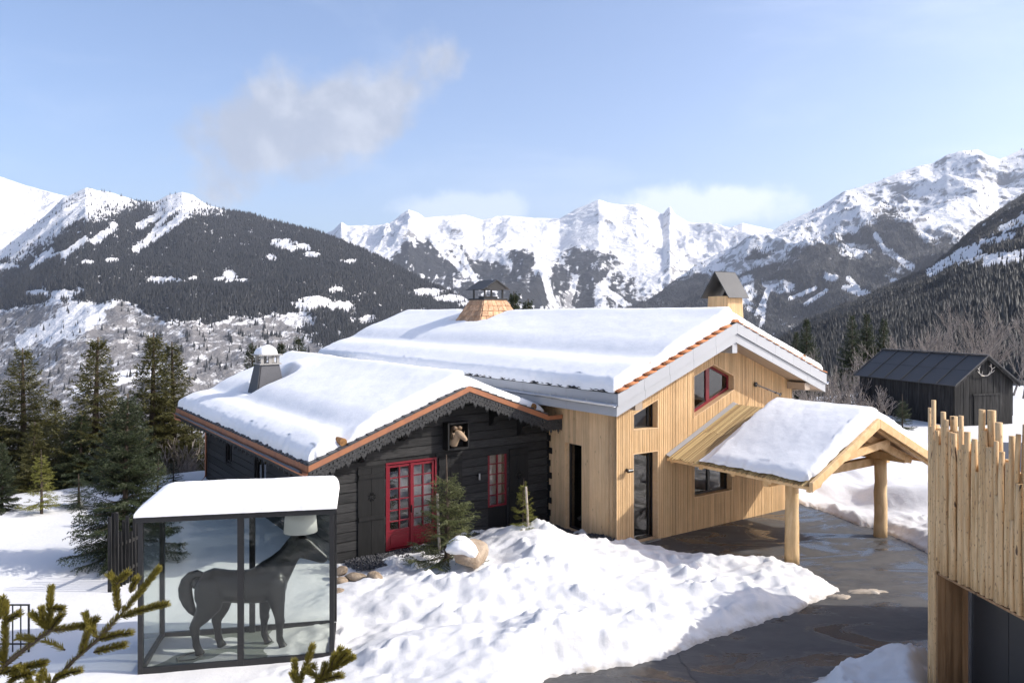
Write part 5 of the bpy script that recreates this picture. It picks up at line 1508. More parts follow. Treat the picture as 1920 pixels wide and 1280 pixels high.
# ------------------------------------------------------------------ garage of upright poles, right edge
def build_garage():
    A = Vector((6.73, 12.55, 0)); d = Vector((0.085, -1, 0)).normalized(); out = Vector((d.y, -d.x, 0))   # out: towards the left (driveway)
    if out.x > 0: out = -out
    Gg = empty('pole_garage', (A.x, A.y, 0))
    tag(Gg, 'garage clad with uneven upright peeled poles at the right edge', 'garage')
    rng = random.Random(31)
    def L(k, o=0, z=0): v = d * k + out * o; return (v.x, v.y, z)
    DO0, DO1, DZ = 0.27, 3.6, 2.44
    def pole(x, y, z0, z1, r):
        n = 5; pts = []; ax, ay = rng.uniform(-.02, .02), rng.uniform(-.02, .02)
        for i in range(n + 1):
            f = i / n
            pts.append((x + ax * math.sin(f * 3.1) + rng.uniform(-.006, .006), y + ay * math.sin(f * 2.7) + rng.uniform(-.006, .006), z0 + (z1 - z0) * f))
        mb = MB(); mb.tube(pts, [r * (1.08 - 0.16 * i / n) * rng.uniform(.95, 1.05) for i in range(n + 1)], 9)
        o = mb.build('pole', MATS['pole_wood'], Gg)
        for p in o.data.polygons: p.use_smooth = len(p.vertices) == 4
    tops_first = [5.02, 4.72, 5.12, 4.5, 4.62, 4.42, 4.95, 4.85, 4.66, 3.9, 4.72, 4.38, 5.0, 4.5, 4.75, 3.55, 4.6, 4.15, 5.12, 4.8, 4.62, 4.55, 4.7, 3.95, 4.6, 4.4]
    k = 0.0; i = 0
    while k < 6.2:
        r = rng.uniform(.030, .047); zt = (tops_first[i] if i < len(tops_first) else rng.choice((4.2, 4.5, 4.65, 4.8, 5.05, 3.7))) + rng.uniform(-.06, .06)
        z0 = -0.1
        if DO0 - 0.03 < k < DO1: z0 = DZ + rng.uniform(.0, .02)
        p = L(k, 0.06 + rng.uniform(-.025, .03)); pole(p[0], p[1], z0, zt, r)
        k += r * 1.8; i += 1
    k = 0.04
    while k < 6.2:
        r = rng.uniform(.045, .062); zt = rng.choice((4.3, 4.5, 4.7, 4.85, 5.0, 4.4)) + rng.uniform(-.1, .1)
        z0 = -0.1 if not (DO0 - 0.06 < k < DO1) else DZ + 0.02
        p = L(k, -0.035); pole(p[0], p[1], z0, zt, r)
        k += r * 2.0
    # back face of the garage
    B = Vector((9.75, 17.35, 0)); e = (B - A).normalized(); ln = (B - A).length; k = 0.06
    while k < ln:
        r = rng.uniform(.045, .062); v = e * k + Vector((0.06, -0.05, 0)); pole(v.x, v.y, -0.1, rng.uniform(3.5, 3.8), r); k += r * 2.0
    # solid body behind the poles
    def W(k, o): v = A + d * k + out * o; return v - A
    P0 = W(0.12, -0.12); P1 = W(6.2, -0.12)
    Q0 = Vector((9.8, 17.2, 0)) - A; Q1 = Vector((14.5, 16.2, 0)) - A; Q2 = Vector((14.2, 6.2, 0)) - A
    DJ0, DJ1 = W(DO0, -0.12), W(DO1, -0.12)
    def wall(p, q, z0, z1, th=0.2):
        dd = (q - p).normalized(); nn = Vector((-dd.y, dd.x, 0)) * th
        if nn.dot(Vector((3, -1, 0))) < 0 and p is not P1: nn = nn
        mb = MB(); mb.hexa([(p.x, p.y, z0), (q.x, q.y, z0), (q.x + nn.x, q.y + nn.y, z0), (p.x + nn.x, p.y + nn.y, z0), (p.x, p.y, z1), (q.x, q.y, z1), (q.x + nn.x, q.y + nn.y, z1), (p.x + nn.x, p.y + nn.y, z1)])
        mb.build('wall', MATS['jamb_wood'], Gg)
    wall(P0, DJ0, -0.1, 3.55); wall(DJ0, DJ1, DZ + 0.03, 3.55); wall(DJ1, P1, -0.1, 3.55)
    wall(Q0, P0, -0.1, 3.55); wall(Q1, Q0, -0.1, 3.55); wall(Q2, Q1, -0.1, 3.55)
    mb = MB(); mb.plate([(p.x, p.y, 3.56) for p in (P0, P1, Q2, Q1, Q0)], [], (0, 0, 0.12)); mb.build('roof', MATS['slate'], Gg)
    # lintel, planked reveal, dark door
    mb = MB(); a, b = L(DO0, 0.05, DZ - 0.03), L(DO1, 0.05, DZ - 0.03); mb.beam((a[0] - out.x * 0.30, a[1] - out.y * 0.30, a[2]), (b[0] - out.x * 0.30, b[1] - out.y * 0.30, b[2]), 0.66, 0.035); mb.build('lintel', MATS['jamb_wood'], Gg)
    n = 4
    for i in range(n):
        o0, o1 = 0.09 - 0.55 * i / n, 0.09 - 0.55 * (i + 1) / n + 0.006
        p0, p1, p2, p3 = [Vector(L(kk, oo)) for kk, oo in ((DO0, o0), (DO0, o1), (DO0 - 0.03, o1), (DO0 - 0.03, o0))]
        mb = MB(); mb.hexa([(v.x, v.y, -0.1) for v in (p0, p1, p2, p3)] + [(v.x, v.y, DZ - 0.05) for v in (p0, p1, p2, p3)]); mb.build('jamb_plank', MATS['jamb_wood'], Gg)
    D = empty('garage_door', (0, 0, 0), 0, Gg)
    a, b = Vector(L(DO0 + 0.03, -0.47)), Vector(L(DO1, -0.47))
    m_ = 4
    for i in range(m_):
        p, q = a.lerp(b, i / m_), a.lerp(b, (i + 1) / m_ - 0.004)
        mb = MB(); mb.beam((p.x, p.y, 1.18), (q.x, q.y, 1.18), 0.05, 2.44); mb.build('door_panel', MATS['garage_panel'], D)
    p = Vector(L(DO0 + 0.015, -0.43)); mb = MB(); mb.box(p.x - 0.02, p.x + 0.02, p.y - 0.02, p.y + 0.02, -0.1, DZ - 0.05); mb.build('guide_rail', MATS['galvanised'], D)
build_garage()

# ------------------------------------------------------------------ dark barn
def build_barn():
    nr = Vector((23.75, 42.0, 0)); ang = math.atan2(0.29, 0.957)
    B = empty('barn', (nr.x, nr.y, 0), ang)
    tag(B, 'old black plank barn with standing seam roof and antlers on the gable', 'barn')
    Wd, Ln = 4.55, 7.7
    ze, zp = 2.55, 4.10; rx = Wd / 2
    wl, wr = 0.25, Wd - 0.25
    def zt(x): return zp - (zp - ze) / rx * abs(x - rx)
    rng = random.Random(77)
    gab = [(wl, -0.6), (wr, -0.6), (wr, zt(wr) - 0.08), (rx, zp - 0.08), (wl, zt(wl) - 0.08)]
    dr = [(1.55, -0.3), (3.2, -0.3), (3.2, 1.95), (1.55, 1.95)]
    for q in strip_quads(gab, [], 0, [0.2, 0.24, 0.17, 0.22], 0.012, wl, wr):
        mb = MB(); j = rng.uniform(0, .02); mb.plate([(x, 0.3 - j, z) for x, z in q], [], (0, 0.03, 0)); mb.build('plank', MATS['barn_wood'], B)
    mb = MB(); mb.plate([(x, 0.335, z) for x, z in gab], [], (0, 0.08, 0)); mb.build('wall', MATS['barn_wood'], B)
    D = empty('barn_door', (0, 0, 0), 0, B)
    for q in strip_quads(dr, [], 0, [0.27, 0.28], 0.012, 1.55, 3.2):
        mb = MB(); mb.plate([(x, 0.235, z) for x, z in q], [], (0, 0.03, 0)); mb.build('plank', MATS['barn_wood'], D)
    mb = MB(); mb.box(1.45, 3.3, 0.20, 0.27, 1.955, 2.05); mb.build('rail', MATS['barn_wood'], D)
    sw = [(0.3, -0.8), (Ln - 0.3, -0.8), (Ln - 0.3, zt(wl) - 0.06), (0.3, zt(wl) - 0.06)]
    for side, x in ((0, wl), (1, wr)):
        for (z0, z1, j0) in ((-0.8, 0.78, 0.0), (0.74, zt(wl) - 0.06, 0.035)):
            for q in strip_quads([(0.31, z0), (Ln - 0.3, z0), (Ln - 0.3, z1), (0.31, z1)], [], 0, [0.19, 0.22, 0.16, 0.21], 0.012, 0.31, Ln - 0.3):
                j = j0 + rng.uniform(0, .015); sg = -1 if side == 0 else 1
                lo = rng.uniform(-.05, .03) if j0 else 0
                mb = MB(); mb.plate([(x + sg * j, y, z + (lo if z < z0 + 0.01 else 0)) for y, z in q], [], (sg * 0.025, 0, 0)); mb.build('plank', MATS['barn_wood'], B)
        mb = MB(); mb.box(x - 0.05 if side else x + 0.001, x if side else x + 0.05, 0.42, Ln - 0.3, -0.8, zt(wl) - 0.06); mb.build('wall', MATS['barn_wood'], B)
    mb = MB(); mb.plate([(x, Ln - 0.3, z) for x, z in gab], [], (0, 0.05, 0)); mb.build('wall', MATS['barn_wood'], B)
    roof = empty('roof', (0, 0, 0), 0, B)
    n = 6
    for a in (0.0, Wd):
        for i in range(n):
            for s_ in range(2):
                u0, u1 = a + (rx - a) * s_ / 2, a + (rx - a) * (s_ + 1) / 2 - (0.01 if s_ == 0 else 0) * (1 if a == 0 else -1)
                y0, y1 = Ln * i / n + 0.003, Ln * (i + 1) / n - 0.003; o = 0.012 * s_ + rng.uniform(0, .008)
                mb = MB(); mb.plate([(u0, y0, zt(u0) + o), (u1, y0, zt(u1) + o), (u1, y1, zt(u1) + o), (u0, y1, zt(u0) + o)], [], (0, 0, -0.04)); mb.build('sheet', MATS['dark_sheet'], roof)
        for i in range(n + 1):
            y = Ln * i / n
            mb = MB(); mb.plate([(a, y - 0.03, zt(a) + 0.075), (rx, y - 0.03, zp + 0.075), (rx, y - 0.03, zp + 0.015), (a, y - 0.03, zt(a) + 0.015)], [], (0, 0.06, 0)); mb.build('seam', MATS['dark_sheet'], roof)
    mb = MB(); mb.beam((rx, -0.02, zp + 0.06), (rx, Ln + 0.02, zp + 0.06), 0.2, 0.05); mb.build('ridge_cap', MATS['dark_sheet'], roof)
    for a in (0.0, Wd):
        mb = MB(); mb.plate([(a, 0.03, zt(a) - 0.03), (rx, 0.03, zp - 0.03), (rx, 0.03, zp - 0.17), (a, 0.03, zt(a) - 0.17)], [], (0, 0.04, 0)); mb.build('barge_board', MATS['barn_wood'], roof)
    # antlers, hung on the gable
    M = B.matrix_world.copy() if False else Matrix.Translation(nr) @ Matrix.Rotation(ang, 4, 'Z')
    T = lambda x, y, z: tuple(M @ Vector((x, y, z)))
    mb = MB()
    for s_ in (-1, 1):
        c = Vector((rx - 0.05, 0.22, 3.02))
        beam_ = [(0, 0, 0), (s_ * .22, -.03, .02), (s_ * .40, -.06, .16), (s_ * .46, -.08, .38), (s_ * .36, -.10, .62 if s_ < 0 else .50), (s_ * .22, -.1, .82 if s_ < 0 else .55)]
        mb.tube([T(*(c + Vector(p))) for p in beam_], [.026, .025, .022, .02, .016, .006], 7)
        for i_, dv in ((1, (s_ * .05, -.1, .2)), (2, (s_ * .2, -.06, .10)), (3, (s_ * .2, -.05, .10)), (4, (-s_ * .05, -.05, .15))):
            b = c + Vector(beam_[i_]); mb.tube([T(*b), T(*(b + Vector(dv) * .6)), T(*(b + Vector(dv) + Vector((0, 0, .05))))], [.022, .016, .005], 6)
    tag(mb.build('antlers', MATS['antler_bone'], smooth=True), 'pale antlers hung high on the black barn gable', 'antlers')
build_barn()

# ------------------------------------------------------------------ glass shelter with the horse lamp
def build_shelter():
    o = Vector((-6.68, 13.99, 0)); u = Vector((3.36, 0.64, 0)); LEN = u.length; ang = math.atan2(u.y, u.x)
    S = empty('glass_shelter', tuple(o), ang)
    tag(S, 'black framed glass shelter housing the horse lamp', 'glass shelter')
    Lx, Dy, Hz = LEN, 1.62, 2.74
    blk = MATS['black_metal']; w = 0.085
    xm = Lx * 0.512
    z0 = -0.12
    for x, y in ((0, 0), (Lx - w, 0), (0, Dy - w), (Lx - w, Dy - w)):
        mb = MB(); mb.box(x, x + w, y, y + w, z0, Hz); mb.build('post', blk, S)
    for y in (0.0, Dy - w):
        mb = MB(); mb.box(xm - 0.055, xm + 0.055, y + 0.002, y + w - 0.002, z0, Hz); mb.build('post', blk, S)
    # roof frame and sill rails
    for y in (-0.02, Dy - w + 0.02):
        mb = MB(); mb.box(-0.03, Lx + 0.03, y, y + w, Hz + 0.001, Hz + 0.10); mb.build('top_rail', blk, S)
        for a, b in ((w + 0.001, xm - 0.056), (xm + 0.056, Lx - w - 0.001)):
            mb = MB(); mb.box(a, b, y + 0.025, y + w - 0.022, 0.03, 0.15); mb.build('sill_rail', blk, S)
    for x in (-0.03, Lx + 0.03 - w):
        mb = MB(); mb.box(x, x + w, -0.02 + w + 0.001, Dy - w + 0.019, Hz + 0.001, Hz + 0.10); mb.build('top_rail', blk, S)
        mb = MB(); xx = x + 0.03 if x < 1 else x - 0.03; mb.box(xx + 0.005, xx + w - 0.005, w + 0.002, Dy - w - 0.002, 0.03, 0.15); mb.build('sill_rail', blk, S)
    mb = MB(); mb.box(-0.02, Lx + 0.02, w + 0.001, Dy - w - 0.001, Hz + 0.06, Hz + 0.13); mb.build('roof_plate', MATS['dark_sheet'], S)
    mb = MB(); mb.box(w * 0.5, Lx - w * 0.5, w * 0.5, Dy - w * 0.5, -0.10, 0.04); mb.build('floor', MATS['floor_slab'], S)
    g = MATS['clear_glass']
    for y in (w / 2 - 0.005, Dy - w / 2 - 0.005):
        for a, b in ((w, xm - 0.055), (xm + 0.055, Lx - w)):
            mb = MB(); mb.box(a, b, y, y + 0.006, 0.15, Hz); mb.build('pane', g, S)
    for x in (w / 2 - 0.004, Lx - w / 2 - 0.004):
        mb = MB(); mb.box(x, x + 0.006, w, Dy - w, 0.15, Hz); mb.build('pane', g, S)
    # snow slab
    nx, ny = 70, 40
    x0, x1, y0, y1 = -0.06, Lx + 0.05, -0.05, Dy + 0.05
    def cr(lo, hi, n, e):
        a = lo + e * (1 - np.cos(np.linspace(0, np.pi / 2, 8))); b = hi - e * (1 - np.cos(np.linspace(np.pi / 2, 0, 8)))
        return np.concatenate([a, np.linspace(lo + e, hi - e, n)[1:-1], b])
    xs, ys = cr(x0, x1, nx, .16), cr(y0, y1, ny, .16)
    X, Y = np.meshgrid(xs, ys)
    ex = np.minimum(X - x0, (x1 - X) * 1.0); e = np.minimum(ex, np.minimum(Y - y0, y1 - Y))
    q = np.clip(e / .16, 0, 1); rim = np.sqrt(np.clip(1 - (1 - q) ** 2, 0, 1))
    slope = np.clip((X - x0) / 0.42, 0, 1); slope = slope * (2 - slope)
    th = (0.27 + 0.02 * fbm(X * 1.2, Y * 1.2, 3)) * (0.35 + 0.65 * slope)
    Z = Hz + 0.135 + th * rim - 0.03 * (e <= 1e-6)
    me = np_mesh('roof_snow', np.stack([X, Y + 0.012 * fbm(X * 6, Y * 3, 2), Z], -1).reshape(-1, 3), grid_faces(len(ys), len(xs)), True)
    ob = link_mesh('roof_snow', me, MATS['snow_roof'], loc=tuple(o), rot=(0, 0, ang)); tag(ob, 'smooth slab of snow on top of the glass shelter', 'snow', kind='stuff')
    # ------------- the horse, in shelter coordinates (x along, y depth, z up)
    Hh = empty('horse_lamp', tuple(o + u.normalized() * -0.205), ang); Hh.scale = (1.13, 1.0, 1.03)
    tag(Hh, 'life-size black horse lamp standing inside the glass shelter', 'horse lamp')
    yc = 0.80
    mb = MB()
    def limb(pts, rad, n=12, sy=1.0, mb=mb):
        """tapered tube along a path in an upright plane, squashed across it, with rounded ends"""
        ps = [Vector((p[0], 0, p[2])) for p in pts]; ys = [p[1] for p in pts]; rr = list(rad)
        d0, d1 = (ps[1] - ps[0]).normalized(), (ps[-1] - ps[-2]).normalized()
        for q_, f_ in ((0.55, 0.82), (0.85, 0.45)):
            ps = [Vector((pts[0][0], 0, pts[0][2])) - d0 * rad[0] * q_] + ps; rr = [rad[0] * f_] + rr; ys = [pts[0][1]] + ys
        b0 = len(mb.v); m_ = len(ps)
        for i in range(m_):
            d = (ps[min(i + 1, m_ - 1)] - ps[max(i - 1, 0)]).normalized(); ax_ = Vector((-d.z, 0, d.x))
            for k in range(n):
                t = 2 * math.pi * k / n; v = ps[i] + ax_ * (math.cos(t) * rr[i])
                mb.v.append((v.x, ys[i] + math.sin(t) * rr[i] * sy, v.z))
        for i in range(m_ - 1):
            for k in range(n):
                k2 = (k + 1) % n; mb.f.append((b0 + i * n + k, b0 + i * n + k2, b0 + (i + 1) * n + k2, b0 + (i + 1) * n + k))
        mb.f.append(tuple(b0 + k for k in range(n - 1, -1, -1))); mb.f.append(tuple(b0 + (m_ - 1) * n + k for k in range(n)))
    # barrel: croup on the left, chest on the right
    limb([(0.94, yc, 1.30), (1.00, yc, 1.28), (1.15, yc, 1.27), (1.40, yc, 1.22), (1.65, yc, 1.19), (1.90, yc, 1.19), (2.12, yc, 1.22), (2.30, yc, 1.24), (2.40, yc, 1.23)], [.12, .23, .305, .30, .31, .325, .335, .29, .15], 16, 0.76)
    # neck and head
    limb([(2.02, yc, 1.24), (2.18, yc, 1.42), (2.33, yc, 1.60), (2.46, yc, 1.78), (2.55, yc, 1.92), (2.60, yc, 2.00)], [.34, .31, .235, .185, .155, .12], 16, 0.50)
    limb([(2.50, yc, 1.99), (2.60, yc, 1.95), (2.72, yc, 1.86), (2.86, yc, 1.745), (2.97, yc, 1.65), (3.03, yc, 1.595), (3.05, yc, 1.57)], [.11, .165, .160, .118, .098, .092, .055], 14, 0.58)
    limb([(2.58, yc, 1.86), (2.68, yc, 1.76), (2.80, yc, 1.68), (2.97, yc, 1.58)], [.12, .13, .085, .055], 10, 0.55)
    for s_ in (-1, 1):
        limb([(2.52, yc + s_ * .055, 2.03), (2.53, yc + s_ * .075, 2.12), (2.56, yc + s_ * .08, 2.24)], [.06, .056, .02], 8, 0.7)
    # legs: fore
    for s_, dx in ((-1, 0.08), (1, -0.20)):
        yy = yc + s_ * .15
        limb([(2.18 + dx * .3, yy, 1.24), (2.18 + dx * .5, yy, 1.02), (2.19 + dx * .8, yy, 0.82), (2.20 + dx, yy, 0.62), (2.21 + dx, yy, 0.54), (2.20 + dx, yy, 0.44), (2.20 + dx, yy, 0.26), (2.21 + dx, yy, 0.20), (2.245 + dx, yy, 0.12)],
             [.19, .165, .120, .086, .090, .066, .060, .070, .062], 16, 0.68)
        limb([(2.235 + dx, yy, 0.14), (2.255 + dx, yy, 0.09), (2.27 + dx, yy, 0.040)], [.060, .074, .090], 16, 0.85)
    # hind: stifle forward, hock backward, near-vertical shank
    for s_, dx in ((-1, -0.06), (1, 0.24)):
        yy = yc + s_ * .155
        limb([(1.14, yy, 1.24), (1.17 + dx * .3, yy, 1.06), (1.17 + dx * .5, yy, 0.90), (1.09 + dx * .8, yy, 0.74), (1.00 + dx, yy, 0.60), (0.975 + dx, yy, 0.54), (0.985 + dx, yy, 0.44), (1.00 + dx, yy, 0.28), (1.01 + dx, yy, 0.20), (1.045 + dx, yy, 0.12)],
             [.235, .245, .205, .145, .100, .092, .074, .064, .072, .064], 16, 0.62)
        limb([(1.035 + dx, yy, 0.14), (1.055 + dx, yy, 0.09), (1.07 + dx, yy, 0.040)], [.062, .076, .092], 16, 0.85)
    body = mb.build('body', MATS['horse_black'], Hh, smooth=True)
    md = body.modifiers.new('remesh', 'REMESH'); md.mode = 'VOXEL'; md.voxel_size = 0.018; md.use_smooth_shade = True
    md = body.modifiers.new('smooth', 'SMOOTH'); md.factor = 0.5; md.iterations = 14
    mb = MB()
    limb([(1.02, yc, 1.44), (0.93, yc, 1.48), (0.84, yc, 1.45), (0.77, yc, 1.36), (0.74, yc, 1.22), (0.75, yc, 1.08), (0.79, yc, 0.94), (0.85, yc, 0.80), (0.90, yc, 0.70)], [.06, .075, .085, .10, .115, .115, .10, .07, .02], 14, 0.8, mb)
    mb.build('tail', MATS['horse_black'], Hh, smooth=True)
    mb = MB(); mb.plate([(1.98, yc - 0.012, 1.53), (2.14, yc - .012, 1.70), (2.28, yc - .012, 1.85), (2.40, yc - .012, 2.02), (2.50, yc - .012, 2.13), (2.54, yc - .012, 2.02), (2.42, yc - .012, 1.78), (2.26, yc - .012, 1.56)], [], (0, 0.024, 0)); mb.build('mane', MATS['horse_black'], Hh)
    # lamp on its head
    mb = MB(); mb.tube([(2.62, yc, 2.06), (2.62, yc, 2.30)], 0.018, 8); mb.build('lamp_stem', blk, Hh)
    vs = []; fs = []; n = 32
    for r_, z_ in ((0.285, 2.16), (0.245, 2.66), (0.241, 2.66), (0.281, 2.16)):
        for k in range(n): vs.append((2.62 + r_ * math.cos(2 * math.pi * k / n), yc + r_ * math.sin(2 * math.pi * k / n), z_))
    for a in range(4):
        for k in range(n): fs.append((a * n + k, a * n + (k + 1) % n, ((a + 1) % 4) * n + (k + 1) % n, ((a + 1) % 4) * n + k))
    mb = MB(); mb.add(vs, fs); mb.build('lamp_shade', MATS['lamp_fabric'], Hh, smooth=True)
    # cable on the floor
    p = [(1.0, yc, 0.05), (0.8, yc - 0.1, 0.05), (0.65, yc - .25, 0.05), (0.7, yc - .38, 0.05), (0.95, yc - .36, 0.05), (1.05, yc - .2, 0.05)]
    mb = MB(); mb.tube(p, 0.009, 6); mb.build('cable', blk, Hh)
build_shelter()

# ------------------------------------------------------------------ ram's head in the niche
def build_ram():
    M = Matrix.Translation(HO) @ Matrix.Rotation(HA, 4, 'Z')
    T = lambda x, y, z: tuple(M @ Vector((x, y, z)))
    c = Vector((-3.40, 2.98, 2.98))
    Rm = empty('ram_head', tuple(M @ c), HA)
    tag(Rm, 'mounted ram head with curled horns in the wall niche', 'ram head')
    mb = MB()
    mb.tube([(-.06, .02, -.16), (-.05, -.06, -.06), (-.02, -.14, .06), (0.0, -.2, .12)], [.16, .14, .12, .09], 12)      # neck ruff
    mb.tube([(-.02, -.12, .14), (.02, -.24, .12), (.07, -.34, .05), (.11, -.42, -.02), (.13, -.45, -.05)], [.10, .105, .08, .06, .03], 12)   # head and muzzle
    for s_ in (-1, 1): mb.tube([(.0 + s_ * .09, -.18, .13), (.0 + s_ * .17, -.17, .12), (.0 + s_ * .22, -.16, .09)], [.03, .03, .008], 8)
    b = mb.build('head', MATS['ram_fur'], Rm, smooth=True)
    md = b.modifiers.new('remesh', 'REMESH'); md.mode = 'VOXEL'; md.voxel_size = 0.018; md.use_smooth_shade = True
    md = b.modifiers.new('smooth', 'SMOOTH'); md.factor = 0.5; md.iterations = 3
    for s_ in (-1, 1):
        pts = []; rad = []
        for i in range(15):
            t = i / 14; a = R(60 + 330 * t); rr = 0.17 - 0.05 * t
            pts.append((s_ * (.07 + .12 * t), -.13 + rr * math.cos(a) * -1 * 0.9 + 0.02, .14 + rr * math.sin(a) - 0.02)); rad.append(.056 * (1 - t) + .012)
        mb = MB(); mb.tube(pts, rad, 8); mb.build('horn', MATS['ram_horn'], Rm, smooth=True)
build_ram()

# ------------------------------------------------------------------ stones, gravel, fence, railing, stakes
def rock_mesh(name, seed, sx, sy, sz, cut=0.0):
    bm = bmesh.new(); bmesh.ops.create_icosphere(bm, subdivisions=3, radius=1.0)
    rng = random.Random(seed); offs = rng.uniform(0, 50)
    planes = [(Vector((rng.gauss(0, 1), rng.gauss(0, 1), rng.gauss(0, 1))).normalized(), rng.uniform(.62, .92)) for _ in range(11)]
    for v in bm.verts:
        for n_, d_ in planes:
            k = v.co.dot(n_) - d_
            if k > 0: v.co -= n_ * k * 0.92
        f = float(fbm(np.array(v.co.x * 1.6 + offs), np.array(v.co.y * 1.6 + v.co.z * 1.3), 4)); v.co *= 1 + 0.10 * f
        v.co = Vector((v.co.x * sx, v.co.y * sy, v.co.z * sz))
    me = bpy.data.meshes.new(name); bm.to_mesh(me); bm.free()
    for p in me.polygons: p.use_smooth = True
    return me
def snow_cap_on(parent_loc, me, thick, frac, name, label):
    pass
def build_stones():
    _p = P(884, 1040, 18.75); x, y, bz = _p.x, _p.y, _p.z
    bo = link_mesh('boulder', rock_mesh('boulder', 3, .50, .42, .36), MATS['boulder_stone'], loc=(x, y, bz), rot=(0.1, -0.12, 0.5))
    tag(bo, 'tan boulder with a snow cap beside the small spruce', 'boulder')
    # cap of snow on its left and top
    bm = bmesh.new(); bmesh.ops.create_icosphere(bm, subdivisions=4, radius=1.0)
    for v in bm.verts:
        f = float(fbm(np.array(v.co.x * 2), np.array(v.co.y * 2 + v.co.z), 3))
        v.co = Vector((v.co.x * .47, v.co.y * .44, v.co.z * .23 - 0.20 * (v.co.x + 0.1) * (v.co.x > -0.1) - 0.10 * max(-v.co.x - .5, 0) * 2)) * (1 + .16 * f)
    me = bpy.data.meshes.new('boulder_snow'); bm.to_mesh(me); bm.free()
    for p in me.polygons: p.use_smooth = True
    tag(link_mesh('boulder_snow', me, MATS['snow_plain'], loc=(x - 0.14, y + 0.0, bz + 0.20), rot=(0.05, 0.25, 0.3)), 'cap of snow on the tan boulder', 'snow', kind='stuff')
    spots = [(668, 1080, .10, .30, .20, .11, 'flat pale stone on top of the pile by the glass shelter'), (640, 1088, .05, .20, .17, .10, 'round grey stone low in the pile by the glass shelter'), (702, 1082, .16, .26, .18, .15, 'rough brown stone at the right end of the pile'),
             (636, 1112, .0, .19, .15, .13, 'dark stone at the foot of the pile, nearest the shelter'), (664, 1100, .02, .20, .16, .10, 'middle stone of the pile under the flat pale one'), (640, 1070, .16, .18, .16, .08, 'small stone at the back of the pile against the chalet')]
    for i, (px, py, z, a, b, c, lb) in enumerate(spots):
        gx, gy = G(px, py, z + 0.1)
        tag(link_mesh('garden_stone', rock_mesh('garden_stone', 40 + i, a, b, c), MATS['garden_stone'], loc=(gx, gy, z + 0.10), rot=(0.1 * i, 0.08, i * 1.1)), lb, 'stone', 'stones piled by the glass shelter')
    # dark gravel strip along the chalet and round the corner of the larch house
    oct_v = np.array([(1, 0, 0), (-1, 0, 0), (0, 1, 0), (0, -1, 0), (0, 0, 1), (0, 0, -1)], float)
    oct_f = np.array([(0, 2, 4), (2, 1, 4), (1, 3, 4), (3, 0, 4), (2, 0, 5), (1, 2, 5), (3, 1, 5), (0, 3, 5)])
    def scatter(name, x, y, z, r, rng, mat, smooth, label, cat):
        n = len(x); t = rng.rand(n) * 6.28; sc_ = r[:, None] * rng.uniform(.6, 1.3, (n, 3))
        q = oct_v[None] * sc_[:, None] * (1 + .22 * rng.randn(n, 6, 1))
        ca, sa = np.cos(t)[:, None], np.sin(t)[:, None]
        V = np.stack([q[..., 0] * ca - q[..., 1] * sa + x[:, None], q[..., 0] * sa + q[..., 1] * ca + y[:, None], q[..., 2] + z[:, None]], -1).reshape(-1, 3)
        Fc = (oct_f[None] + (np.arange(n) * 6)[:, None, None]).reshape(-1, 3)
        tag(link_mesh(name, np_mesh(name, V, Fc, smooth), MATS[mat]), label, cat, kind='stuff')
    rng = np.random.RandomState(5)
    s1 = rng.uniform(-6.7, -0.05, 4200); t1 = 3.06 - rng.rand(4200) ** 1.2 * 0.95
    s2 = -0.05 - rng.rand(1300) * 0.75; t2 = rng.uniform(0, 3.0, 1300)
    s, t = np.concatenate([s1, s2]), np.concatenate([t1, t2])
    x, y = HO.x + .818 * s - .575 * t, HO.y + .575 * s + .818 * t
    r = rng.uniform(.02, .05, len(x)); gz = site_height(x[None], y[None], False)[0]
    scatter('gravel', x, y, np.clip(gz, 0, .22) + r * .35 + rng.uniform(0, .04, len(x)), r, rng, 'gravel_stone', False, 'strip of dark gravel along the foot of the chalet', 'gravel')
build_stones()

def build_fences():
    rng = random.Random(9)
    F = empty('picket_fence', (0, 0, 0)); tag(F, 'dark wooden paling fence behind the glass shelter', 'fence')
    for i in range(9):
        px = 206 + i * 6.6; Y = 18.2 + i * 0.12
        b = P(px, 1060, Y); h = (1.75, 1.82, 1.80, 1.3, 1.55, 1.62, 1.2, 1.5, 1.35)[i]
        w = 0.045; z0 = -0.1
        mb = MB(); mb.hexa([(b.x - w, b.y - .015, z0), (b.x + w, b.y - .015, z0), (b.x + w, b.y + .015, z0), (b.x - w, b.y + .015, z0), (b.x - w * .9, b.y - .015, h), (b.x + w * .7, b.y - .015, h + rng.uniform(-.05, .05)), (b.x + w * .7, b.y + .015, h), (b.x - w * .9, b.y + .015, h)])
        mb.build('paling', MATS['barn_wood'], F)
    a, b = P(202, 1000, 18.2), P(262, 1000, 19.2)
    for z in (0.35, 1.0):
        mb = MB(); mb.beam((a.x, a.y + .05, z), (b.x, b.y + .05, z), 0.04, 0.08); mb.build('rail', MATS['barn_wood'], F)
    Rr = empty('metal_railing', (0, 0, 0)); tag(Rr, 'short black metal railing in the snow at the left edge', 'railing')
    x1, y1 = G(54, 1218); x0 = x1 - 1.3
    for i in range(9):
        x = x1 - 0.155 * i
        mb = MB(); mb.tube([(x, y1, -0.05), (x, y1, 0.86)], 0.013 if i not in (0, 8) else 0.02, 6); mb.build('bar', MATS['black_metal'], Rr)
    for z in (0.12, 0.87):
        mb = MB(); mb.tube([(x1 - 1.26, y1, z), (x1 + 0.015, y1, z)], 0.018, 6); mb.build('rail', MATS['black_metal'], Rr)
build_fences()
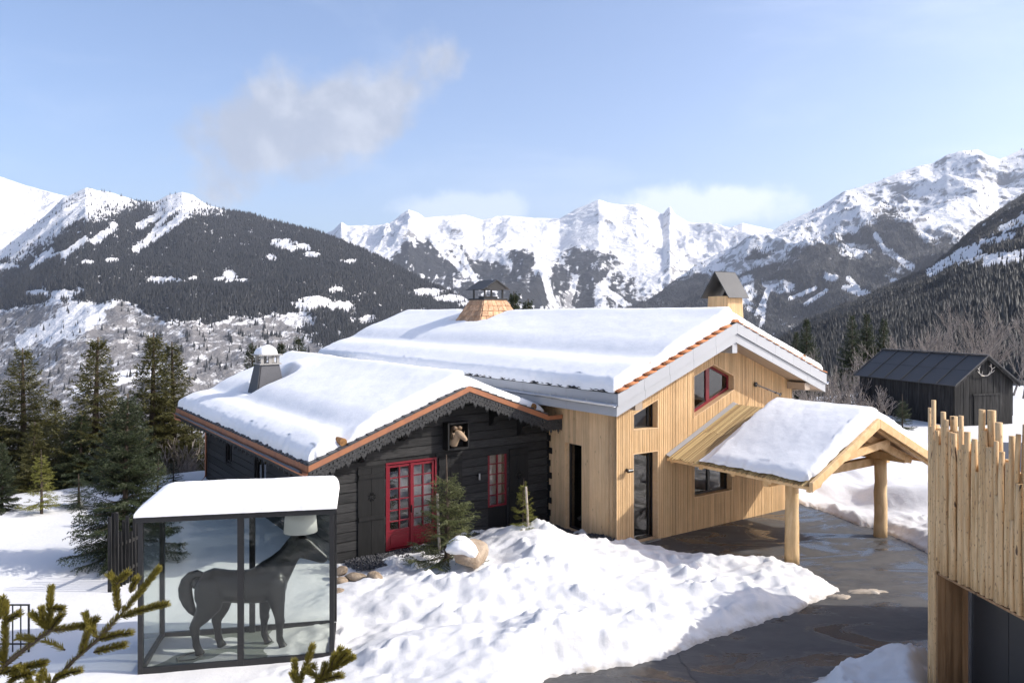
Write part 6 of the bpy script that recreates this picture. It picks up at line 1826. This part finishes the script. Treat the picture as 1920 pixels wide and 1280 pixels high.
# ------------------------------------------------------------------ conifers
def sprays(Pp, Dd, Ll, unit, rng, per=0.42, width=0.16, flat=0.55, slim=0.75):
    """needle barbs along twigs: arrays of twig starts, directions, lengths -> triangles"""
    cnt = np.maximum(2, (Ll / (unit * per)).astype(int)) * 2
    idx = np.repeat(np.arange(len(Ll)), cnt)
    st = np.concatenate([np.arange(c) for c in cnt])
    f = (st // 2 + rng.rand(len(st)) * 0.8) / (np.repeat(cnt, cnt) / 2)
    side = np.where(st % 2 == 0, 1.0, -1.0)
    D = Dd[idx]; B = Pp[idx] + D * (Ll[idx] * f)[:, None]
    up = np.array([0, 0, 1.0]); lat = np.cross(D, up); lat /= np.linalg.norm(lat, axis=1)[:, None] + 1e-9
    nrm = np.cross(lat, D)
    roll = (rng.rand(len(st)) - 0.5) * 2 * (1 - flat) * np.pi
    L2 = lat * np.cos(roll)[:, None] + nrm * np.sin(roll)[:, None]
    d = D * slim + L2 * (side * 0.7)[:, None]; d /= np.linalg.norm(d, axis=1)[:, None]
    ln = unit * (0.6 + 0.7 * rng.rand(len(st))) * (1.15 - 0.4 * f)
    w = np.cross(d, nrm * np.cos(roll)[:, None] - lat * np.sin(roll)[:, None]); w /= np.linalg.norm(w, axis=1)[:, None] + 1e-9
    hw = (unit * width)
    a = B - w * hw; b = B + w * hw; c = B + d * ln[:, None]; c[:, 2] -= 0.12 * ln
    V = np.stack([a, b, c], 1).reshape(-1, 3)
    return V

def conifer_meshes(name, h, Rr, seed, whorl=0.30, unit=0.12, node=0.13, bare=0.06, droop=0.35, thin=1.0, power=0.85, tmax=0.55, gaps=0.0, lead=0.03):
    rng = np.random.RandomState(seed)
    mb = MB(); n = 9
    bend = rng.randn(2) * 0.01 * h
    def axis(z): f = z / h; return np.array([bend[0] * f * f, bend[1] * f * f, z])
    mb.tube([tuple(axis(h * i / n) - np.array([0, 0, 0.25 if i == 0 else 0])) for i in range(n + 1)], [0.022 * h * (1 - 0.93 * (i / n)) ** 0.9 + 0.004 for i in range(n + 1)], 7)
    PP, DD, LL = [], [], []
    br = MB()
    z = bare * h
    while z < h * (1 - lead):
        fr = z / h
        nb = rng.randint(5, 8)
        a0 = rng.rand() * 6.28
        for k in range(nb):
            if rng.rand() < gaps: continue
            az = a0 + 2 * np.pi * k / nb + rng.randn() * 0.22
            L_ = (Rr * (1 - fr) ** power * (0.72 + 0.42 * rng.rand()) + 0.03 * Rr)
            e0 = -0.22 + 0.95 * fr + rng.randn() * 0.08
            hor = np.array([np.cos(az), np.sin(az), 0.0]); base = axis(z + rng.randn() * whorl * 0.25)
            nn = max(3, int(L_ / node)); fs_ = (np.arange(nn) + 0.5 + rng.rand(nn) * 0.3) / nn
            def pos(f): return base + hor * (L_ * f)[..., None] + np.array([0, 0, 1.0]) * (L_ * (e0 * f - droop * (1 - fr) * f ** 2 + 0.22 * f ** 3))[..., None]
            Q = pos(fs_); Q2 = pos(fs_ + 0.02); T = Q2 - Q; T /= np.linalg.norm(T, axis=1)[:, None]
            lat = np.stack([-np.sin(az) + 0 * fs_, np.cos(az) + 0 * fs_, 0 * fs_], -1)
            tl = np.minimum((0.50 * L_ * (1 - fs_) + 0.09 * (1 + Rr) * (0.25 + 0.75 * (1 - fr))) * (0.65 + 0.6 * rng.rand(nn)), tmax)
            for s_ in (-1, 1):
                D = T * 0.62 + lat * (s_ * 0.75); D[:, 2] -= 0.22 + 0.25 * rng.rand(nn) * (1 - fr); D /= np.linalg.norm(D, axis=1)[:, None]
                keep = rng.rand(nn) < thin
                PP.append(Q[keep]); DD.append(D[keep]); LL.append(tl[keep])
            tip = pos(np.array([0.8])); PP.append(tip); DD.append(T[-1:]); LL.append(np.array([max(0.24 * L_, unit * 1.5)]))
            if L_ > 0.5 * Rr * 0.3:
                pts = pos(np.array([0.0, 0.35, 0.7, 0.98])); r0 = 0.010 * L_ + 0.003
                br.tube([tuple(p) for p in pts], [r0, r0 * .7, r0 * .45, r0 * .15], 3, False)
        z += whorl * (0.7 + 0.6 * rng.rand()) * (1 - 0.45 * fr)
    # leader
    PP.append(np.array([axis(h * (1 - lead * 1.5))])); DD.append(np.array([[0, 0, 1.0]])); LL.append(np.array([h * lead * 1.5]))
    V = sprays(np.concatenate(PP), np.concatenate(DD), np.concatenate(LL), unit, rng)
    crown = np_mesh(name + '_crown', V, np.arange(len(V)).reshape(-1, 3))
    trunk = mb.mesh(name + '_trunk', True)
    limbs = br.mesh(name + '_limbs')
    return trunk, crown, limbs

CON = {}
def conifer(name, kind, loc, rz, scale, mat, label, group=None, sxy=1.0):
    tr, cr, li = CON[kind]
    t = empty(name, loc, rz); t.scale = (scale * sxy, scale * sxy, scale)
    tag(t, label, 'tree', group)
    for nm, me, m in (('trunk', tr, 'bark'), ('crown', cr, mat), ('branches', li, 'bark')):
        o = bpy.data.objects.new(nm, me); COL.objects.link(o); o.parent = t
        if not me.materials: me.materials.append(None)
        o.material_slots[0].link = 'OBJECT'; o.material_slots[0].material = MATS[m]
    return t

CON['a'] = conifer_meshes('spruce_a', 9.0, 2.35, 11, 0.29, 0.13, 0.14, 0.05, 0.42, power=0.98)
CON['b'] = conifer_meshes('spruce_b', 9.0, 2.1, 12, 0.31, 0.13, 0.14, 0.05, 0.36, gaps=0.10, power=0.95)
CON['c'] = conifer_meshes('spruce_c', 9.0, 2.7, 13, 0.31, 0.13, 0.15, 0.04, 0.50, gaps=0.08, power=0.98)
CON['young'] = conifer_meshes('spruce_young', 4.6, 1.55, 14, 0.17, 0.075, 0.085, 0.03, 0.30, tmax=0.42)
CON['small'] = conifer_meshes('spruce_small', 2.3, 0.80, 15, 0.15, 0.040, 0.055, 0.03, 0.10, tmax=0.24, power=1.05, lead=0.20, gaps=0.12)
CON['tiny'] = conifer_meshes('spruce_tiny', 1.5, 0.46, 16, 0.13, 0.036, 0.05, 0.04, 0.12, tmax=0.18, gaps=0.15, lead=0.16, power=1.0)
CON['sapling'] = conifer_meshes('sapling', 2.0, 0.62, 17, 0.17, 0.045, 0.06, 0.15, 0.1, thin=0.7, tmax=0.2, gaps=0.25, lead=0.12)

def tree_at(name, kind, base_h, px, ytop, Y, mat, label, group=None, rz=0.0, base=None, sxy=1.0):
    """height from the top seen in the photo and the ground under it"""
    top = P(px, ytop, Y); gz = ground_z(top.x, top.y) if base is None else base
    gz = min(gz, top.z - 0.5)
    s = (top.z - gz) / base_h
    return conifer(name, kind, (top.x, top.y, gz), rz, s, mat, label, group, sxy)

grp = 'spruces below the left edge of the snow field'
tree_at('spruce_tree', 'c', 9, 45, 652, 32.5, 'needles_olive', 'olive spruce at the far left, its top left of the broad central one', grp, 0.3, base=-3.2, sxy=1.28)
tree_at('spruce_tree', 'a', 9, 176, 632, 31.5, 'needles_olive', 'broad olive spruce second from the left among the tall ones', grp, 1.4, base=-3.4, sxy=1.28)
tree_at('spruce_tree', 'b', 9, 285, 624, 34, 'needles_olive', 'left one of the twin tall spruces near the chalet roof', grp, 2.2, base=-3.6, sxy=1.28)
tree_at('spruce_tree', 'b', 9, 326, 640, 35, 'needles_olive', 'right one of the twin tall spruces near the chalet roof', grp, 4.1, base=-3.6, sxy=1.28)
tree_at('spruce_tree', 'a', 9, 108, 745, 35, 'needles_olive', 'lower spruce between the two tall ones at the left', grp, 3.0, base=-4.0, sxy=1.28)
tree_at('spruce_tree', 'c', 9, -20, 720, 31.5, 'needles_dark', 'dark spruce cut by the left edge of the picture', grp, 5.0, base=-3.2)
tree_at('spruce_tree', 'c', 9, 232, 768, 33, 'needles_olive', 'low dense spruce between the broad tree and the twins', grp, 0.9, base=-3.8, sxy=1.28)
tree_at('spruce_tree', 'a', 9, 362, 770, 38, 'needles_olive', 'yellowish spruce close to the far corner of the chalet', grp, 2.6, base=-5.0, sxy=1.28)
tree_at('spruce_tree', 'c', 9, 410, 800, 42, 'needles_olive', 'spruce half hidden behind the chalet gutter', grp, 1.9, base=-6.5)
tree_at('spruce_tree', 'c', 9, 150, 775, 30.5, 'needles_dark', 'short dark spruce in front of the broad olive one', grp, 3.7, base=-2.6, sxy=1.28)
tree_at('spruce_tree', 'a', 9, 60, 790, 30, 'needles_olive', 'short spruce at the foot of the far left one', grp, 0.2, base=-2.4, sxy=1.28)
tree_at('spruce_tree', 'a', 9, 300, 790, 37, 'needles_dark', 'short dark spruce below the twins', grp, 3.3, base=-5.2)
tree_at('young_spruce', 'young', 4.6, 234, 738, 20.4, 'needles_dark', 'dense dark young spruce beside the paling fence', None, 0.6, base=-0.1, sxy=1.05)
tree_at('young_spruce', 'young', 4.6, 4, 828, 25.5, 'needles_dark', 'small dark spruce on the snow field at the left edge', None, 2.0, base=-0.2, sxy=0.8)
tree_at('spruce_sapling', 'sapling', 2.0, 78, 842, 25.4, 'needles_yellow', 'thin yellow sapling standing alone on the snow field', None, 0.0, base=-0.1)
tree_at('spruce_sapling', 'tiny', 1.5, 148, 888, 26.5, 'needles_dark', 'low dark seedling on the snow right of the yellow sapling', None, 0.0, base=-0.15, sxy=2.0)
tree_at('spruce_sapling', 'tiny', 1.5, 325, 862, 30.0, 'needles_dark', 'low dark seedling on the snow near the chalet corner', None, 1.0, base=-0.2, sxy=1.5)
tree_at('spruce_sapling', 'sapling', 2.0, 295, 850, 24.0, 'needles_green', 'slender sapling just above the snow of the glass shelter', None, 2.0, base=-0.1, sxy=0.9)
tree_at('small_spruce', 'small', 2.3, 838, 852, 19.4, 'needles_green', 'small staked spruce before the red glazed doors', None, 0.4, base=0.0, sxy=1.12)
tree_at('small_spruce', 'tiny', 1.5, 981, 895, 21.0, 'needles_yellow', 'little yellow green spruce on the snow mound by the house corner', None, 1.4, base=0.72, sxy=0.95)
bh = 'spruce tops behind the roofs'
for px, yt, Y, k, lb in ((474, 642, 52, 'b', 'spruce top behind the chalet chimney'), (530, 640, 60, 'a', 'spruce top left of the pair behind the chalet ridge'), (560, 630, 58, 'c', 'spruce top where the two snowy roofs meet'), (968, 546, 58, 'a', 'dark spruce top just right of the shingled chimney'), (992, 560, 60, 'b', 'lower spruce top beside the one right of the shingled chimney')):
    tree_at('spruce_tree', k, 9, px, yt, Y, 'needles_dark', lb, bh, px * 0.1, base=-6)
bd = 'dark spruces behind the barn'
for px, yt, Y, k, s_, lb in ((1512, 596, 84, 'a', 1.0, 'dark spruce right of the larch house gable, standing alone'), (1598, 590, 88, 'c', .9, 'left tree of the dark spruce clump behind the barn'), (1626, 586, 90, 'a', 1.0, 'middle tree of the dark spruce clump behind the barn'), (1656, 596, 88, 'b', 1.0, 'right tree of the dark spruce clump behind the barn'), (1492, 620, 92, 'b', 1.0, 'small dark spruce closest to the larch house gable')):
    tree_at('spruce_tree', k, 9, px, yt, Y, 'needles_dark', lb, bd, px * 0.3, base=-4.5, sxy=s_)
tree_at('small_spruce', 'small', 2.3, 1692, 738, 41.5, 'needles_dark', 'small dark spruce against the side wall of the barn', None, 0.4, base=0.1)
# young spruces on the slope below the viewpoint: the glass shelter mirrors them
for px_, x_, y_, h_, k_, lb in ((0, -6.6, 7.6, 2.3, 'young', 'left'), (0, -5.2, 6.6, 2.7, 'young', 'second'), (0, -4.0, 7.9, 2.2, 'young', 'third'), (0, -2.9, 6.9, 2.6, 'young', 'fourth'), (0, -1.7, 8.2, 2.0, 'young', 'right')):
    conifer('young_spruce', k_, (x_, y_, ground_z(x_, y_) - 0.05), x_, h_ / 4.6, 'needles_dark', lb + ' young spruce of the row mirrored in the glass shelter', 'spruces mirrored in the glass shelter')
# stakes tied beside the two small trees
for px, y0, y1, Y, lb in ((820, 925, 1030, 19.35, 'grey wooden stake in the small spruce before the doors'), (986, 912, 985, 20.9, 'pale stake beside the little yellow green spruce')):
    a, b = P(px, y0, Y), P(px + 4, y1, Y)
    mb = MB(); mb.tube([b, a], [0.035, 0.032], 7); tag(mb.build('tree_stake', MATS['stake_wood']), lb, 'stake')

# ------------------------------------------------------------------ bare trees and brush
def bare_mesh(name, h, seed, spread=0.5, depth=6, stems=1, lean=0.1, thick=0.012):
    rng = random.Random(seed); segs = []
    def grow(p, d, L_, r, lv):
        n = 3; q = p
        for i in range(n):
            d = (d + Vector((rng.gauss(0, .10), rng.gauss(0, .10), 0.03))).normalized()
            q2 = q + d * (L_ / n); r2 = r * (1 - 0.14 * (i + 1))
            segs.append((q, q2, r * (1 - 0.14 * i), r2)); q = q2
            if lv < depth and i >= (1 if lv == 0 else 0):
                for _ in range(1 if rng.random() < 0.55 else 2):
                    ax = Vector((rng.gauss(0, 1), rng.gauss(0, 1), rng.gauss(0, .4))).normalized()
                    nd = (d + ax * spread * rng.uniform(.7, 1.3)).normalized(); nd.z += 0.12; nd.normalize()
                    grow(q, nd, L_ * rng.uniform(.50, .72), r2 * 0.6, lv + 1 + (rng.random() < .35))
        if lv < depth:
            grow(q, d, L_ * 0.66, r * 0.55, lv + 1)
    for s in range(stems):
        grow(Vector((rng.gauss(0, .12) * (stems > 1), rng.gauss(0, .12) * (stems > 1), -0.1)), Vector((rng.gauss(0, lean), rng.gauss(0, lean), 1)).normalized(), h * 0.38, h * thick, 0)
    a = np.array([s[0] for s in segs]); b = np.array([s[1] for s in segs]); r0 = np.array([max(s[2], .009) for s in segs]); r1 = np.array([max(s[3], .008) for s in segs])
    d = b - a; d /= np.linalg.norm(d, axis=1)[:, None] + 1e-9
    ref = np.where(np.abs(d[:, 2:3]) > .9, np.array([[1., 0, 0]]), np.array([[0, 0, 1.]]))
    u = np.cross(d, ref); u /= np.linalg.norm(u, axis=1)[:, None]; w = np.cross(d, u)
    rings = []
    for c, r in ((a, r0), (b, r1)):
        for k in range(3):
            t = 2 * np.pi * k / 3; rings.append(c + (u * np.cos(t) + w * np.sin(t)) * r[:, None])
    V = np.stack(rings, 1).reshape(-1, 3); m_ = len(segs)
    f = np.array([(k, (k + 1) % 3, 3 + (k + 1) % 3, 3 + k) for k in range(3)])
    Fc = (f[None] + (np.arange(m_) * 6)[:, None, None]).reshape(-1, 4)
    return np_mesh(name, V, Fc)
BARE = [bare_mesh('bare_a', 8, 1, .55, 4), bare_mesh('bare_b', 8, 2, .42, 4), bare_mesh('bare_c', 8, 5, .65, 4), bare_mesh('bare_brush', 3, 9, .5, 3, 5, .35, .009), bare_mesh('bare_birch', 8, 7, .35, 4, 1, .05, .009)]
for b_ in BARE: b_.materials.append(MATS['grey_twig'])
def bare_at(i, px, ytop, Y, base, label, grp, rz=0, hh=8.0, sxy=1.0, name='bare_tree'):
    top = P(px, ytop, Y); s = (top.z - base) / hh
    o = bpy.data.objects.new(name, BARE[i]); COL.objects.link(o)
    o.location = (top.x, top.y, base); o.rotation_euler = (0, 0, rz); o.scale = (s * sxy, s * sxy, s)
    tag(o, label, 'tree' if name == 'bare_tree' else 'bush', grp); return o
rng = random.Random(50)
bt = 'bare trees behind the barn'
big = [(1775, 548, 66, 0), (1815, 572, 62, 2), (1850, 560, 60, 1), (1885, 548, 58, 2), (1915, 556, 56, 0), (1945, 570, 58, 1), (1740, 600, 70, 4), (1835, 545, 70, 0)]
where = ['tallest bare tree left of centre above the barn ridge', 'wide bare tree above the middle of the barn roof', 'upright bare tree above the barn gable', 'broad pale bare tree above the right end of the barn', 'bare tree cut by the right edge of the picture', 'bare tree just beyond the right edge', 'slim bare tree between the dark spruce clump and the tall ones', 'far bare tree seen through the others above the barn']
for (px, yt, Y, k), lb in zip(big, where):
    bare_at(k, px, yt, Y, -1.0, lb, bt, rng.uniform(0, 6))
tb = 'thicket of thin bare trees between the house and the barn'
for i in range(24):
    px = rng.uniform(1480, 1760); Y = rng.uniform(56, 82)
    yt = rng.uniform(618, 690)
    bare_at(rng.choice((1, 4, 4, 0)), px, yt, Y, -3.5, 'one of the thin bare trees crowding between larch house and barn', tb, rng.uniform(0, 6), 8.0, rng.uniform(.8, 1.3))
tb2 = 'thicket of bare trees behind the barn'
for i in range(14):
    px = rng.uniform(1700, 1990); Y = rng.uniform(58, 85); yt = rng.uniform(588, 650)
    bare_at(rng.choice((0, 1, 2, 4)), px, yt, Y, -2.5, 'one of the bare trees crowding behind the barn roof', tb2, rng.uniform(0, 6), 8.0, rng.uniform(.9, 1.4))
tb3 = 'brush left of the barn'
for i in range(14):
    px = rng.uniform(1490, 1640); Y = rng.uniform(44, 54); yt = rng.uniform(690, 750)
    bare_at(3, px, yt, Y, -0.6, 'one of the low bare bushes left of the barn', tb3, rng.uniform(0, 6), 3.0, rng.uniform(1, 1.6), 'bare_bush')
tb4 = 'brown brush among the spruces'
for i in range(14):
    px = rng.uniform(255, 385); Y = rng.uniform(33, 37); yt = rng.uniform(790, 850)
    bare_at(3, px, yt, Y, -3.0, 'one of the brown bare bushes between the twin spruces and the chalet', tb4, rng.uniform(0, 6), 3.0, rng.uniform(.9, 1.3), 'bare_bush')

# ------------------------------------------------------------------ fir twigs close to the camera
def near_fir(name, label, stems, shoots, seed, trunk=None):
    """stems: list of pixel polylines with depth; shoots: (px0,py0,px1,py1,Y0,Y1)"""
    rng = np.random.RandomState(seed)
    t = empty(name, (0, 0, 0)); tag(t, label, 'tree')
    mb = MB()
    for st in stems:
        pts = [P(px, py, Y) for px, py, Y, r in st]
        mb.tube(pts, [r for *_, r in st], 8)
    if trunk: mb.tube(*trunk)
    mb.build('branch', MATS['bark'], t, smooth=True)
    V = []
    tw = MB()
    for (x0, y0, x1, y1, Y0, Y1, dens) in shoots:
        a, b = P(x0, y0, Y0), P(x1, y1, Y1); d = b - a; L_ = d.length; d.normalize()
        bend = Vector((rng.randn() * .02, rng.randn() * .02, 0.02)) * L_ * 2
        tw.tube([a, a.lerp(b, .5) + bend * .5, b], [0.0045, 0.004, 0.003], 5)
        n = int(L_ * 4300 * dens)
        f = rng.rand(n) ** 0.95
        A = np.array(a)[None] * (1 - f)[:, None] + np.array(b)[None] * f[:, None] + np.array(bend)[None] * (2 * f * (1 - f))[:, None]
        D = np.array(d)
        r1 = rng.randn(n, 3); r1 -= (r1 @ D)[:, None] * D; r1 /= np.linalg.norm(r1, axis=1)[:, None]
        r1[:, 2] += 0.25
        dirn = D[None] * (0.62 + 0.25 * rng.rand(n))[:, None] + r1 * 0.75; dirn /= np.linalg.norm(dirn, axis=1)[:, None]
        ln = (0.024 + 0.010 * rng.rand(n)) * (1.0 - 0.25 * (f > .93))
        w = np.cross(dirn, rng.randn(n, 3)); w /= np.linalg.norm(w, axis=1)[:, None]
        hw = 0.0012
        p0 = A - w * hw; p1 = A + w * hw; m_ = A + dirn * (ln * .75)[:, None]; p2 = m_ + w * hw * .8; p3 = m_ - w * hw * .8; tip = A + dirn * ln[:, None]
        V.append(np.stack([p0, p1, p2, p0, p2, p3, p3, p2, tip], 1).reshape(-1, 3))
    tw.build('twig', MATS['bark'], t)
    V = np.concatenate(V)
    me = np_mesh('needles', V, np.arange(len(V)).reshape(-1, 3)); tag(link_mesh('needles', me, MATS['needles_near'], t), kind='stuff')
    return t
Yd = 3.4
near_fir('fir_branch_tree', 'sunlit olive fir branches close up in the lower left corner',
    [[(-160, 1420, 3.3, .03), (-60, 1330, 3.35, .018), (10, 1245, 3.4, .012), (60, 1205, 3.4, .009), (95, 1180, 3.4, .007), (140, 1178, 3.42, .005)],
     [(-160, 1420, 3.3, .03), (20, 1360, 3.35, .016), (95, 1285, 3.38, .010), (140, 1235, 3.4, .008), (182, 1200, 3.4, .007), (226, 1152, 3.42, .005)]],
    [(226, 1152, 298, 1064, 3.42, 3.45, 1.0), (222, 1146, 219, 1086, 3.42, 3.36, 1.1), (219, 1094, 240, 1074, 3.36, 3.35, 1.0), (219, 1094, 206, 1078, 3.36, 3.35, 1.0), (228, 1156, 314, 1132, 3.42, 3.38, 1.0), (245, 1110, 258, 1084, 3.42, 3.38, 1.0),
     (186, 1198, 246, 1186, 3.4, 3.35, .9), (176, 1222, 236, 1208, 3.4, 3.36, .9), (182, 1196, 160, 1150, 3.4, 3.38, 1.0), (150, 1228, 165, 1180, 3.4, 3.36, 1.0), (182, 1200, 226, 1152, 3.4, 3.42, .6), (140, 1236, 182, 1200, 3.4, 3.4, .35),
     (96, 1182, 176, 1172, 3.4, 3.42, 1.0), (150, 1180, 182, 1160, 3.42, 3.4, 1.0), (92, 1182, 96, 1100, 3.4, 3.42, 1.1), (94, 1140, 118, 1142, 3.4, 3.38, 1.1), (92, 1180, 60, 1150, 3.4, 3.36, 1.1), (84, 1180, 78, 1140, 3.4, 3.36, 1.2), (96, 1178, 116, 1152, 3.4, 3.36, 1.1),
     (70, 1200, 34, 1195, 3.4, 3.38, 1.0), (60, 1206, 95, 1180, 3.4, 3.4, .5), (10, 1246, 60, 1206, 3.4, 3.4, .5), (8, 1240, 10, 1128, 3.4, 3.42, 1.1), (10, 1165, 36, 1150, 3.42, 3.4, 1.0), (0, 1160, 5, 1120, 3.4, 3.4, 1.0), (12, 1250, -20, 1200, 3.4, 3.36, 1.0),
     (0, 1262, 86, 1242, 3.4, 3.36, 1.0), (20, 1272, 60, 1262, 3.38, 3.34, 1.0), (-20, 1300, 60, 1282, 3.38, 3.3, 1.0), (40, 1240, 20, 1282, 3.4, 3.36, .9), (96, 1284, 80, 1256, 3.38, 3.36, .9), (100, 1272, 152, 1256, 3.38, 3.34, .9), (76, 1300, 74, 1266, 3.36, 3.34, .9), (95, 1285, 140, 1236, 3.38, 3.4, .3), (122, 1218, 84, 1200, 3.4, 3.4, .4),
     (-30, 1290, 12, 1250, 3.36, 3.4, .6), (60, 1290, 40, 1250, 3.36, 3.36, .9)],
    3, ([(-1.9, 3.1, 2.2), (-1.92, 3.12, 4.0), (-2.0, 3.2, 4.6), (-2.52, 3.3, 4.62)], [.06, .05, .035, .03], 8))
near_fir('fir_tip_tree', 'small olive fir tip poking into the frame below the glass shelter',
    [[(560, 1480, 3.4, .016), (575, 1340, 3.4, .010), (590, 1280, 3.4, .007), (620, 1255, 3.4, .005)], [(560, 1480, 3.4, .016), (556, 1340, 3.4, .008), (556, 1270, 3.4, .005)]],
    [(620, 1255, 652, 1222, 3.4, 3.36, 1.2), (622, 1254, 640, 1216, 3.4, 3.4, 1.1), (624, 1254, 662, 1232, 3.4, 3.38, 1.1), (622, 1256, 632, 1226, 3.4, 3.34, 1.1), (590, 1280, 622, 1254, 3.4, 3.4, .9), (600, 1272, 575, 1256, 3.4, 3.36, 1.0), (604, 1268, 610, 1246, 3.4, 3.36, 1.0), (600, 1276, 640, 1266, 3.4, 3.34, 1.0), (556, 1290, 586, 1210, 3.4, 3.42, 1.0), (556, 1272, 552, 1240, 3.4, 3.38, 1.0), (570, 1252, 590, 1250, 3.4, 3.4, 1.0), (576, 1310, 600, 1276, 3.4, 3.4, .8), (568, 1300, 548, 1262, 3.4, 3.36, 1.0)],
    4, ([(-0.9, 3.4, 2.0), (-0.92, 3.4, 3.4), (-0.926, 3.4, 4.43)], [.035, .025, .016], 7))
# ------------------------------------------------------------------ the air between here and the mountains
def build_haze():
    mb = MB(); mb.box(-16000, 16000, -2500, 16000, -420, 2150)
    t = NT('air')
    pv = t.n('ShaderNodeVolumePrincipled')
    pv.inputs['Color'].default_value = (0.82, 0.88, 1.0, 1)
    pv.inputs['Density'].default_value = 3.2e-5
    pv.inputs['Anisotropy'].default_value = 0.2
    t.L.new(pv.outputs[0], t.out.inputs['Volume'])
    o = mb.build('haze', t.m)
    tag(o, 'thin blue haze in the air before the mountains', 'haze', kind='stuff')
build_haze()
